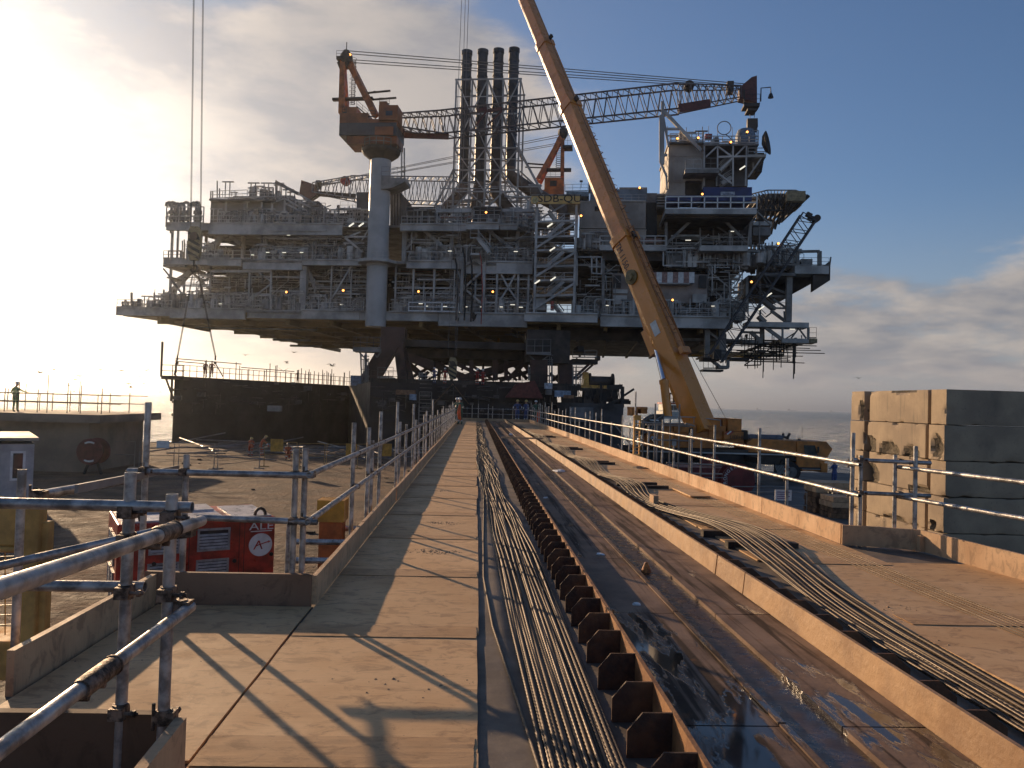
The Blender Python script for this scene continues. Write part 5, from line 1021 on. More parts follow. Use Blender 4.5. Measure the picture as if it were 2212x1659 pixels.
    mb = MB(TS); q = Q(268, 175, -1.4); mb.box((q.x, -2.4, q.z-.3), (A.x, -.4, q.z)); mb.beam((q.x, -1.4, q.z-.3), (A.x-.3, -1.4, q.z-2.2), .4); mb.build('head_platform', M_DARK, root); hrail((q.x, -2.4, q.z), (A.x, -2.4, q.z), root, h=1.6, m=M_BLACK)
    q = Q(357, 133, -1.8); mb = MB(TS); mb.lathe((q.x, q.y-.1, q.z), [(.16, -.05), (.2, .1)], 8, (0, 1, 0)); mb.build('lamp', AMB, root)
    # caged ladder
    a = Q(380, 525, -.8); t = Q(392, 170, -.8); mb = MB(TS)
    for s_ in (-.25, .25): mb.beam((a.x+s_, -.8, a.z), (t.x+s_, -.8, t.z), .07)
    n = 34
    for i in range(n): f = i/n; mb.beam((a.x-.25+(t.x-a.x)*f, -.8, a.z+(t.z-a.z)*f), (a.x+.25+(t.x-a.x)*f, -.8, a.z+(t.z-a.z)*f), .05)
    for i in range(12): f = i/11; cxx = a.x+(t.x-a.x)*f; mb.tube([(cxx+.45*math.cos(k*math.pi/4), -1.1+.45*math.sin(k*math.pi/4), a.z+(t.z-a.z)*f) for k in range(9)], .03, 4)
    mb.build('ladder', M_BLACK, root)
    # boom
    bm = MB(TS); p0 = Q(735, 730, 3.0); p1 = Q(1100, 685, 3.0); p2 = lp(4, 950, 180, 3.0); p3 = lp(4, 1440, 135, 3.0)
    truss(bm, (p0.x, -.5, p0.z), p1, 1.6, 1.6, 2.4, 3.4, 6, (0, 1, 0)); truss(bm, p1, p2, 2.4, 3.4, 2.4, 3.6, 22, (0, 1, 0)); truss(bm, p2, p3, 2.4, 3.4, 1.6, 1.6, 8, (0, 1, 0), .13)
    m_b = mat('boom_dark_grey', (.13, .10, .09), .5, 0, .3, .6); bo = bm.build('boom', m_b, root)
    mb = MB(TS); a = Q(750, 768, 2.2); c = Q(1140, 780, 2.2); mb.beam(a, c, .3, .8); mb.beam(Q(720, 712, -.5), Q(760, 770, 0), .9, 1.4); mb.build('boom_foot', mat('deep_red', (.12, .03, .02), .5), root)
    for (X0, X1) in ((1360, 1440), (1450, 1560)): mb = MB(TS); a = Q(X0, 575, 1.7); c = Q(X1, 690, 1.7); mb.beam(a, (c.x, c.y, a.z+.3), .2, .5); mb.beam((a.x, 1.7, c.z), (c.x, 1.7, a.z), .22); mb.build('red_boom_brace', mat('deep_red', (.12, .03, .02)), bo)
    mb = MB(TS); a = lp(4, 950, 255, 1.7); c = lp(4, 1200, 215, 1.7); mb.beam(a, c, .2, 1.2); mb.build('boom_walkway', mat('deep_red', (.12, .03, .02)), bo)
    mb = MB(TS); a = lp(4, 1500, 125, 3); mb.prism([(a.x-1.3, a.z-1.2), (a.x+1.1, a.z-1.8), (a.x+1.0, a.z+2.0), (a.x+.3, a.z+1.8), (a.x-1.3, a.z+.4)], 2.2, 3.8, 'y'); mb.build('boom_head', mat('deep_red', (.12, .03, .02)), root)
    mb = MB(TS); a = lp(4, 1465, 225, 2.2); c = lp(4, 1590, 225, 2.2); mb.box((a.x, 2, a.z-.3), (c.x, 4, a.z)); mb.box((a.x+.5, 2, a.z-.9), (c.x-.4, 4, a.z-.6)); mb.beam((a.x, 2, a.z+2), (a.x, 2, a.z), .2); mb.build('head_walkway', M_DARK, root); hrail((a.x, 2, a.z), (c.x, 2, a.z), root, h=2.4, m=M_BLACK)
    mb = MB(TS); a = lp(4, 1600, 200, 2); mb.tube([a, (a.x, 2, a.z+1.9), (a.x+1.3, 2, a.z+2.0), (a.x+1.35, 2, a.z+1.2)], .09, 5); mb.lathe((a.x+1.35, 2, a.z+.7), [(.4, -.2), (.25, .3), (.1, .5)], 8); mb.build('head_lamp', M_BLACK, root)
    q = lp(4, 1032, 80, 3); mb = MB(TS); mb.lathe((q.x, q.y-.5, q.z), [(.7, 0), (.7, 1)], 14, (0, 1, 0)); mb.build('rope_drum', M_DARK, root)
    q = lp(4, 1355, 100, 3); mb = MB(TS); mb.box((q.x-.45, 2.4, q.z-.7), (q.x+.45, 3.6, q.z+.9)); mb.build('pendant_box', M_DARK, root)
    for dz, dd in ((0, -.3), (-.15, .3), (-1.25, -.3), (-1.4, .3)):
        mb = MB(TS); e = lp(4, 1480, 68, 3); mb.beam((A.x+.5, -1.4+dd, A.z+.2+dz*1.0), (e.x, 3+dd, e.z+dz*.35), .09); mb.build('pendant_rope', M_GREY2, root)
    # hook of this crane
    a = lp(4, 1532, 330, 3); t = lp(4, 1532, 262, 3)
    for s_ in (-.45, .45): mb = MB(TS); mb.beam((a.x+s_*.6, 3, a.z), (a.x+s_, 3, t.z), .07); mb.build('hoist_rope', M_BLACK, root)
    mb = MB(TS); mb.prism([(a.x-.7, a.z-.2), (a.x+.7, a.z-.2), (a.x+.75, a.z-1.4), (a.x+.2, a.z-2.6), (a.x-.35, a.z-2.6), (a.x-.7, a.z-1.4)], 2.6, 3.4, 'y'); mb.tube([(a.x, 3, a.z-2.5), (a.x+.1, 3, a.z-3.1), (a.x+.45, 3, a.z-3.6), (a.x+.1, 3, a.z-4.0), (a.x-.3, 3, a.z-3.7)], .14, 6); mb.build('hook_block', M_DARK, root)
    # ladder and side platform on the column
    mb = MB(TS); a = Q(735, 1110, -1.4); 
    for X in (765, 790): mb.beam(Q(X, 1110, -2), Q(X, 870, -2), .12)
    for i in range(22): mb.beam(Q(765, 875+i*10, -2), Q(790, 875+i*10, -2), .05)
    mb.build('column_ladder', M_GREY2, root)
    mb = MB(TS); a = Q(680, 1105, -2.5); c = Q(800, 1125, -2.5); mb.prism([(a.x-1.2, a.z), (c.x, a.z-.2), (c.x, a.z-.7), (a.x+.6, a.z-1.5), (a.x-1.2, a.z-1.8)], -3, .2, 'y'); mb.build('side_platform', M_GREY2, root); hrail((a.x-1.2, -3, a.z), (c.x, -3, a.z-.1), root, h=2.4, m=M_GREY2)
    mb = MB(TS); mb.tube([Q(520, 960, -1.8), Q(520, 1650, -1.8)], .12, 6); mb.build('column_pipe', M_DARK, root)
    return root
pedestal_crane()
# crane hooks dangling inside the boom are left out; second crane, further back
def rear_crane():
    dd = 38.0
    def Q(X, Y_, d=dd, k=2): return lp(k, X, Y_, d)
    b = Q(1970, 1300); root = thing('pedestal_crane', 'smaller orange crane behind the name board with its boom pointing left', 'crane', tuple(TS(b)))
    OB = mat('bright_orange', (.55, .14, .02), .5, 0, .3, .5)
    def hb(name, X0, Y0, X1, Y1, d0, d1, m): a = Q(X0, (Y0+Y1)/2, d0); c = Q(X1, (Y0+Y1)/2, d0); t = Q((X0+X1)/2, Y0, d0); l = Q((X0+X1)/2, Y1, d0); mb = MB(TS); mb.box((a.x, d0, l.z), (c.x, d1, t.z)); return mb.build(name, m, root)
    hb('machinery_house', 1898, 1103, 2050, 1215, dd-2, dd+3, OB); hb('vent_grille', 1942, 1128, 1995, 1172, dd-2.1, dd-1.95, M_DARK); hb('house_base', 1820, 1200, 2050, 1245, dd-2.2, dd+3, OB)
    hb('column', 1760, 1290, 1800, 1560, dd, dd+3, mat('column_grey', (.3, .31, .32)))
    A = Q(2045, 760)
    for X, Y_, w, o in ((2040, 1110, .6, -1), (2040, 1110, .6, 1.5), (1850, 1130, .9, -1), (1850, 1130, .9, 1.5)):
        p = Q(X, Y_); mb = MB(TS); mb.beam((p.x, dd+o, p.z), (A.x, dd, A.z), w); mb.build('a_frame_leg', M_ORG, root)
    mb = MB(TS); mb.beam(Q(1915, 1045), Q(2110, 1045), .6); mb.beam(Q(1745, 1022), Q(1900, 1028), .2); mb.beam(Q(1765, 993), Q(1900, 1003), .25); mb.build('cross_arm', M_DARK, root)
    mb = MB(TS); mb.lathe((A.x, dd, A.z), [(.5, -1), (1.0, 0), (.9, .8), (.3, 1.3)], 10); mb.box((A.x, dd-1, A.z-3), (A.x+1.9, dd+1, A.z-2.6)); mb.build('head_sheave', M_DARK, root); hrail((A.x, dd-1, A.z-2.6), (A.x+1.9, dd-1, A.z-2.6), root, h=3.4, m=M_BLACK)
    hrail(Q(1905, 1100), Q(2025, 1100), root, h=1.8, m=M_GREY2)
    mb = MB(TS); a = Q(2008, 1030); t = Q(2015, 790)
    for s_ in (-.4, .4): mb.beam((a.x+s_, dd, a.z), (t.x+s_, dd, t.z), .07)
    for i in range(16): z = a.z+(t.z-a.z)*i/16; mb.tube([(a.x+.55*math.cos(k*math.pi/3), dd+.55*math.sin(k*math.pi/3), z) for k in range(7)], .035, 4)
    mb.build('ladder', M_BLACK, root)
    bm = MB(TS); p0 = Q(1850, 1225); p1 = Q(1160, 1215); p2 = Q(380, 1195); p3 = Q(70, 1190)
    truss(bm, p0, p1, 2, 2.0, 3, 4.8, 8, (0, 1, 0)); truss(bm, p1, p2, 3, 4.8, 3, 4.4, 13, (0, 1, 0)); truss(bm, p2, p3, 3, 4.2, 1.6, 1.8, 5, (0, 1, 0)); bm.build('boom', mat('boom_grey', (.22, .22, .23)), root)
    q = lp(1, 1630, 300, dd); mb = MB(TS); mb.prism([(q.x-1.3, q.z-.6), (q.x-1, q.z+1.8), (q.x+1.8, q.z+.9), (q.x+2, q.z-1.2), (q.x-.3, q.z-2.2)], dd-.8, dd+.8, 'y'); mb.build('boom_head', mat('deep_red', (.12, .03, .02)), root)
    mb = MB(TS); mb.beam(lp(1, 1600, 320, dd), lp(1, 1560, 330, dd), .4); mb.beam(lp(1, 1650, 385, dd), lp(1, 1730, 330, dd), 1.0, .4); mb.beam(lp(1, 1690, 325, dd), lp(1, 2010, 350, dd), .3, 1.0); mb.build('boom_walkway', M_DARK, root)
    for dy in (0, 12, 45, 55): mb = MB(TS); mb.beam((A.x, dd, A.z-dy*.035), lp(1, 1650, 262+dy*.35, dd), .09); mb.build('pendant_rope', M_GREY2, root)
    q = lp(1, 1930, 227, dd-.6); mb = MB(TS); mb.lathe((q.x, dd-1, q.z), [(.9, 0), (.9, 1)], 14, (0, 1, 0)); mb.build('rope_drum', M_RED, root)
    q = lp(1, 1716, 257, dd); mb = MB(TS); mb.box((q.x-.4, dd-.4, q.z-.8), (q.x+.5, dd+.6, q.z+.8)); mb.build('pendant_box', M_DARK, root)
rear_crane()
# dark lattice boom leaning on the right end
root = thing('lattice_boom', 'dark lattice crane boom slanting up past the right end of the platform', 'crane boom', tuple(TS(lp(5, 1270, 1060, -2.5))))
mb = MB(TS); a = lp(5, 1240, 1030, -3); b = lp(4, 1975, 1120, -3); truss(mb, a, b, 1.6, 1.9, 1.6, 2.0, 13, (0, 1, 0), .2, .09); mb.build('truss', mat('boom_dark', (.045, .045, .05), .5), root)
mb = MB(TS); c = lp(4, 2020, 1130, -3); mb.beam(b, c, .8, .5); mb.lathe((c.x+.3, -3.6, c.z), [(.45, 0), (.45, 1.2)], 12, (0, 1, 0)); mb.beam(lp(4, 1960, 1090, -3), lp(4, 2000, 1110, -3), .8, .5); mb.build('boom_head', M_DARK, root)
mb = MB(TS); mb.box(tuple(lp(5, 1230, 1030, -3)), tuple(Vector(lp(5, 1290, 960, -3))+Vector((0, 2.4, 0)))); mb.build('boom_foot', M_BLACK, root)

# ================================================================ support frame and barge
BRN = mat('frame_brown', (.085, .04, .03), .65, 0, .4, .3, .1)
fr = thing('support_frame', 'dark brown steel support frame carrying the platform above the barge', 'support frame', tuple(at(1000, 835, 104)))
def fb(name, k, X0, Y0, X1, Y1, Yv, w, h=None, m=None, Y2=None):
    a = at(*px(k, X0, Y0), Yv); b = at(*px(k, X1, Y1), Y2 or Yv); w *= .5 if w > 2 else .58; mb = MB(); mb.beam(a, b, w, h or w, up=(0, 1, 0)); return mb.build(name, m or BRN, fr)
def fbox(name, k, X0, Y0, X1, Y1, Ya, Yb, m=None, par=None):
    a = at(*px(k, X0, (Y0+Y1)/2), Ya); b = at(*px(k, X1, (Y0+Y1)/2), Ya); t = at(*px(k, (X0+X1)/2, Y0), Ya); l = at(*px(k, (X0+X1)/2, Y1), Ya); mb = MB(); mb.box((a.x, Ya, l.z), (b.x, Yb, t.z)); return mb.build(name, m or BRN, par or fr)
fbox('top_girder', 7, 400, 175, 590, 330, 106, 110); fbox('top_girder', 7, 560, 290, 1620, 345, 108, 140, M_DARK); fbox('top_girder', 7, 590, 340, 1560, 425, 112, 136, M_DARK)
fbox('cross_girder', 7, 1560, 200, 1900, 460, 104, 112, M_DARK); fbox('cross_girder', 7, 1960, 330, 2010, 370, 106, 110, M_DARK)
for X0, Y0, X1, Y1, Yv, w in ((490, 300, 300, 620, 106, 4.6), (540, 300, 580, 620, 106, 2.6), (560, 330, 640, 620, 108, 2.0), (560, 400, 820, 480, 110, 2.4), (590, 440, 760, 590, 112, 1.4), (620, 420, 820, 520, 112, 1.2), (820, 470, 1100, 590, 114, 1.6), (1650, 440, 1650, 650, 104, 4.6), (1860, 440, 1860, 660, 106, 3.8), (1118, 440, 1118, 600, 112, 1.1), (1308, 440, 1308, 600, 112, 1.3), (1393, 440, 1393, 600, 112, 1.0), (1010, 590, 1590, 430, 113, 1.5), (1010, 620, 1400, 520, 116, .8), (1400, 600, 1530, 470, 112, 1.1), (1510, 440, 1610, 560, 112, 1.1), (1450, 470, 1560, 590, 116, .9), (1005, 470, 1190, 560, 112, .9), (1040, 520, 1080, 460, 116, .6), (1340, 600, 1600, 520, 116, 1.0), (1200, 600, 1500, 560, 118, .6), (580, 520, 660, 430, 114, .7), (595, 545, 690, 470, 114, .5), (730, 580, 780, 530, 113, .8), (1760, 600, 1960, 430, 112, .8), (1740, 540, 1840, 640, 112, .6), (1920, 590, 2050, 470, 108, .6), (1950, 590, 2080, 475, 108, .5)):
    fb('frame_leg' if w > 2.5 else 'frame_brace', 7, X0, Y0, X1, Y1, Yv, w)
for X0, Y0, X1, Y1, Yv, w in ((600, 600, 900, 430, 124, .8), (820, 430, 1050, 600, 126, .8), (760, 600, 1010, 470, 130, .6), (1060, 440, 1300, 600, 128, .8), (1130, 600, 1400, 450, 130, .7), (1300, 440, 1480, 600, 126, .7), (900, 470, 1120, 440, 124, .5), (860, 600, 870, 430, 122, .9), (960, 600, 965, 430, 122, .7), (1210, 600, 1212, 430, 124, .6), (1500, 600, 1502, 430, 122, .8)): fb('rear_brace', 7, X0, Y0, X1, Y1, Yv, w)
fbox('bottom_chord', 7, 230, 602, 2000, 650, 104, 118, M_DARK); fbox('skid_shoe', 7, 330, 620, 700, 690, 102, 106, M_DARK); fbox('skid_shoe', 7, 1560, 640, 1960, 720, 101, 106, M_DARK)
for X0, Y0, X1, Y1, Yv in ((180, 345, 400, 372, 104), (1555, 383, 1750, 395, 102), (370, 572, 500, 582, 103)): fbox('access_platform', 7, X0, Y0, X1, Y1, Yv, Yv+3, M_GREY2)
for X0, X1, Y_, Yv, h in ((185, 395, 345, 104, 2.6), (1555, 1745, 383, 102, 3.2), (375, 498, 572, 103, 2.2), (1920, 2110, 420, 108, 1.0)): hrail(at(*px(7, X0, Y_), Yv), at(*px(7, X1, Y_), Yv), fr, h=h, m=M_GREY2, T=None, th=.1)
fbox('access_platform', 7, 1920, 430, 2120, 468, 108, 111, M_DARK); fbox('gate_box', 7, 2112, 405, 2140, 440, 108, 110, M_DARK); fbox('panel', 7, 160, 560, 240, 640, 102, 104, mat('blue_grey_panel', (.16, .19, .23), .6))
for X0, Y0, X1, Y1 in ((230, 375, 300, 450), (240, 380, 250, 600), (1570, 395, 1620, 440), (1740, 395, 1680, 440), (355, 395, 370, 418), (400, 375, 370, 418), (285, 380, 290, 600)): fb('strut', 7, X0, Y0, X1, Y1, 103, .3, m=M_GREY2)
r_ = random.Random(5); mb = MB()
for (Xa, Xb, Ya, Yb) in ((245, 305, 380, 620), (1700, 1760, 400, 640), (1920, 2000, 470, 640), (1570, 1610, 470, 600), (700, 760, 520, 600)):
    for i in range(7):
        X = r_.uniform(Xa, Xb); mb.tube([at(*px(7, X, Ya+r_.uniform(0, 60)), 103), at(*px(7, X, Yb), 103)], .06, 4)
        Y_ = r_.uniform(Ya, Yb); mb.tube([at(*px(7, Xa-5, Y_), 103), at(*px(7, Xb+5, Y_), 103)], .06, 4)
stuff(mb.build('scaffold_tubes', M_GREY2, fr))
# barge
zb = 3.4; HUL = mat('barge_hull', (.040, .032, .028), .75, 0, .45, .25, .3, col2=(.018, .015, .014), bscale=2)
bg_ = thing('load_out_barge', 'long dark load-out barge with railings lying across the end of the walkway', 'barge', (0, 90, SEAZ))
A0 = at(377, 812, 85); A1 = at(757, 833, 118); A2 = at(800, 835, 84.5); A3 = at(1205, 843, 83); A4 = at(1345, 874, 82)
mb = MB(); mb.prism([(A0.x, 85), (A1.x, 118), (A1.x+3, 150), (A0.x+2, 150)], SEAZ, zb, 'z'); mb.build('side_hull', HUL, bg_)
mb = MB(); mb.prism([(A1.x-.3, 118.2), (A2.x, 84.5), (A3.x, 83.5), (A3.x+1, 150), (A1.x+3, 151)], SEAZ, zb-.02, 'z'); mb.build('bow_hull', HUL, bg_)
mb = MB(); mb.prism([(A3.x, 82.6), (A4.x, 81.5), (A4.x+1.5, 120), (A3.x+1, 120)], SEAZ, 1.75, 'z'); mb.build('low_hull', mat('barge_side', (.06, .06, .062), .7, 0, .4, .4, .2), bg_)
mb = MB(); mb.box((A3.x+1.2, 82.0, -.3), (A4.x-.5, 82.4, 1.3)); mb.build('fender_plate', mat('faded_grey_plate', (.16, .165, .17), .6, 0, .4, .5, .2), bg_)
for a, b, n in ((A0, A1, 11), (A2, A3, 7)):
    for i in range(n): p = a+(b-a)*i/n; q = a+(b-a)*(i+1)/n; hrail((p.x, p.y+.15, zb), (q.x, q.y+.15, zb), bg_, h=1.25, th=.06, sp=1.1, m=M_DARK, T=None, kick=False)
mb = MB()       # tall odd scaffold ends above the railing
for i in range(34):
    f = r_.random(); p = A0+(A1-A0)*f; mb.tube([(p.x, p.y+.2, zb), (p.x, p.y+.2, zb+r_.uniform(1.3, 2.3))], .05, 4)
for f0, f1, z in ((0, .3, 1.9), (0, .12, 1.6), (.3, .6, 1.5)): p = A0+(A1-A0)*f0; q = A0+(A1-A0)*f1; mb.tube([(p.x, p.y+.1, zb+z), (q.x, q.y+.1, zb+z)], .05, 4)
stuff(mb.build('scaffold_ends', M_DARK, bg_))
# overhanging stage on the barge corner
mb = MB(); c = at(*px(6, 480, 672), 85); mb.box((c.x, 84.7, c.z-.25), (A0.x+1, 87, c.z)); mb.beam((c.x+.5, 84.8, c.z-.2), (A0.x, 85, c.z-2.4), .2); mb.beam((A0.x-.2, 84.9, c.z-2.6), (A0.x-.2, 84.9, c.z), .2); mb.build('corner_stage', M_DARK, bg_); hrail((c.x, 84.7, c.z), (A0.x+1, 84.9, c.z), bg_, h=1.3, m=M_DARK, T=None); mb = MB(); mb.beam((c.x, 84.7, c.z), (c.x, 84.7, c.z+3.8), .18); mb.build('stage_post', M_DARK, bg_)
for k, X0, Y0, X1, Y1, Yv, m in ((7, 520, 675, 675, 712, 83.8, mat('tan_tarp', (.28, .15, .08), .8)), (7, 628, 708, 682, 755, 83.6, mat('blue_white_cloth', (.3, .38, .48), .8)), (7, 1780, 680, 1905, 730, 81.5, mat('blue_white_cloth', (.3, .38, .48), .8)), (7, 1850, 715, 1930, 740, 81.2, mat('tan_tarp', (.28, .15, .08), .8)), (7, 1700, 620, 1760, 665, 82, mat('pale_sign', (.45, .5, .55), .5)), (7, 1710, 670, 1755, 712, 81.8, M_GREY2), (6, 1310, 900, 1415, 945, 84, M_GREY2)):
    fbox('deck_bundle', k, X0, Y0, X1, Y1, Yv, Yv+.8, m, bg_)
mb = MB(); c = at(*px(7, 1540, 738), 82.6); mb.prism([(c.x-2.1, c.z), (c.x+2.0, c.z), (c.x+1.0, c.z+1.9), (c.x-1.0, c.z+1.5)], 82.3, 84, 'y'); mb.build('red_hatch', mat('dull_red', (.14, .03, .025), .6), bg_)
# pipes, ledges, clutter along the hull face
for i in range(30):
    X = r_.uniform(-600, 2000); 
for z in (1.9, .6, -.8): 
    mb = MB(); mb.beam((A2.x+.2, 84.1, z), (A3.x, 83.2, z), .25, .3); mb.build('rubbing_strake', HUL, bg_)
    mb = MB(); mb.beam((A0.x, 84.8, z), (A1.x, 117.8, z), .25, .3); mb.build('rubbing_strake', HUL, bg_)
mb = MB()
for i in range(150):
    f = r_.random(); s_ = r_.random() < .45; p = (A0+(A1-A0)*f) if s_ else (A2+(A3-A2)*f); z = r_.uniform(.3, 3.2); l = r_.uniform(.4, 2.2); q = Vector((p.x+.1, p.y-.45, z))
    if r_.random() < .5: mb.tube([q, q+Vector((l, 0, r_.uniform(-.2, .2)))], .05, 4)
    elif r_.random() < .6: mb.tube([q, q+Vector((0, 0, -l))], .05, 4)
    else: mb.box(q, q+Vector((l*.5, .3, l*.3)))
stuff(mb.build('hull_fittings', mat('fittings', (.10, .09, .08), .5, .2), bg_))
ld = MB(); a = at(*px(7, 708, 690), 83.2); 
for s_ in (0, 1.3): ld.beam((a.x+s_, 83.2, GZ+1), (a.x+s_, 83.2, a.z), .09)
for i in range(16): ld.beam((a.x, 83.2, GZ+1.2+i*.42), (a.x+1.3, 83.2, GZ+1.2+i*.42), .06)
ld.build('boarding_ladder', M_GREY2, bg_)
# gear on the low end of the barge
w_ = thing('deck_winch', 'yellow and brown winch on the low end of the barge', 'winch', tuple(at(*px(5, 310, 1290), 90)))
c = WL(w_); mb = MB(); mb.box((c.x-1.6, 89, c.z-1.2), (c.x+2.2, 91, c.z)); mb.box((c.x-2, 89, c.z), (c.x+2.3, 91, c.z+.35)); mb.build('base', M_DARK, w_); mb = MB(); mb.box((c.x-2.1, 88.9, c.z+.36), (c.x+2.2, 89.2, c.z+.7)); mb.prism([(c.x-1.9, c.z+.7), (c.x-1.2, c.z+.7), (c.x-1.3, c.z+2.2), (c.x-1.7, c.z+2.2)], 89, 91, 'y'); mb.build('frame', M_YEL, w_); mb = MB(); mb.lathe((c.x-1.1, 90, c.z+1.1), [(1.05, 0), (1.05, .2), (.7, .25), (.7, 2.6), (1.05, 2.7), (1.05, 2.9)], 14, (1, 0, 0)); mb.build('drum', M_DARK, w_)
g_ = thing('davit_frame', 'black gallows frame at the tip of the barge', 'davit', tuple(at(*px(5, 505, 1345), 84)))
c = WL(g_); mb = MB(); t = at(*px(5, 505, 1252), 84); l_ = at(*px(5, 382, 1257), 84); mb.beam((c.x, 84, c.z-1), t, .35); mb.beam(t, l_, .3, .5); mb.beam((c.x, 84, c.z+.2), (l_.x+3, 84, l_.z-.1), .22); mb.beam((c.x-2.4, 84, c.z-1), (c.x-2.4, 84, c.z+1.6), .25); mb.beam((c.x, 84, c.z), (c.x-2.4, 84, c.z-1), .2); mb.build('frame', M_BLACK, g_)
mb = MB(); c = at(*px(5, 30, 1300), 86)
for i in range(60): p = at(*px(5, r_.uniform(20, 520), 1350), r_.uniform(83, 92)); mb.beam((p.x, p.y, 1.75), (p.x+r_.uniform(-.5, .5), p.y, 1.75+r_.uniform(.4, 2.4)), .07); mb.box((p.x, p.y, 1.75), (p.x+r_.uniform(.2, 1), p.y+.5, 1.75+r_.uniform(.2, .8)))
stuff(tag(mb.build('deck_clutter', M_DARK), 'jumble of posts, rails and gear on the low end of the barge', 'deck gear'))
# ================================================================ mobile crane
mc = thing('mobile_crane', 'yellow six-axle mobile crane with its long telescopic boom raised, parked on the quay', 'mobile crane', (20, 54, GZ))
CY = 52.5
def mbox(name, X0, Y0, X1, Y1, d0, d1, m, par=None, k=8, Yv=CY):
    RG[8] = (1371.5, 866.8); 
    def q(X, Y_): return at(1371.5+X*.2232, 866.8+Y_*.2232, Yv+d0)
    a = q(X0, (Y0+Y1)/2); b = q(X1, (Y0+Y1)/2); t = q((X0+X1)/2, Y0); l = q((X0+X1)/2, Y1); mb = MB(); mb.box((a.x, Yv+d0, l.z), (b.x, Yv+d1, t.z)); return mb.build(name, m, par or mc, bevel=.02)
def mq(X, Y_, d=0): return at(1371.5+X*.2232, 866.8+Y_*.2232, CY+d)
CRY = mat('crane_yellow', (.70, .24, .03), .38, 0, .22, .8, .04, coat=.35)
CRY2 = mat('crane_yellow_dull', (.55, .185, .03), .5, 0, .25, 1.2, .04)
TYR = mat('tyre_rubber', (.018, .018, .018), .8, 0, .2, 8, .3); CHR = mat('chrome', (.75, .75, .78), .12, 1.0, .05, 3, 0); GLS = mat('cab_glass', (.03, .045, .045), .06, 0, .1, 1, 0, spec=.8)
# carrier
mbox('carrier_frame', -60, 480, 1560, 600, .3, 2.5, M_BLACK); mbox('carrier_deck', -60, 455, 1100, 492, .1, 2.8, M_DARK)
mbox('side_skirt', 640, 520, 1180, 660, .15, .6, M_BLACK); mbox('deck_edge', -60, 494, 1560, 508, .02, .12, M_GREY)
wz = GZ+.66
for i, X in enumerate((-30, 90, 300, 460, 1070, 1520)):
    for d_ in (.05, 2.3):
        p = mq(X, 690, d_); mb = MB(); mb.lathe((p.x, CY+d_, wz), [(.45, 0), (.62, .02), (.66, .1), (.66, .36), (.62, .44), (.45, .46)], 24, (0, 1, 0)); wh = mb.build('wheel', TYR, mc, smooth=True)
        mb = MB(); mb.lathe((p.x, CY+d_-.012, wz), [(.36, 0), (.33, .06), (.12, .1), (.12, -.04)], 16, (0, 1, 0)); mb.build('rim', M_GREY2, wh)
for X in (1060, 1520): mb = MB(); p = mq(X, 600, 0); mb.tube([(p.x-.85, CY+.25, wz+.1), (p.x-.6, CY+.25, wz+.72), (p.x, CY+.25, wz+.9), (p.x+.6, CY+.25, wz+.72), (p.x+.85, CY+.25, wz+.1)], .12, 6); mb.build('mudguard', M_BLACK, mc)
# engine hood and cab of the carrier
p0 = mq(1075, 500); p1 = mq(1570, 500); zt = mq(1300, 372).z; z0 = mq(1300, 500).z
mb = MB(); mb.prism([(p0.x, z0), (p1.x, z0), (p1.x, zt-.05), (p0.x+.55, zt+.04), (p0.x+.1, zt-.25)], CY+.15, CY+2.65, 'y'); mb.build('engine_hood', CRY2, mc, bevel=.03)
c0 = mq(1570, 600); c1 = mq(1850, 600); zb_ = mq(1700, 690).z; zc = mq(1700, 388).z
mb = MB(); mb.prism([(c0.x, zb_+.25), (c0.x, zc), (c0.x+2.1, zc), (c0.x+2.55, zc-.5), (c1.x-.05, zb_+.75), (c1.x, zb_+.1), (c0.x+.5, zb_+.1)], CY+.1, CY+2.7, 'y'); cb = mb.build('driver_cab', CRY2, mc, bevel=.03)
mb = MB(); a = mq(1640, 425); b = mq(1765, 555); mb.prism([(a.x, a.z), (b.x-.15, a.z), (b.x+.12, b.z+.1), (b.x-.2, b.z), (a.x+.1, b.z+.1)], CY+.07, CY+.098, 'y'); mb.build('cab_window', GLS, cb)
mb = MB(); mb.prism([(c0.x+2.14, zc-.03), (c0.x+2.6, zc-.5), (c1.x-.0, zb_+.85), (c1.x-.12, zb_+.85)], CY+.3, CY+2.5, 'y'); mb.build('windscreen', GLS, cb)
mbox('bumper', 1590, 640, 1850, 662, .05, 2.75, M_BLACK); mbox('bumper', 1800, 600, 1865, 690, .0, 2.8, CRY2); mbox('step', 1620, 655, 1800, 662, -.05, .1, M_GREY)
mbox('mirror', 1770, 440, 1785, 500, -.15, -.05, M_BLACK, cb); q = mq(1590, 372, 1.2); mb = MB(); mb.lathe((q.x, q.y, q.z-.2), [(.12, 0), (.12, .2), (.05, .3)], 10); mb.build('beacon', M_DARK, cb); mb = MB(); q = mq(1618, 385, 1); mb.beam(q, q+Vector((0, 0, 1.1)), .02); mb.build('whip_antenna', M_BLACK, cb)
q = mq(1525, 517); text('LIEBHERR', .3, M_BLACK, mc, (q.x, CY+.12, q.z), (math.pi/2, 0, 0)); 
mb = MB(); a = mq(1350, 610); mb.box((a.x, CY-.1, mq(1350, 690).z), (mq(1495, 610).x, CY+.1, a.z)); mb.build('storage_rack', M_BLACK, mc)
for i in range(9): mb = MB(); a = mq(1355+i*15, 620, -.12); b = mq(1390+i*13, 700, -.12); mb.beam(a, b, .05); mb.build('rack_rod', M_GREY, mc)
for i in range(4): mb = MB(); a = mq(1448, 640+i*20, -.16); b = mq(1492, 608+i*24, -.16); mb.beam(a, b, .02, .12); mb.build('warning_stripe', M_WHITE if i % 2 else M_RED, mc)
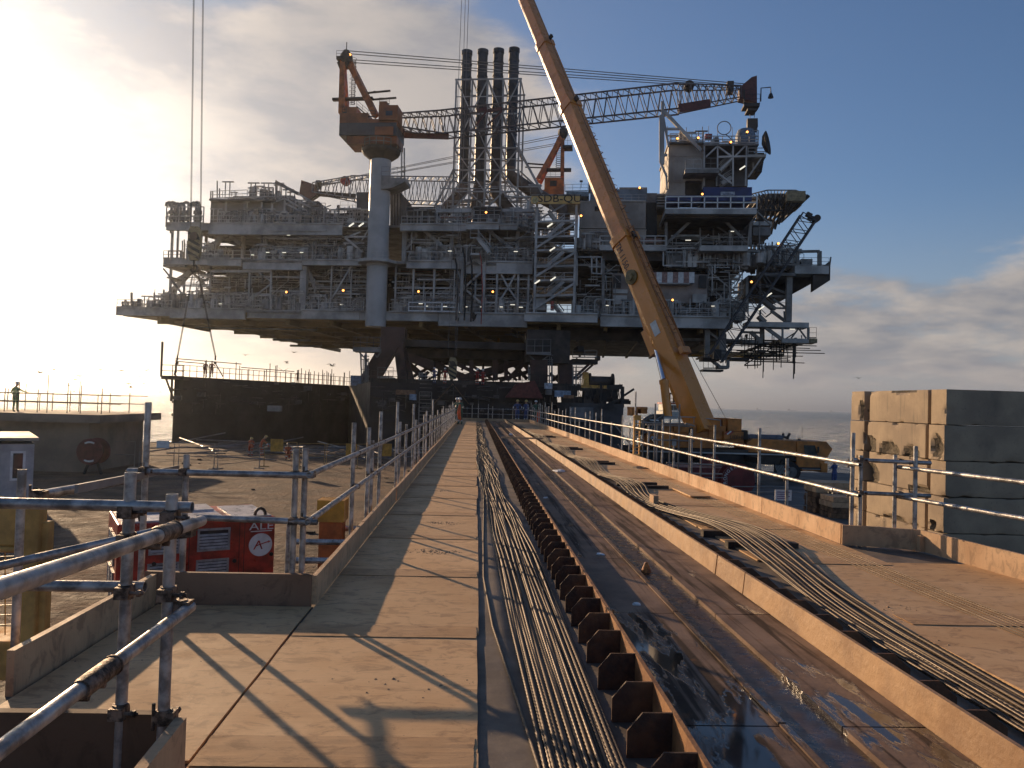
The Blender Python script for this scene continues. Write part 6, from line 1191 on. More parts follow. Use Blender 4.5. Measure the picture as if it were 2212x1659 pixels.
mbox('boom_rest', 1050, 325, 1440, 365, .8, 1.8, mat('slate_blue', (.09, .11, .15), .5)); mb = MB(); a = mq(1420, 355, 1.2); mb.tube([mq(1432, 310, 1.2), mq(1440, 345, 1.2), a+Vector((.5, 0, 0)), mq(1475, 350, 1.2), mq(1500, 312, 1.2)], .1, 6); mb.build('boom_cradle', M_BLACK, mc)
# outriggers
for X in (-40, 640, 1180): mbox('outrigger', X, 545, X+55, 600, -2.2, .3, M_BLACK); p = mq(X+28, 560, -2.1); mb = MB(); mb.tube([(p.x, CY-2.1, GZ), (p.x, CY-2.1, p.z)], .09, 8); mb.lathe((p.x, CY-2.1, GZ), [(.4, 0), (.4, .08), (.1, .1)], 12); mb.build('outrigger_foot', M_DARK, mc)
# superstructure
ss = mbox('superstructure', 272, 225, 765, 450, .2, 2.4, CRY2); mbox('turntable', 330, 452, 640, 482, .6, 2.2, M_DARK)
mbox('side_panel', 275, 300, 370, 445, .05, .2, CRY); mbox('side_panel', 380, 210, 590, 300, .0, .2, CRY2); mbox('winch_house', 600, 170, 830, 285, .3, 2.3, CRY2)
for X0, Y0, X1, Y1, d in ((635, 235, 820, 280, -.1), (715, 240, 880, 365, .1), (850, 165, 900, 290, .3), (900, 168, 1033, 292, .0), (765, 300, 860, 375, .2)): mbox('counterweight', X0, Y0, X1, Y1, d, 2.6, CRY2)
for i, (Y0, Y1) in enumerate(((295, 372), (375, 398), (400, 432))): cw = mbox('counterweight', 862-i*4, Y0, 1052+i*3, Y1, -.15+i*.03, 2.8, CRY2)
q = mq(1010, 350); text('LIEBHERR', .34, M_BLACK, mc, (q.x, CY-.17, q.z), (math.pi/2, 0, 0)); mbox('brown_weight', 1035, 280, 1095, 370, .4, 2.4, M_DARK)
for i in range(3): mb = MB(); a = mq(870+i*22, 320, -.18); mb.beam(a, a+Vector((.28, 0, .22)), .02, .1); mb.build('warning_stripe', M_WHITE if i % 2 else M_RED, mc)
mbox('access_ladder', 358, 365, 402, 430, -.1, .05, M_GREY); mbox('grille', 525, 255, 560, 400, -.02, .02+.15, M_DARK)
mb = MB(); mb.tube([mq(130, 140, .3), mq(400, 150, .3), mq(600, 155, .3), mq(830, 185, .3)], .035, 5); mb.tube([mq(830, 185, .3), mq(832, 290, .3)], .035, 5); mb.tube([mq(570, 155, .3), mq(572, 225, .3)], .03, 5); mb.build('guard_rail', M_GREY, mc)
# crane operator cab on the left, glass with curved frames
a = mq(30, 300, -.3); b = mq(270, 300, -.3); zt = mq(150, 128, -.3).z; z0 = mq(150, 310, -.3).z
oc = MB(); oc.prism([(a.x+.45, z0), (b.x, z0), (b.x, zt), (a.x+1.0, zt), (a.x+.25, zt-.55), (a.x, zt-1.5)], CY-.5, CY+.6, 'y'); oc = oc.build('operator_cab', mat('cab_shell', (.05, .05, .055), .4), mc)
mb = MB(); mb.prism([(a.x+.6, z0+.5), (b.x-1.2, z0+.5), (b.x-1.0, zt-.12), (a.x+1.05, zt-.12), (a.x+.4, zt-.6), (a.x+.2, zt-1.4)], CY-.53, CY-.505, 'y'); mb.build('cab_glass', GLS, oc)
for o_ in (0, .75): mb = MB(); mb.tube([(a.x+.35+o_, CY-.56, z0-.6), (a.x-.05+o_, CY-.56, zt-1.5), (a.x+.25+o_, CY-.56, zt-.5), (a.x+.9+o_, CY-.56, zt), (b.x, CY-.56, zt+.03)], .05, 6); mb.build('cab_tube', M_GREY2, oc)
mbox('cab_base', 105, 310, 275, 440, -.4, .8, CRY2); mbox('plate', 158, 340, 205, 372, -.45, -.41, mat('pale_sign', (.45, .5, .55), .5)); q = mq(180, 356); MB().box((q.x-.2, CY-.46, q.z-.04), (q.x+.1, CY-.452, q.z+.04)).build('plate_mark', M_NAVY, mc)
mb = MB(); q = mq(145, 182, -.6); mb.tube([q, mq(230, 188, -.6)], .05, 6); mb.build('lamp_bar', M_WHITE, mc); mbox('rear_frame', -30, 60, 30, 140, .4, 2.0, CRY2); mbox('rear_frame', 60, 55, 120, 120, .4, 2.0, CRY2); mbox('rear_frame', -30, 58, 125, 78, .35, 2.05, CRY2)
# telescopic boom, leaning away from the camera
foot = at(1503, 905, CY+1.2); tip = at(1000, -330, 80.5)
bd = (tip-foot); BL = bd.length; bd.normalize(); side = Vector((bd.y, -bd.x, 0)).normalized(); back = side.cross(bd).normalized()
if back.x < 0: back = -back
def bsec(name, f0, f1, w, h, m, off=0.0):
    """boom section with a rounded belly on the lower (left) face"""
    prof = [(-w/2, h*.5), (w/2, h*.5), (w/2, -h*.18), (w*.42, -h*.36), (w*.2, -h*.49), (-w*.2, -h*.49), (-w*.42, -h*.36), (-w/2, -h*.18)]
    A_ = foot+bd*BL*f0+back*off; B_ = foot+bd*BL*f1+back*off; mb = MB(); n = len(prof)
    vs = [A_+side*x+back*y for x, y in prof]+[B_+side*x+back*y for x, y in prof]
    mb.add(vs, [tuple(range(n)), tuple(range(2*n-1, n-1, -1))]+[(i, i+n, (i+1) % n+n, (i+1) % n) for i in range(n)])
    o = mb.build(name, m, mc, bevel=.02); 
    bm = bmesh.new(); bm.from_mesh(o.data); bmesh.ops.recalc_face_normals(bm, faces=bm.faces); bm.to_mesh(o.data); bm.free(); return o
def frac(x, y):    # where along the boom a picture height falls
    best = min(range(0, 1001), key=lambda i: abs((lambda p: (cam_m.transposed() @ (foot+bd*BL*i/1000-Vector((0, 0, H)))))(0).y/-(cam_m.transposed() @ (foot+bd*BL*i/1000-Vector((0, 0, H)))).z*F_-(829.5-y)))
    return best/1000
f1, f2, f3, f4 = frac(0, 520), frac(0, 232), frac(0, 100), frac(0, -60)
BM = mat('boom_yellow', (.74, .26, .03), .35, 0, .05, .5, .02, coat=.3); BM2 = mat('boom_yellow_worn', (.66, .23, .035), .32, 0, .09, .6, .02, coat=.3)
base = bsec('boom_base_section', -.018, f1, 1.5, 1.85, BM)
bsec('boom_section', f1-.01, f2, 1.32, 1.6, BM2); bsec('boom_section', f2-.01, f3, 1.16, 1.4, BM2); bsec('boom_section', f3-.01, f4, 1.02, 1.22, BM2); bsec('boom_section', f4-.01, .82, .9, 1.05, BM2); bsec('boom_section', .81, 1, .78, .9, BM2)
for f, w, h in ((f1, 1.7, 2.05), (f2, 1.48, 1.76), (f3, 1.3, 1.54), (f4, 1.14, 1.34)): bsec('boom_collar', f-.006, f+.004, w, h, BM2 if f != f1 else BM)
for f, w, h in ((f1-.004, .3, .5), (f2, .25, .35), (f3, .22, .3)): p = foot+bd*BL*f; mb = MB(); mb.beam(p+back*.9, p+back*1.25, w, h); mb.build('collar_lug', M_DARK, mc)
RO = mat('rust_orange', (.40, .14, .03), .6)
for s_ in (-1, 1): mb = MB(); mb.beam(foot+bd*5+back*1.25+side*s_*.35, foot+bd*(BL*f1+.5)+back*1.1+side*s_*.35, .1); mb.build('walkway_rail', RO, mc)
for i in range(34): q = foot+bd*(5+i*.7); mb = MB(); mb.beam(q+back*1.25-side*.3, q+back*1.25+side*.3, .04); mb.build('walkway_rung', RO, mc)
for i in range(12): q = foot+bd*(5+i*1.9); mb = MB(); mb.beam(q+back*.8+side*.35, q+back*1.2+side*.35, .05); mb.build('walkway_bracket', RO, mc)
mb = MB(); q = foot+bd*4.6+back*1.35; mb.beam(q, q+bd*.5, .9, .35); mb.build('walkway_end', BM2, mc)
for frc, X in ((frac(0, 602), 0),): p = foot+bd*BL*frc-side*.0; mb = MB(); mb.lathe(p-side*.78*(1 if side.y > 0 else -1), [(.58, -.35), (.58, .1), (.3, .14), (.3, .3)], 22, side*(1 if side.y < 0 else -1) if True else side); mb.build('rope_guide_wheel', mat('olive_wheel', (.18, .13, .04), .5), mc, smooth=True)
# lettering on the camera side of the base section
sn = side if side.y < 0 else -side
xa = -bd; za = sn; ya = za.cross(xa)
RM = Matrix((xa, ya, za)).transposed().to_euler()
p = foot+bd*BL*frac(0, 562)+sn*.765+back*-.1; text('LTM 1150-6.1', .78, M_BLACK, mc, p, RM, sx=.82)
p = foot+bd*BL*frac(0, 715)+sn*.765+back*.25; mb = MB(); xx = bd*.55; yy = back*.3; mb.add([p+xx+yy, p-xx+yy, p-xx-yy, p+xx-yy, p+xx+yy+sn*.02, p-xx+yy+sn*.02, p-xx-yy+sn*.02, p+xx-yy+sn*.02], [(0, 1, 2, 3), (7, 6, 5, 4), (0, 4, 5, 1), (1, 5, 6, 2), (2, 6, 7, 3), (3, 7, 4, 0)]); mb.build('sign_plate', M_WHITE, mc)

# lifting cylinder
cyb = at(1443, 900, CY+.7); cyt = foot+bd*BL*frac(0, 728)-back*.85; cm = at(1434, 822, CY+.85)
mb = MB(); mb.tube([cyb, cm], .30, 16); mb.lathe(cm-(cm-cyb).normalized()*.25, [(.34, 0), (.34, .3), (.2, .32)], 16, (cm-cyb)); mb.build('lift_cylinder', BM, mc, smooth=True)
mb = MB(); mb.tube([cm, cyt], .20, 16); mb.build('piston_rod', CHR, mc, smooth=True)
mb = MB(); mb.beam(cyt-bd*.9, cyt+bd*1.2, .9, 1.0); mb.beam(cyt+bd*1.2, foot+bd*BL*frac(0, 640)-back*.6, .7, .5); mb.build('cylinder_bracket', BM, mc)
mb = MB(); mb.tube([at(1570, 908, CY+.5), foot+bd*BL*frac(0, 640)+back*1.0], .02, 5); mb.build('hoist_rope', M_BLACK, mc); mb = MB(); mb.tube([foot+bd*BL*frac(0, 640)+back*1.0, foot+bd*BL+back*.8], .02, 5); mb.build('hoist_rope', M_BLACK, mc)
# boom tip, hoist ropes and hook block over the barge
HX = at(976, 770, 80.5)
for i, (xt, xb) in enumerate(((996, 968), (1001, 983), (1010, 986))):
    mb = MB(); mb.tube([at(xb, 768, 80.5), at(xt+14, -340, 80.5+i*.1)], .028, 5); mb.build('hoist_rope', M_GREY2, mc)
def hook_block(name, label, c, s=1.0, big=False):
    t = thing(name, label, 'crane hook', tuple(c)); mb = MB(); w = .5*s
    mb.prism([(c.x-w, c.z-.7*s), (c.x-.3*s, c.z-1.4*s), (c.x+.3*s, c.z-1.4*s), (c.x+w, c.z-.7*s), (c.x+w, c.z+.9*s), (c.x+.3*s, c.z+1.3*s), (c.x-.3*s, c.z+1.3*s), (c.x-w, c.z+.9*s)], c.y-.3, c.y+.3, 'y'); mb.build('cheek_plate', mat('hook_yellow', (.3, .24, .12), .5), t)
    for i in range(4): z = c.z+(-.9+i*.52)*s; mb = MB(); mb.prism([(c.x-w*.95, z), (c.x+w*.95, z-.5*s), (c.x+w*.95, z-.25*s), (c.x-w*.95, z+.25*s)], c.y-.325, c.y-.305, 'y'); mb.build('black_stripe', M_BLACK, t)
    mb = MB(); mb.lathe((c.x, c.y-.35, c.z+.5*s), [(.35*s, 0), (.35*s, .7)], 16, (0, 1, 0)); mb.build('sheave', M_DARK, t)
    mb = MB(); z = c.z-1.4*s; pts = [(c.x, c.y, z+.1), (c.x, c.y, z-.35*s)]+[(c.x+.28*s*math.sin(a_), c.y, z-.65*s+.28*s*math.cos(a_)) for a_ in [i*math.pi/5 for i in range(0, 8)]]; mb.tube(pts, .09*s, 7); mb.build('hook', M_BLACK, t)
    return t
hook_block('crane_hook', 'striped hook block of the mobile crane hanging over the barge', at(978, 795, 80.5), .85)
for i, (x, y) in enumerate(((928, 882), (1012, 872))):
    tag((lambda m: m.build('lifting_sling', mat('tan_sling', (.2, .12, .07), .8)))((lambda m: (m.tube([at(978, 829, 80.5), at(x, y, 80.5)], .045, 6), m)[1])(MB())), 'brown sling from the hook block slanting down to the '+('left' if i == 0 else 'right'), 'sling', 'slings under the striped hook block')
hk = hook_block('crane_hook', 'big yellow and black striped hook block hanging before the left end of the platform', at(421, 525, 84.5), 1.35)
for i, (x0, x1) in enumerate(((411, 418), (413, 420), (432, 438), (434, 440))): mb = MB(); mb.tube([at(x0, 505, 84.5), at(x1, -40, 84.5)], .03, 5); mb.build('hoist_rope', M_BLACK, hk)
for i, (x0, x1, y1) in enumerate(((419, 383, 768), (421, 385, 768), (423, 464, 768), (425, 466, 768))): mb = MB(); mb.tube([at(x0, 572, 84.5), at(x1, y1, 84.5)], .035, 5); tag(mb.build('wire_sling', M_DARK), f'{ORD[i]} wire sling from the left below the big striped hook block', 'sling', 'wire slings below the big hook block')
for x, lab in ((383, 'left'), (465, 'right')):
    t = thing('sling_shackle', f'shackle and pole at the end of the {lab} wire slings over the barge', 'shackle', tuple(at(x, 778, 84.5))); c = WL(t); mb = MB(); mb.lathe((c.x, c.y-.1, c.z-.3), [(.14, 0), (.14, .2)], 12, (0, 1, 0)); mb.tube([(c.x, c.y, c.z+.5), (c.x, c.y, c.z)], .09, 6); mb.build('shackle', M_BLACK, t); mb = MB(); mb.tube([(c.x, c.y, c.z-.3), (c.x+(.9 if lab == 'right' else -.3), c.y, 3.45)], .06, 6); mb.build('pole', M_BLACK, t)

# ================================================================ yard objects on the left
gen = thing('generator', 'red containerised generator with grey louvres and a round white emblem', 'generator', (at(256, 1200, 18.6).x, 18.6, GZ))
gy = 18.6; gx1 = at(587, 1200, gy).x; gx0 = at(256, 1200, gy).x; gt = -1.45; gd = gy+2.45
mb = MB(); mb.box((gx0, gy, GZ+.1), (gx1, gd, gt)); mb.build('body', M_RED, gen, bevel=.03)
mb = MB(); mb.box((gx0+.1, gy+.1, GZ), (gx1-.1, gd-.1, GZ+.1)); mb.build('skid_base', M_BLACK, gen)
ROOF = mat('pale_roof', (.55, .52, .52), .35, 0, .2, 2, .1)
mb = MB(); mb.box((gx0+.1, gy+.08, gt+.003), (gx0+2.35, gd-.08, gt+.04)); mb.box((gx1-1.0, gy+.1, gt+.003), (gx1-.08, gd-.3, gt+.03)); mb.build('roof_panel', ROOF, gen)
mb = MB(); mb.box((gx0+.15, gy+1.2, gt+.041), (gx0+2.3, gd-.15, gt+.09)); mb.build('roof_hatch', ROOF, gen)
mb = MB(); mb.tube([(gx0+.35+.13*math.cos(a_), gy+.12, gt+.04+.17*math.sin(a_)) for a_ in [i*math.pi/6 for i in range(7)]], .04, 7); mb.build('lifting_eye', M_DARK, gen)
mb = MB(); mb.tube([(gx1-.35+.13*math.cos(a_), gy+.12, gt+.04+.17*math.sin(a_)) for a_ in [i*math.pi/6 for i in range(7)]], .04, 7); mb.build('lifting_eye', M_DARK, gen)
LOU = mat('louvre_grey', (.33, .33, .33), .5, .3, .2, 6)
def louvre(x0, x1, z0, z1, y, sidewall=False):
    fr_ = MB(); sl_ = MB(); th = .05
    def P3(u, v, w): return (u, y-w, v) if not sidewall else (gx0-w, u, v)
    def bb(m_, a, b): p, q = P3(*a), P3(*b); m_.box(p, q)
    bb(fr_, (x0, z0, .004), (x0+th, z1, .03)); bb(fr_, (x1-th, z0, .004), (x1, z1, .03)); bb(fr_, (x0+th, z0, .004), (x1-th, z0+th, .03)); bb(fr_, (x0+th, z1-th, .004), (x1-th, z1, .03))
    f_ = fr_.build('louvre_frame', LOU, gen); n = int((z1-z0-.1)/.075); bk = MB(); bb(bk, (x0+th, z0+th, .002), (x1-th, z1-th, .004)); bk.build('louvre_back', M_BLACK, f_)
    for i in range(n): z = z0+th+.01+i*.075; p = P3(x0+th, z, .022); q = P3(x1-th, z, .022); p2 = P3(x0+th, z+.052, .006); q2 = P3(x1-th, z+.052, .006); sl_.add([p, q, q2, p2], [(0, 1, 2, 3)])
    sl_.build('louvre_slats', LOU, f_)
def gx(x): return at(x, 1200, gy).x
def gz(y_): return at(450, y_, gy).z-.12
for x0, x1 in ((417, 487), (318, 382)):
    louvre(gx(x0), gx(x1), gz(1186), gz(1136), gy); louvre(gx(x0-1), gx(x1-1), gz(1262), gz(1204), gy); louvre(gx(x0-1), gx(x1-1), gz(1340), gz(1282), gy)
for y0 in (gy+.55, gy+1.35): louvre(y0, y0+.6, gt-1.05, gt-.35, 0, True); louvre(y0, y0+.6, gt-2.0, gt-1.2, 0, True)
for x in (507, 518, 400, 300): mb = MB(); mb.box((gx(x), gy-.006, GZ+.2), (gx(x)+.014, gy-.001, gt-.1)); mb.build('door_seam', M_BLACK, gen)
mb = MB(); mb.box((gx0+.05, gy-.02, gt-.09), (gx1-.05, gy-.001, gt-.06)); mb.build('gutter', M_RED, gen)
ex, ez = gx(555), gz(1180); mb = MB(); mb.lathe((ex, gy-.003, ez), [(.285, 0), (.285, -.006)], 36, (0, 1, 0)); em = mb.build('emblem', M_WHITE, gen)
mb = MB(); S2 = .285
for poly in ([(-.62, -.38), (-.50, -.38), (-.10, .38), (-.22, .38)], [(-.22, .38), (-.10, .38), (.18, -.38), (.06, -.38)], [(-.40, -.12), (.30, .10), (.62, .18), (.62, .28), (.28, .18), (-.38, -.02)], [(.62, .12), (.88, .26), (.64, .34)]):
    mb.prism([(ex+a*S2, ez+b*S2) for a, b in poly], gy-.016, gy-.011, 'y')
mb.build('emblem_mark', M_RED, em)
text('ALE', .27, M_WHITE, gen, (gx(556), gy-.006, gz(1138)), (math.pi/2, 0, 0), sx=1.35); MB().box((gx(556)-.26, gy-.008, gz(1149)-.01), (gx(556)+.26, gy-.004, gz(1149)+.012)).build('text_line', M_WHITE, gen)
for i in range(5): mb = MB(); mb.lathe((gx(527+i*11), gy-.003, gz(1124)), [(.055, 0), (.055, -.03), (.03, -.05)], 10, (0, 1, 0)); mb.build('indicator_lamp', M_RED, gen)
for x, y_ in ((498, 1212), (580, 1203), (330, 1205)): mb = MB(); mb.lathe((gx(x), gy-.003, gz(y_)), [(.05, 0), (.05, -.03)], 10, (0, 1, 0)); mb.build('door_lock', M_BLACK, gen)
gen.location = (-8.08, 18.0, GZ); gen.rotation_euler = (0, 0, R(29))
# hut
hut = thing('site_hut', 'pale site hut with a dark-framed window at the left edge', 'hut', (at(73, 1000, 33.0).x, 33.0, GZ))
hy = 33.0; hz = lambda y_: at(40, y_, hy).z; hx = lambda x: at(x, 1000, hy).x
mb = MB(); mb.box((hx(8), hy, GZ), (hx(73), hy+5, hz(958))); mb.build('wall', mat('hut_wall', (.42, .40, .40), .6, 0, .15, 1.5), hut); mb = MB(); mb.box((hx(-60), hy+.05, GZ), (hx(8)-.01, hy+5, hz(950))); mb.build('wall', mat('hut_blue', (.06, .06, .14), .6), hut)
mb = MB(); mb.box((hx(-62), hy-.25, hz(950)), (hx(80), hy+5.2, hz(944))); mb.build('roof', M_GREY2, hut)
mb = MB(); x0, x1, z0, z1 = hx(29), hx(57), hz(1036), hz(973); mb.box((x0, hy-.05, z0), (x0+.09, hy-.003, z1)); mb.box((x1-.09, hy-.05, z0), (x1, hy-.003, z1)); mb.box((x0+.09, hy-.05, z1-.09), (x1-.09, hy-.003, z1)); mb.box((x0+.09, hy-.05, z0), (x1-.09, hy-.003, z0+.09)); wf = mb.build('window', M_WHITE, hut); mb = MB(); mb.box((x0+.09, hy-.02, z0+.09), (x1-.09, hy-.004, z1-.09)); mb.build('pane', GLS, wf)
hut.rotation_euler = (0, 0, R(33))
# yellow lift platform at lower left
lf = thing('access_platform_lift', 'faded yellow lifting platform with wire mesh guard at lower left behind the scaffold rails', 'lift', (-8.4, 14, GZ))
YL = mat('faded_yellow', (.66, .36, .10), .8, 0, .25, 1.2, .08); ly_ = 12.0
def lq(x, y_, dd=0): return at(x, y_, ly_+dd)
def lbx(name, x0, y0, x1, y1, d0, d1, m, par=None): a = lq(x0, (y0+y1)/2, d0); b = lq(x1, (y0+y1)/2, d0); t = lq((x0+x1)/2, y0, d0); l = lq((x0+x1)/2, y1, d0); mb = MB(); mb.box((a.x, ly_+d0, l.z), (b.x, ly_+d1, t.z)); return mb.build(name, m, par or lf, bevel=.03)
lbx('hood', -260, 1092, 40, 1178, .1, .45, YL); lbx('mast_post', 45, 1090, 78, 1420, .0, .25, YL); lbx('mast_post', 80, 1128, 98, 1420, .1, .3, YL); lbx('chassis', -260, 1385, 50, 1470, .1, .9, YL); lbx('side_frame', -260, 1180, 44, 1192, .05, .2, YL)
for k in range(9): mb = MB(); a = lq(-200, 1190+k*21, .1); b = lq(46, 1180+k*21, .1); mb.beam(a, b, .014); mb.build('mesh_wire', M_YEL, lf)
for k in range(9): mb = MB(); mb.beam(lq(-150+k*23, 1188, .1), lq(-150+k*23, 1372, .1), .012); mb.build('mesh_wire', M_YEL, lf)
for x in (-5.2-3.2, -6.0-4.4):
    mb = MB(); mb.lathe((x, ly_-.05, GZ+.45), [(.3, 0), (.43, .03), (.45, .1), (.45, .25), (.4, .3)], 18, (0, 1, 0)); w2 = mb.build('wheel', TYR, lf, smooth=True); mb = MB(); mb.lathe((x, ly_-.07, GZ+.45), [(.2, 0), (.18, .05)], 12, (0, 1, 0)); mb.build('rim', YL, w2)
# concrete jetty on the left with its railing
jt = thing('concrete_jetty', 'low concrete jetty wall on the far left with scaffold railing', 'jetty', (-35, 55, GZ))
JC = mat('jetty_concrete', (.26, .205, .155), .8, 0, .35, .3, .4, col2=(.15, .12, .095), bscale=4)
jx1 = at(300, 940, 52).x
mb = MB(); mb.box((-70, 47.5, GZ), (jx1-1.0, 55, .02)); mb.build('wall', JC, jt); mb = MB(); mb.box((-70, 46.6, -.35), (jx1, 55.5, .14)); mb.build('capping', JC, jt)
mb = MB(); mb.box((-70, 46.9, -1.5), (-30.5, 47.5, -1.3)); mb.build('ledge', JC, jt)
for z in (.62, 1.15): mb = MB(); mb.tube([(-40, 48.5, z+.14), (jx1-.1, 49.5, z+.14)], .03, 6); mb.build('rail', M_DARK, jt); mb = MB(); mb.tube([(-40, 52.5, z+.14), (jx1+.3, 52.5, z+.14)], .03, 6); mb.build('rail', M_DARK, jt)
r_ = random.Random(21); x = -32.0
while x < jx1: 
    for yy in (48.6, 52.4): mb = MB(); mb.tube([(x, yy, .14), (x+.02, yy, r_.uniform(1.3, 2.5))], .03, 5); mb.build('post', M_DARK, jt)
    x += r_.uniform(.55, 1.3)
# red reel with white arcs
re = thing('cable_reel', 'red cable reel with white arcs standing in the yard before the jetty wall', 'reel', tuple(at(193, 1003, 46))); c = at(193, 976, 46)
for o_ in (0, .9): mb = MB(); mb.lathe((c.x, 46+o_, c.z), [(.3, 0), (.74, 0), (.78, .05), (.74, .1), (.3, .1)], 26, (0, 1, 0)); mb.build('flange', mat('dull_red', (.14, .03, .025), .6), re)
mb = MB(); mb.lathe((c.x, 46.1, c.z), [(.42, 0), (.42, .8)], 16, (0, 1, 0)); mb.build('drum', M_DARK, re)
for s_ in (1, -1): mb = MB(); pts = [(c.x+.56*math.cos(a_), 45.985, c.z+s_*.56*math.sin(a_)) for a_ in [R(62)+i*R(14) for i in range(5)]]; mb.tube(pts, .055, 5); mb.build('white_arc', M_WHITE, re)
for s_ in (-.5, .5): mb = MB(); mb.beam((c.x+s_, 46.5, GZ), (c.x, 46.5, c.z), .12); mb.build('stand', M_DARK, re)
# pipe barriers in the yard
def barrier(x0, y0, x1, y1, label, m, h=1.7, group='pipe barriers in the yard', T_=False):
    t = thing('pipe_barrier', label, 'barrier', ((x0+x1)/2, (y0+y1)/2, GZ), group); mb = MB()
    mb.tube([(x0, y0, GZ+.12), (x0, y0, GZ+h), (x1, y1, GZ+h), (x1, y1, GZ+.12)], .028, 6); mb.tube([(x0, y0, GZ+h*.5), (x1, y1, GZ+h*.5)], .02, 5); mb.build('frame', m, t)
    for x, y in ((x0, y0), (x1, y1)): mb = MB(); mb.box((x-.35, y-.04, GZ), (x+.35, y+.04, GZ+.05)); mb.box((x-.03, y-.03, GZ+.05), (x+.03, y+.03, GZ+.12)); mb.build('foot', m, t)
    return t
YB = mat('barrier_ochre', (.36, .23, .07), .5, 0, .3, 2)
bi_ = 0; 
for i, (xa, ya, xb, yb) in enumerate(((570, 1008, 640, 1008), (646, 1012, 700, 1012), (705, 1012, 765, 1012), (470, 1012, 560, 1012), (385, 1014, 462, 1014), (300, 1012, 375, 1012), (205, 1010, 290, 1010), (772, 1012, 820, 1010))):
    p = G(xa, ya, GZ); q = G(xb, yb, GZ); barrier(p.x, p.y, q.x, q.y, f'{["yellow barrier beside the kneeling worker", "yellow barrier right of the kneeling worker", "second yellow barrier right of the kneeling worker", "grey barrier just left of the two orange workers", "grey barrier behind the corner post of the landing", "grey barrier with a small white sign", "leftmost grey yard barrier near the red reel", "yellow barrier seen through the walkway guardrail"][i]}', YB if i in (0, 1, 2, 7) else M_GREY2)
for i, (x, y_, w) in enumerate(((598, 962, .8), (759, 972, .7), (836, 972, .6))): q = at(x, y_, 50); mb = MB(); mb.box((q.x-w/2, 50, q.z-.4), (q.x+w/2, 50.04, q.z+.4)); tag(mb.build('warning_board', mat('amber_board', (.5, .27, .03), .5)), f'{["left", "middle", "right"][i]} amber board fixed on the yellow yard barriers', 'board', 'amber boards on the barriers')
q = at(352, 960, 48.6); mb = MB(); mb.box((q.x-.38, 48.6, q.z-.22), (q.x+.38, 48.63, q.z+.22)); tag(mb.build('small_sign', M_WHITE), 'small white sign hanging on a yard barrier left of the landing posts', 'sign')
# heaps of tubes and hoses by the barge foot
mb = MB(); r_ = random.Random(31)
for i in range(46): p = at(r_.uniform(300, 930), r_.uniform(955, 990), 62); l = r_.uniform(2, 6); a_ = r_.uniform(-.3, .3); z = GZ+r_.uniform(.05, 1.1); mb.tube([(p.x, p.y+r_.uniform(-5, 8), z), (p.x+l, p.y+r_.uniform(-4, 8), z+r_.uniform(-.2, .8) if i % 3 == 0 else z)], .05, 4)
stuff(tag(mb.build('scaffold_pile', M_GREY2), 'loose scaffold tubes and hoses lying along the foot of the barge', 'scaffold tubes'))
mb = MB()
for i in range(40): p = Vector((r_.uniform(-30, -2), r_.uniform(22, 60), GZ)); mb.box((p.x, p.y, p.z), (p.x+r_.uniform(.05, .4), p.y+r_.uniform(.05, .3), p.z+r_.uniform(.03, .12)))
stuff(tag(mb.build('yard_debris', M_DARK), 'scattered scraps lying on the brown yard ground', 'debris'))
# orange pump and lying pipes behind the left guardrail
pp = thing('pump_unit', 'small orange pump unit below the left guardrail', 'pump', tuple(G(714, 1250, GZ))); c = at(714, 1168, 14.5)
mb = MB(); mb.box((c.x-.22, 14.5, GZ), (c.x+.2, 14.9, c.z+.35)); mb.build('body', mat('pump_orange', (.5, .13, .03), .5), pp); mb = MB(); mb.box((c.x-.26, 14.45, c.z+.35), (c.x+.24, 14.95, c.z+.75)); mb.build('tank', M_YEL, pp)
for i, (x0, y0, x1, y1, yv) in enumerate(((640, 1170, 775, 1172, 13.5), (690, 1140, 800, 1143, 15), (625, 1210, 770, 1212, 12.5))): mb = MB(); mb.tube([at(x0, y0, yv), at(x1, y1, yv)], .05, 8); tag(mb.build('scaffold_tube', GALV, smooth=True), f'{["middle", "highest", "lowest"][i]} of the horizontal tubes seen under the left guardrail', 'scaffold tube', 'horizontal tubes below the walkway')
for i, (x, yt, yv) in enumerate(((625, 1120, 14), (715, 1090, 16), (735, 1095, 17))): p = at(x, yt, yv); mb = MB(); mb.tube([(p.x, yv, GZ), (p.x, yv, p.z)], .05, 8); tag(mb.build('scaffold_tube', GALV, smooth=True), f'{["left", "middle", "right"][i]} of the upright tubes standing in the yard under the left guardrail', 'scaffold tube', 'upright tubes in the yard')

# ================================================================ concrete blocks and quay objects on the right
def block_mat():
    m = bpy.data.materials.new('cast_concrete'); m.use_nodes = True; t = m.node_tree; p = t.nodes['Principled BSDF']; g = NG(t)
    v = g.n('ShaderNodeNewGeometry').outputs['Position']; oi = g.n('ShaderNodeObjectInfo')
    c = g.mix(g.mr(g.noise(v, .9, 6, .6), .35, .65), (.41, .315, .21), (.28, .215, .15))
    c = g.mix(g.m('MULTIPLY', g.mr(g.noise(g.vm('MULTIPLY', v, (1, 6, .6)), 1.4, 6, .6), .55, .7), .4), c, (.13, .11, .085))
    c = g.mix(g.m('MULTIPLY', g.mr(g.noise(v, 24, 3, .5), .64, .72), .5), c, (.12, .10, .08))
    c = g.mix(g.m('MULTIPLY', g.mr(g.noise(g.vm('MULTIPLY', v, (1, 5, .7)), .9, 4, .5), .69, .72), .5), c, (.55, .53, .46))
    t.links.new(c, p.inputs['Base Color']); p.inputs['Roughness'].default_value = .85
    bp = g.n('ShaderNodeBump'); bp.inputs['Strength'].default_value = .5; bp.inputs['Distance'].default_value = .006; g.put(g.noise(v, 16, 8, .7), bp.inputs['Height']); t.links.new(bp.outputs[0], p.inputs['Normal'])
    return m
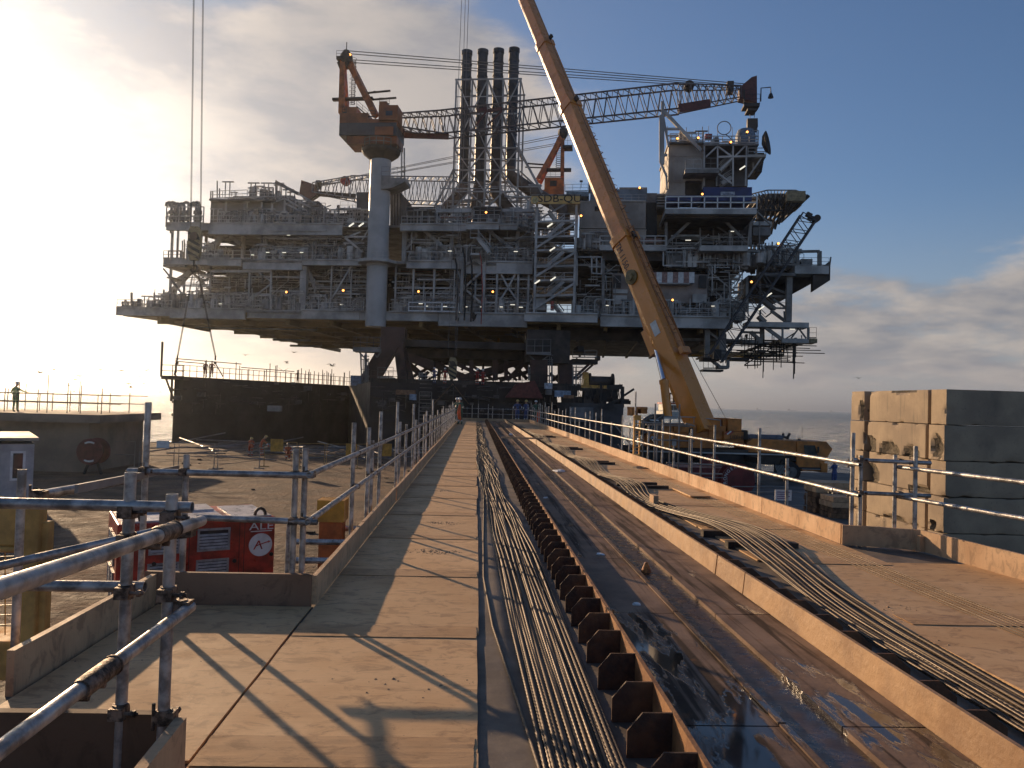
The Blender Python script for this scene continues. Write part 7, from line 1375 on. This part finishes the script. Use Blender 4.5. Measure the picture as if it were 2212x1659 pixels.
BLK = block_mat(); ROUGH = mat('broken_concrete', (.17, .135, .09), .95, 0, .4, 9, 1.0, col2=(.08, .065, .045), bscale=22, dist=.04)
from mathutils import noise as mn
def conc_block(x0, x1, y0, y1, z0, z1, label, seed, chips=(), grp='concrete blocks of the stack'):
    bm = bmesh.new(); r_ = random.Random(seed); nx, ny, nz = max(2, int((x1-x0)/.09)), max(2, int((y1-y0)/.075)), max(2, int((z1-z0)/.06))
    nx = min(nx, 22); cache = {}
    def V(i, j, k):
        q = (i, j, k)
        if q not in cache:
            p = Vector((x0+(x1-x0)*i/nx, y0+(y1-y0)*j/ny, z0+(z1-z0)*k/nz)); c = Vector(((x0+x1)/2, (y0+y1)/2, (z0+z1)/2))
            e = [min(i, nx-i)*(x1-x0)/nx, min(j, ny-j)*(y1-y0)/ny, min(k, nz-k)*(z1-z0)/nz]; e2 = sorted(e)[1]      # distance to the nearest edge of the face
            nv = mn.noise(p*2.6+Vector((seed, 0, 0))); nf = mn.noise(p*9)
            ero = max(0, .012-e2)*.6+max(0, nv-.28)*.5*max(0, 1-e2/.10)*.5
            n = Vector((-1 if i == 0 else (1 if i == nx else 0), -1 if j == 0 else (1 if j == ny else 0), -1 if k == 0 else (1 if k == nz else 0)))
            if n.length > 0: n.normalize()
            p = p-n*ero+n*nf*.0015
            for cy, cz, sy, sz in chips:            # spalled patches on the face towards the walkway
                dd = ((p.y-cy)/sy)**2+((p.z-cz)/sz)**2+nf*.5
                if i == 0 and dd < 1: p.x += .075*(1-dd)+.03*abs(mn.noise(p*22))+.02
            cache[q] = bm.verts.new(p)
        return cache[q]
    def quad(a, b, c, d_):
        f = bm.faces.new((a, b, c, d_)); q = f.calc_center_median()
        for cy, cz, sy, sz in chips:
            if abs(q.x-x0) < .16 and ((q.y-cy)/sy)**2+((q.z-cz)/sz)**2+mn.noise(q*9)*.5 < 1.02: f.material_index = 1
    for i in range(nx):
        for j in range(ny): quad(V(i, j+1, 0), V(i+1, j+1, 0), V(i+1, j, 0), V(i, j, 0)); quad(V(i, j, nz), V(i+1, j, nz), V(i+1, j+1, nz), V(i, j+1, nz))
        for k in range(nz): quad(V(i, 0, k), V(i+1, 0, k), V(i+1, 0, k+1), V(i, 0, k+1)); quad(V(i, ny, k+1), V(i+1, ny, k+1), V(i+1, ny, k), V(i, ny, k))
    for j in range(ny):
        for k in range(nz): quad(V(0, j, k+1), V(0, j+1, k+1), V(0, j+1, k), V(0, j, k)); quad(V(nx, j, k), V(nx, j+1, k), V(nx, j+1, k+1), V(nx, j, k+1))
    off = Vector(((x0+x1)/2, (y0+y1)/2, z0))
    for v in bm.verts: v.co -= off
    me = bpy.data.meshes.new('concrete_block'); bm.to_mesh(me); bm.free(); me.materials.append(BLK); me.materials.append(ROUGH)
    me.polygons.foreach_set('use_smooth', [True]*len(me.polygons)); me.set_sharp_from_angle(angle=R(22))
    o = bpy.data.objects.new('concrete_block', me); COL.objects.link(o); o.location = off; tag(o, label, 'concrete block', grp)
rows = ['top', 'second', 'third', 'fourth', 'fifth', 'sixth', 'bottom']
chips = {1: [(19.9, 1.37-.70, .35, .34), (18.9, 1.37-.72, .45, .24), (17.9, 1.37-.72, .35, .18)], 2: [(19.85, .57-.62, .4, .32), (17.6, .57-.75, .5, .1)], 3: [(18.6, -.23-.76, .3, .08)], 0: [(18.4, 2.17-.02, .6, .05)]}
chF = {1: [(16.85, .85, .2, .3)], 4: [(16.9, -1.7, .14, .22)], 3: [(17.0, -.9, .1, .12)]}
chB = {0: [(20.25, 1.62, .12, .3)]}
for i in range(7):
    zt = 2.17-.8*i; z0 = zt-.789; j = random.Random(i).uniform(-.04, .04); x0 = 10.4+j*.8
    conc_block(x0, x0+3.0, 16.6+j*.3, 17.18, z0, zt, f'front concrete block of the {rows[i]} layer, its shaded long side to the camera', 11+i, chF.get(i, ()))
    conc_block(x0+3.03, x0+6.0, 16.62-j*.3, 17.2, z0, zt, f'concrete block of the {rows[i]} layer at the right edge of the picture', 31+i)
    conc_block(x0+.02, x0+1.0, 17.31+abs(j), 20.0-abs(j), z0, zt, f'sunlit long concrete block in the middle of the {rows[i]} layer', 51+i, chips.get(i, ()))
    conc_block(x0-.03-j, x0+2.0, 20.12, 20.85-j, z0, zt, f'rearmost concrete block of the {rows[i]} layer, at its left end', 71+i, chB.get(i, ()))
# crates of timber, barriers and signs on the quay
def timber_stack(x, y, w, d_, h, label):
    t = thing('timber_stack', label, 'timber stack', (x, y, GZ), 'timber stacks on the quay'); n = int(h/.25)
    for i in range(n):
        for k in range(3): mb = MB(); z = GZ+i*.25; mb.box((x-w/2+(i % 2)*.05, y-d_/2+k*d_/3, z), (x+w/2-(i % 3)*.06, y-d_/2+(k+.92)*d_/3, z+.235)); mb.build('beam', TOE if i > n-3 else mat('brown_timber', (.17, .09, .045), .8, 0, .4, 3, .3), t)
p = G(1795, 1105, GZ); timber_stack(p.x, p.y, 2.2, 1.4, 1.6, 'stack of brown timber beams left of the concrete blocks')
p = G(1850, 1130, GZ); timber_stack(p.x+.3, p.y+2, 1.6, 1.4, 1.1, 'lower timber stack touching the concrete blocks')
for i, (x0, x1, y_) in enumerate(((1580, 1700, 1105), (1600, 1742, 1120), (1440, 1570, 1080))):
    p = G(x0, y_, GZ); q = G(x1, y_, GZ); barrier(p.x, p.y, q.x, q.y, ['rear grey quay barrier before the crane wheels', 'front grey quay barrier carrying a white notice', 'quay barrier beside the red skip'][i], M_GREY2, 1.2, 'pipe barriers on the quay')
q = at(1690, 1069, 29); mb = MB(); mb.box((q.x-.32, 28.9, q.z-.2), (q.x+.32, 28.93, q.z+.2)); sg = tag(mb.build('notice_board', M_WHITE), 'white notice with purple lines on the quay barrier', 'sign')
for i in range(4): mb = MB(); mb.box((q.x-.25, 28.89, q.z+.1-i*.08), (q.x+.25-(i % 2)*.1, 28.897, q.z+.13-i*.08)); mb.build('text_line', mat('purple_ink', (.2, .1, .25)), sg)
sk = thing('red_skip', 'dark red steel skip with a rope reel beside it behind the right guardrail', 'skip', tuple(G(1530, 1045, GZ))); c = G(1530, 1050, GZ)
DR = mat('dark_red', (.17, .02, .02), .5, 0, .3, 1); mb = MB(); mb.prism([(c.x-2.3, GZ), (c.x+1.5, GZ), (c.x+1.9, GZ+1.2), (c.x-2.6, GZ+1.2)], c.y-.8, c.y+1.0, 'y'); mb.build('body', DR, sk); mb = MB(); mb.box((c.x-2.5, c.y-.7, GZ+1.203), (c.x+.8, c.y+.9, GZ+1.25)); mb.build('cover', mat('pinkish_cover', (.42, .22, .17), .6), sk); mb = MB(); mb.prism([(c.x-.6, GZ+1.25), (c.x+.9, GZ+1.25), (c.x+.5, GZ+1.95), (c.x+.1, GZ+2.0)], c.y, c.y+.6, 'y'); mb.build('hopper', DR, sk)
rl = thing('rope_reel', 'dark red reel with white letters around its rim on the quay', 'reel', tuple(G(1595, 1075, GZ))); ry_ = G(1595, 1075, GZ).y; c = at(1595, 1042, ry_); rr = .95
for o_ in (0, .8): mb = MB(); mb.lathe((c.x, ry_+o_, GZ+rr), [(.3, 0), (rr, 0), (rr, .08), (.3, .08)], 30, (0, 1, 0)); mb.build('flange', DR, rl)
mb = MB(); mb.lathe((c.x, ry_+.08, GZ+rr), [(.6, 0), (.6, .72)], 18, (0, 1, 0)); mb.build('drum', M_DARK, rl)
for i, chh in enumerate('RONGER S'): a_ = R(190-i*17); text(chh, .26, M_WHITE, rl, (c.x+.76*math.cos(a_), ry_-.012, GZ+rr+.76*math.sin(a_)), Matrix.Rotation(math.pi/2, 3, 'X').to_euler() if False else (Matrix.Rotation(-(a_-math.pi/2), 3, 'Y') @ Matrix.Rotation(math.pi/2, 3, 'X')).to_euler())
# dark scaffold stair beside the crane
scs = thing('scaffold_tower', 'grey scaffold stair tower between the right guardrail and the mobile crane', 'scaffold', tuple(G(1480, 1040, GZ)))
for i, (x, yt, yv) in enumerate(((1416, 872, 30), (1468, 873, 30), (1448, 905, 33), (1420, 915, 33), (1375, 900, 36), (1490, 935, 28), (1515, 945, 28), (1390, 905, 36))): p = at(x, yt, yv); mb = MB(); mb.tube([(p.x, yv, GZ), (p.x, yv, p.z)], .035, 6); mb.build('post', M_GREY2, scs)
for x0, y0, x1, y1, yv in ((1385, 912, 1485, 917, 30), (1395, 917, 1490, 921, 30.2), (1410, 950, 1500, 953, 30), (1440, 1000, 1560, 1005, 28), (1440, 1022, 1560, 1024, 28), (1330, 920, 1400, 1010, 34), (1335, 960, 1380, 1020, 34), (1480, 915, 1500, 920, 29)): mb = MB(); mb.tube([at(x0, y0, yv), at(x1, y1, yv)], .035, 6); mb.build('brace', M_GREY2, scs)

# ================================================================ sea traffic, horizon
tb_ = thing('tug_boat', 'white tug boat wheelhouse with red band and mast behind the crane', 'boat', tuple(at(1455, 905, 135)))
Yt = 135.0
def tq(X, Y_): x, y_ = px(5, X, Y_); return at(x, y_, Yt)
def tb2(name, X0, Y0, X1, Y1, d0, d1, m, par=None): a = tq(X0, Y0); b = tq(X1, Y1); mb = MB(); mb.box((a.x, Yt+d0, b.z), (b.x, Yt+d1, a.z)); return mb.build(name, m, par or tb_)
a = tq(780, 1510); b = tq(1080, 1510); mb = MB(); mb.prism([(a.x-1, SEAZ), (b.x-1, SEAZ), (b.x+.5, SEAZ+1.2), (a.x-2, SEAZ+1.2)], Yt-3, Yt+5, 'y'); mb.build('hull', M_NAVY, tb_)
tb2('deckhouse', 815, 1445, 1020, 1510, -1, 4, M_WHITE); wh_ = tb2('wheelhouse', 822, 1392, 1000, 1445, -1, 3, M_WHITE); tb2('red_band', 812, 1376, 1010, 1394, -1.2, 3.2, M_RED)
for i in range(5): tb2('window', 835+i*33, 1402, 860+i*33, 1436, -1.06, -1.01, GLS, wh_)
mb = MB(); mb.beam(tq(910, 1378), tq(908, 1205), .3); [mb.beam(tq(893, 1230+i*26), tq(925, 1230+i*26), .15) for i in range(4)]; mb.beam(tq(880, 1376), tq(880, 1300), .2); mb.beam(tq(862, 1305), tq(902, 1305), .2); mb.beam(tq(958, 1376), tq(958, 1330), .12); mb.build('mast', M_DARK, tb_); hrail(tq(880, 1376), tq(1000, 1376), tb_, h=1.4, m=M_DARK, T=None)
FAR = mat('far_ship_grey', (.20, .22, .25), .8)
for i, (x, w, h, yv) in enumerate(((350, 16, 4, 5200), (12, 9, 6, 5200), (1640, 9, 3, 7000), (1712, 20, 3, 8000), (1558, 14, 2.5, 8000), (1800, 12, 2.5, 8500))):
    yh = 837.2+(x-0)*.0286; p = at(x, yh+1.5, yv); u = yv/F_; t = thing('cargo_ship', ['long cargo ship on the horizon above the left jetty', 'cargo ship on the horizon behind the man on the jetty', 'small ship on the right horizon nearest the crane', 'longest of the ships on the right horizon', 'ship on the right horizon just right of the boom foot', 'ship on the horizon nearest the concrete blocks'][i], 'ship', (p.x, yv, SEAZ), 'ships on the horizon')
    mb = MB(); mb.prism([(p.x-w*u*.5, SEAZ), (p.x+w*u*.5, SEAZ), (p.x+w*u*.55, SEAZ+h*u*.6), (p.x-w*u*.5, SEAZ+h*u*.6)], yv, yv+30, 'y'); mb.build('hull', FAR, t); mb = MB(); mb.box((p.x-w*u*.45, yv+5, SEAZ+h*u*.6), (p.x-w*u*.25, yv+25, SEAZ+h*u*1.6)); mb.build('superstructure', FAR, t)
mb = MB(); r_ = random.Random(2)
a = at(-200, 830, 14000); b = at(330, 845, 14000); n = 40; tops = [SEAZ+60+90*abs(mn.noise(Vector((i*.3, 0, 0)))) *(1-i/n) for i in range(n+1)]
mb.add([(a.x+(b.x-a.x)*i/n, 14000, z) for i in range(n+1) for z in (SEAZ-5, tops[i])]+[(a.x+(b.x-a.x)*i/n, 15500, z) for i in range(n+1) for z in (SEAZ-5, tops[i])], [(i*2, i*2+2, i*2+3, i*2+1) for i in range(n)]+[(i*2+1, i*2+3, 2*(n+1)+i*2+3, 2*(n+1)+i*2+1) for i in range(n)]); struct(mb.build('hills', FAR))
# gulls
GUL = mat('gull_grey', (.12, .11, .10), .7)
r_ = random.Random(77)
for i, (x, y_) in enumerate(((58, 803), (117, 798), (162, 820), (172, 812), (150, 832), (88, 805), (218, 799), (262, 800), (302, 813), (278, 829), (310, 829), (283, 837), (316, 800), (530, 767), (620, 784), (635, 761), (612, 801), (718, 790), (160, 845), (1855, 817))):
    yv = r_.uniform(45, 75); p = at(x, y_, yv); s = r_.uniform(.35, .6); f_ = r_.uniform(-.2, .5); mb = MB(); a_ = r_.uniform(-1, 1); ca, sa = math.cos(a_), math.sin(a_)
    def L3(u, v, w): return (p.x+u*ca-v*sa, p.y+u*sa+v*ca, p.z+w)
    mb.add([L3(0, .22, 0), L3(.05, 0, .03), L3(0, -.25, 0), L3(-.05, 0, .03), L3(0, 0, -.05), L3(s*.5, .05, f_*s*.5+.05), L3(s*.5, -.1, f_*s*.5+.05), L3(s*1.1, -.12, f_*s*.4), L3(-s*.5, .05, f_*s*.5+.05), L3(-s*.5, -.1, f_*s*.5+.05), L3(-s*1.1, -.12, f_*s*.4)],
           [(0, 1, 4), (0, 4, 3), (0, 3, 1), (2, 4, 1), (2, 3, 4), (2, 1, 3), (1, 5, 6), (1, 6, 4), (5, 7, 6), (3, 9, 8), (3, 4, 9), (8, 9, 10)])
    tag(mb.build('gull', GUL), 'small dark gull flying over the sea to the right of the crane' if x > 1800 else 'small dark gull gliding over the barge and jetty', 'gull', None if x > 1800 else 'gulls on the left')
# ================================================================ people
SKIN = mat('skin', (.36, .19, .12), .6, 0, .1, 9, 0); BOOT = mat('boot', (.02, .018, .016), .7); REFL = mat('reflective_band', (.62, .63, .62), .4)
def body_mesh(pose, suit, s=1.0, band=True):
    """one continuous skinned figure, facing -Y, feet at z=0, about 1.76 m"""
    J = {}; E_ = []; Rr = {}
    def jt_(n, p, r, par=None):
        J[n] = Vector(p); Rr[n] = r
        if par: E_.append((par, n))
    P = dict(hip=(0, 0, .95), lean=0.0, la=((-.24, -.02, 1.16), (-.25, -.14, .92)), ra=((.24, -.02, 1.16), (.25, -.14, .92)), lf=(-.11, .02, 0), rf=(.12, -.03, 0), lk=None, rk=None, head=(0, -.02)); P.update(pose)
    h = Vector(P['hip']); ln = P['lean']; up = Vector((0, -math.sin(ln), math.cos(ln)))
    jt_('pelvis', h, .15); jt_('waist', h+up*.16, .135, 'pelvis'); jt_('chest', h+up*.36, .165, 'waist'); jt_('neck0', h+up*.51, .085, 'chest'); jt_('neck', h+up*.575, .058, 'neck0')
    hd = Vector((P['head'][0], P['head'][1], 0)); jt_('chin', h+up*.63+hd+Vector((0, -.02, 0)), .072, 'neck'); jt_('face', h+up*.70+hd*1.2+Vector((0, -.012, 0)), .092, 'chin'); jt_('crown', h+up*.775+hd*1.3, .075, 'face')
    jt_('nose', J['face']+Vector((hd.x*.6, -.098, -.012)), .016, 'face')
    for sd, sg in (('l', -1), ('r', 1)):
        sh = h+up*.47+Vector((sg*.175, 0, 0)); jt_(sd+'sh', sh, .072, 'neck0'); el, wr = Vector(P[sd+'a'][0]), Vector(P[sd+'a'][1]); jt_(sd+'el', el, .052, sd+'sh'); jt_(sd+'wr', wr, .034, sd+'el')
        dv = (wr-el).normalized(); jt_(sd+'palm', wr+dv*.075, .036, sd+'wr'); sv = dv.cross(Vector((0, 1, .2))).normalized()
        for k, (o_, l_) in enumerate(((-.026, .062), (-.009, .074), (.009, .07), (.026, .055))):
            a = J[sd+'palm']+sv*o_+dv*.03; jt_(f'{sd}f{k}', a, .011, sd+'palm'); jt_(f'{sd}g{k}', a+dv*l_*.5+Vector((0, -.012, 0)), .0095, f'{sd}f{k}'); jt_(f'{sd}h{k}', a+dv*l_*.8+Vector((0, -.035, 0)), .008, f'{sd}g{k}')
        jt_(sd+'t0', J[sd+'wr']+dv*.03+sv*-.035, .012, sd+'palm'); jt_(sd+'t1', J[sd+'wr']+dv*.075+sv*-.062+Vector((0, -.02, 0)), .010, sd+'t0')
        ft = Vector(P[sd+'f']); hp = h+Vector((sg*.095, 0, -.07)); jt_(sd+'hp', hp, .115, 'pelvis'); kn = Vector(P[sd+'k']) if P[sd+'k'] else (hp+ft+Vector((0, 0, .08)))/2+Vector((0, -.03, .02)); jt_(sd+'kn', kn, .075, sd+'hp')
        jt_(sd+'an', ft+Vector((0, 0, .09)), .052, sd+'kn'); jt_(sd+'toe', ft+Vector((sg*.02, -.15, .04)), .04, sd+'an')
    names = list(J); me = bpy.data.meshes.new('body'); me.from_pydata([J[n]*s for n in names], [(names.index(a), names.index(b)) for a, b in E_], []); o = bpy.data.objects.new('body', me); COL.objects.link(o)
    sk_ = o.modifiers.new('s', 'SKIN'); 
    for i, n in enumerate(names): me.skin_vertices[0].data[i].radius = (Rr[n]*s, Rr[n]*s*(.82 if n in ('chest', 'waist', 'pelvis') else 1)); me.skin_vertices[0].data[i].use_root = (n == 'pelvis')
    o.modifiers.new('u', 'SUBSURF').levels = 1
    dg = bpy.context.evaluated_depsgraph_get(); dg.update(); m2 = bpy.data.meshes.new_from_object(o.evaluated_get(dg)); bpy.data.objects.remove(o)
    m2.materials.clear(); [m2.materials.append(x) for x in (suit, SKIN, BOOT, REFL)]
    co = np.array([J[n]*s for n in names]); sk_n = {n for n in names if n in ('neck', 'chin', 'face', 'crown', 'nose') or n[1:] in ('palm', 't0', 't1') or (len(n) == 3 and n[1] in 'fgh' and n[2].isdigit())}
    for p in m2.polygons:
        n = names[int(((co-np.array(p.center))**2).sum(1).argmin())]
        p.material_index = 1 if n in sk_n else (2 if n[1:] in ('toe', 'an') and p.center.z < min(J[n].z+.06, 9)*s+.03 and n[1:] == 'toe' or (n[1:] == 'an' and p.center.z < J[n].z*s-.02) else 0)
        if band and p.material_index == 0:
            for kn_ in ('l', 'r'):
                if n in (kn_+'kn', kn_+'an') and abs(p.center.z-(J[kn_+'kn'].z*.45+J[kn_+'an'].z*.55)*s) < .045: p.material_index = 3
                if n in (kn_+'el',) and (p.center-J[kn_+'el']*s).length < .075: p.material_index = 3
        p.use_smooth = True
    return m2, J
def helmet(J, col_, s=1.0):
    mb = MB(); c = (J['crown']+J['face'])/2*s+Vector((0, .005, .015)); mb.lathe(c, [(.145, -.012), (.150, .0), (.122, .012), (.120, .05), (.095, .10), (.05, .13), (.01, .135)], 14); mb.box((c.x-.07, c.y-.19, c.z-.01), (c.x+.07, c.y-.12, c.z+.006)); mb.sm = True
    return mb
STAND = dict(); HANDS_UP = dict(la=((-.25, -.08, 1.18), (-.13, -.26, 1.20)), ra=((.25, -.08, 1.18), (.12, -.27, 1.18)))
HIPS = dict(la=((-.36, .05, 1.20), (-.20, -.06, 1.02)), ra=((.36, .05, 1.20), (.20, -.06, 1.02)))
RAIL = dict(la=((-.26, -.12, 1.18), (-.22, -.40, 1.10)), ra=((.26, -.14, 1.2), (.24, -.44, 1.12)), lean=.12)
WALK = dict(lf=(-.1, -.22, 0), rf=(.1, .24, 0), la=((-.25, .08, 1.18), (-.25, .0, .95)), ra=((.25, -.1, 1.18), (.25, -.3, 1.05)))
BEND = dict(hip=(0, .12, .9), lean=.85, la=((-.2, -.42, .98), (-.16, -.55, .76)), ra=((.2, -.42, .98), (.16, -.55, .78)), lf=(-.12, .05, 0), rf=(.14, -.1, 0), head=(0, -.05))
KNEEL = dict(hip=(0, .1, .48), lean=.35, la=((-.26, -.18, .72), (-.16, -.38, .55)), ra=((.26, -.18, .72), (.2, -.4, .5)), lk=(-.12, -.3, .48), lf=(-.12, -.28, 0), rk=(.13, -.12, .08), rf=(.13, .28, .03))
POINT = dict(ra=((.32, -.15, 1.28), (.34, -.45, 1.2)), la=((-.3, .02, 1.18), (-.2, -.12, 1.0)), head=(.02, -.03))
def person(x, y, z, face, pose, suit, hcol, label, s=1.0, cat='person', extra=None, band=True):
    t = thing('person', label, 'person', (0, 0, 0)); me, J = body_mesh(pose, suit, s, band); o = bpy.data.objects.new('body', me); COL.objects.link(o); o.parent = t
    hb_ = helmet(J, hcol, s).build('hard_hat', hcol, t, smooth=True)
    if extra: extra(t, J, s)
    zmin = min(v.co.z for v in me.vertices); t.location = (x, y, z-zmin); t.rotation_euler = (0, 0, face); return t
HW = mat('hat_white', (.7, .7, .68), .35); HY = mat('hat_yellow', (.6, .42, .12), .35); HD = mat('hat_dark', (.12, .1, .09), .4)
S_BL = mat('suit_blue', (.06, .09, .22), .8, 0, .25, 7, .3); S_GR = mat('suit_green', (.05, .12, .08), .8, 0, .25, 7, .3); S_RD = mat('suit_red', (.42, .035, .025), .8, 0, .25, 7, .3); S_OR = mat('suit_orange', (.5, .09, .03), .8, 0, .25, 7, .3); S_HV = mat('suit_hivis', (.46, .52, .22), .7, 0, .2, 7, .3); S_DK = mat('suit_maroon', (.14, .03, .025), .8, 0, .25, 7, .3)
ORV = mat('orange_vest', (.75, .11, .02), .6, 0, .2, 6, .3)
def drape(t, J, s):
    mb = MB(); mb.tube([(.10, .12, 1.35*s), (.16, .17, 1.1*s), (.2, .2, .8*s), (.14, .22, .45*s), (.02, .2, .3*s)], [.05, .10, .13, .11, .03], 8); mb.build('orange_vest', ORV, t, smooth=True)
def onwalk(x, y_): p = G(x, y_, .016); return p.x, p.y
px_, py_ = onwalk(993, 917); person(px_+.02, py_, .017, R(205), RAIL, S_GR, HW, 'person in green with white hard hat and orange vest at the left guardrail', extra=drape)
person(px_-.22, py_+1.1, .017, R(190), RAIL, S_GR, HW, 'person half hidden behind the one with the orange vest at the left guardrail')
px_, py_ = onwalk(1117, 911.5); person(px_, py_, .017, R(182), HIPS, S_BL, HY, 'left one of three people at the far end, in blue with yellow hard hat')
px_, py_ = onwalk(1136, 911.5); person(px_, py_, .017, R(205), STAND, S_BL, HY, 'middle one of three people at the far end, in blue with yellow hard hat')
px_, py_ = onwalk(1156, 911.5); person(px_, py_, .017, R(160), RAIL, S_GR, HW, 'person in green with white hard hat at the far end of the right guardrail')
p = onwalk(1163, 916); mb = MB(); mb.tube([(p[0]+.1, p[1], 1.0), (p[0], p[1], .85), (p[0]-.05, p[1]-.05, .5), (p[0]-.03, p[1], .1)], [.05, .16, .15, .07], 8); tag(mb.build('orange_vest', ORV, smooth=True), 'bright orange vest hanging on the right guardrail beside the green-clad person', 'vest')
def deckp(x, Yv): q = at(x, 820, Yv); return q.x, Yv
for x, Yv, fc, pose, suit, hc, lab in ((379, 85.6, R(120), HANDS_UP, S_DK, HD, 'person in maroon at the left corner of the barge, hands raised to the sling'),
        (443, 86.2, R(30), STAND, S_DK, HD, 'person in maroon coveralls on the barge, left of the pair near the slings'), (457, 86.0, R(0), HIPS, S_DK, HD, 'person in maroon coveralls with hands on hips on the barge beside the right sling'),
        (643, 108.5, R(250), HANDS_UP, S_DK, HD, 'lone person in maroon coveralls in the middle of the barge railing'),
        (938, 85.2, R(180), HIPS, S_BL, HW, 'person in dark blue coveralls on the barge left of the striped hook block'), (961, 85.4, R(180), WALK, S_RD, HW, 'person in red coveralls on the barge just left of the striped hook block'),
        (1031, 84.9, R(200), HANDS_UP, S_RD, HW, 'tall person in red coveralls on the barge right of the striped hook block'), (1043, 86.0, R(170), STAND, S_RD, HW, 'person in red coveralls partly hidden behind the tall red one on the barge')):
    q = deckp(x, Yv); person(q[0], q[1], 3.4, fc, pose, suit, hc, lab, 1.0)
q = at(24, 885, 49); person(q.x, 49.4, .14, R(75), POINT, S_HV, HW, 'person in pale yellow-green jacket leaning on the railing of the left jetty', 1.03, band=False)
q = G(541, 985, GZ); person(q.x, q.y, GZ, R(190), BEND, S_OR, HY, 'left of two orange workers, bending over pipes before the barge', .98); person(q.x+.75, q.y+.5, GZ, R(100), dict(BEND, lean=.5), S_OR, HY, 'person in orange vest stooping beside the other orange worker before the barge')
q = G(622, 992, GZ); person(q.x, q.y, GZ, R(10), KNEEL, S_OR, HD, 'person in orange coveralls and dark helmet kneeling between the yellow barriers')
q = G(1802, 1052, GZ); person(q.x, q.y, GZ, R(200), HANDS_UP, S_BL, HY, 'person in blue coveralls with yellow hard hat on the quay beside the crane cab')
# ================================================================ haze added to stand in for lens glare on the left
hzm = bpy.data.materials.new('glare_haze'); hzm.use_nodes = True; t = hzm.node_tree
for n in list(t.nodes):
    if n.type == 'BSDF_PRINCIPLED': t.nodes.remove(n)
pv = t.nodes.new('ShaderNodeVolumePrincipled'); pv.inputs['Color'].default_value = (.88, .94, 1, 1); pv.inputs['Density'].default_value = .00016; pv.inputs['Anisotropy'].default_value = .76
t.links.new(pv.outputs[0], [n for n in t.nodes if n.type == 'OUTPUT_MATERIAL'][0].inputs['Volume'])
mb = MB(); mb.box((-31000, -300, SEAZ-1), (31000, 46000, 140)); stuff(mb.build('glare_haze', hzm))
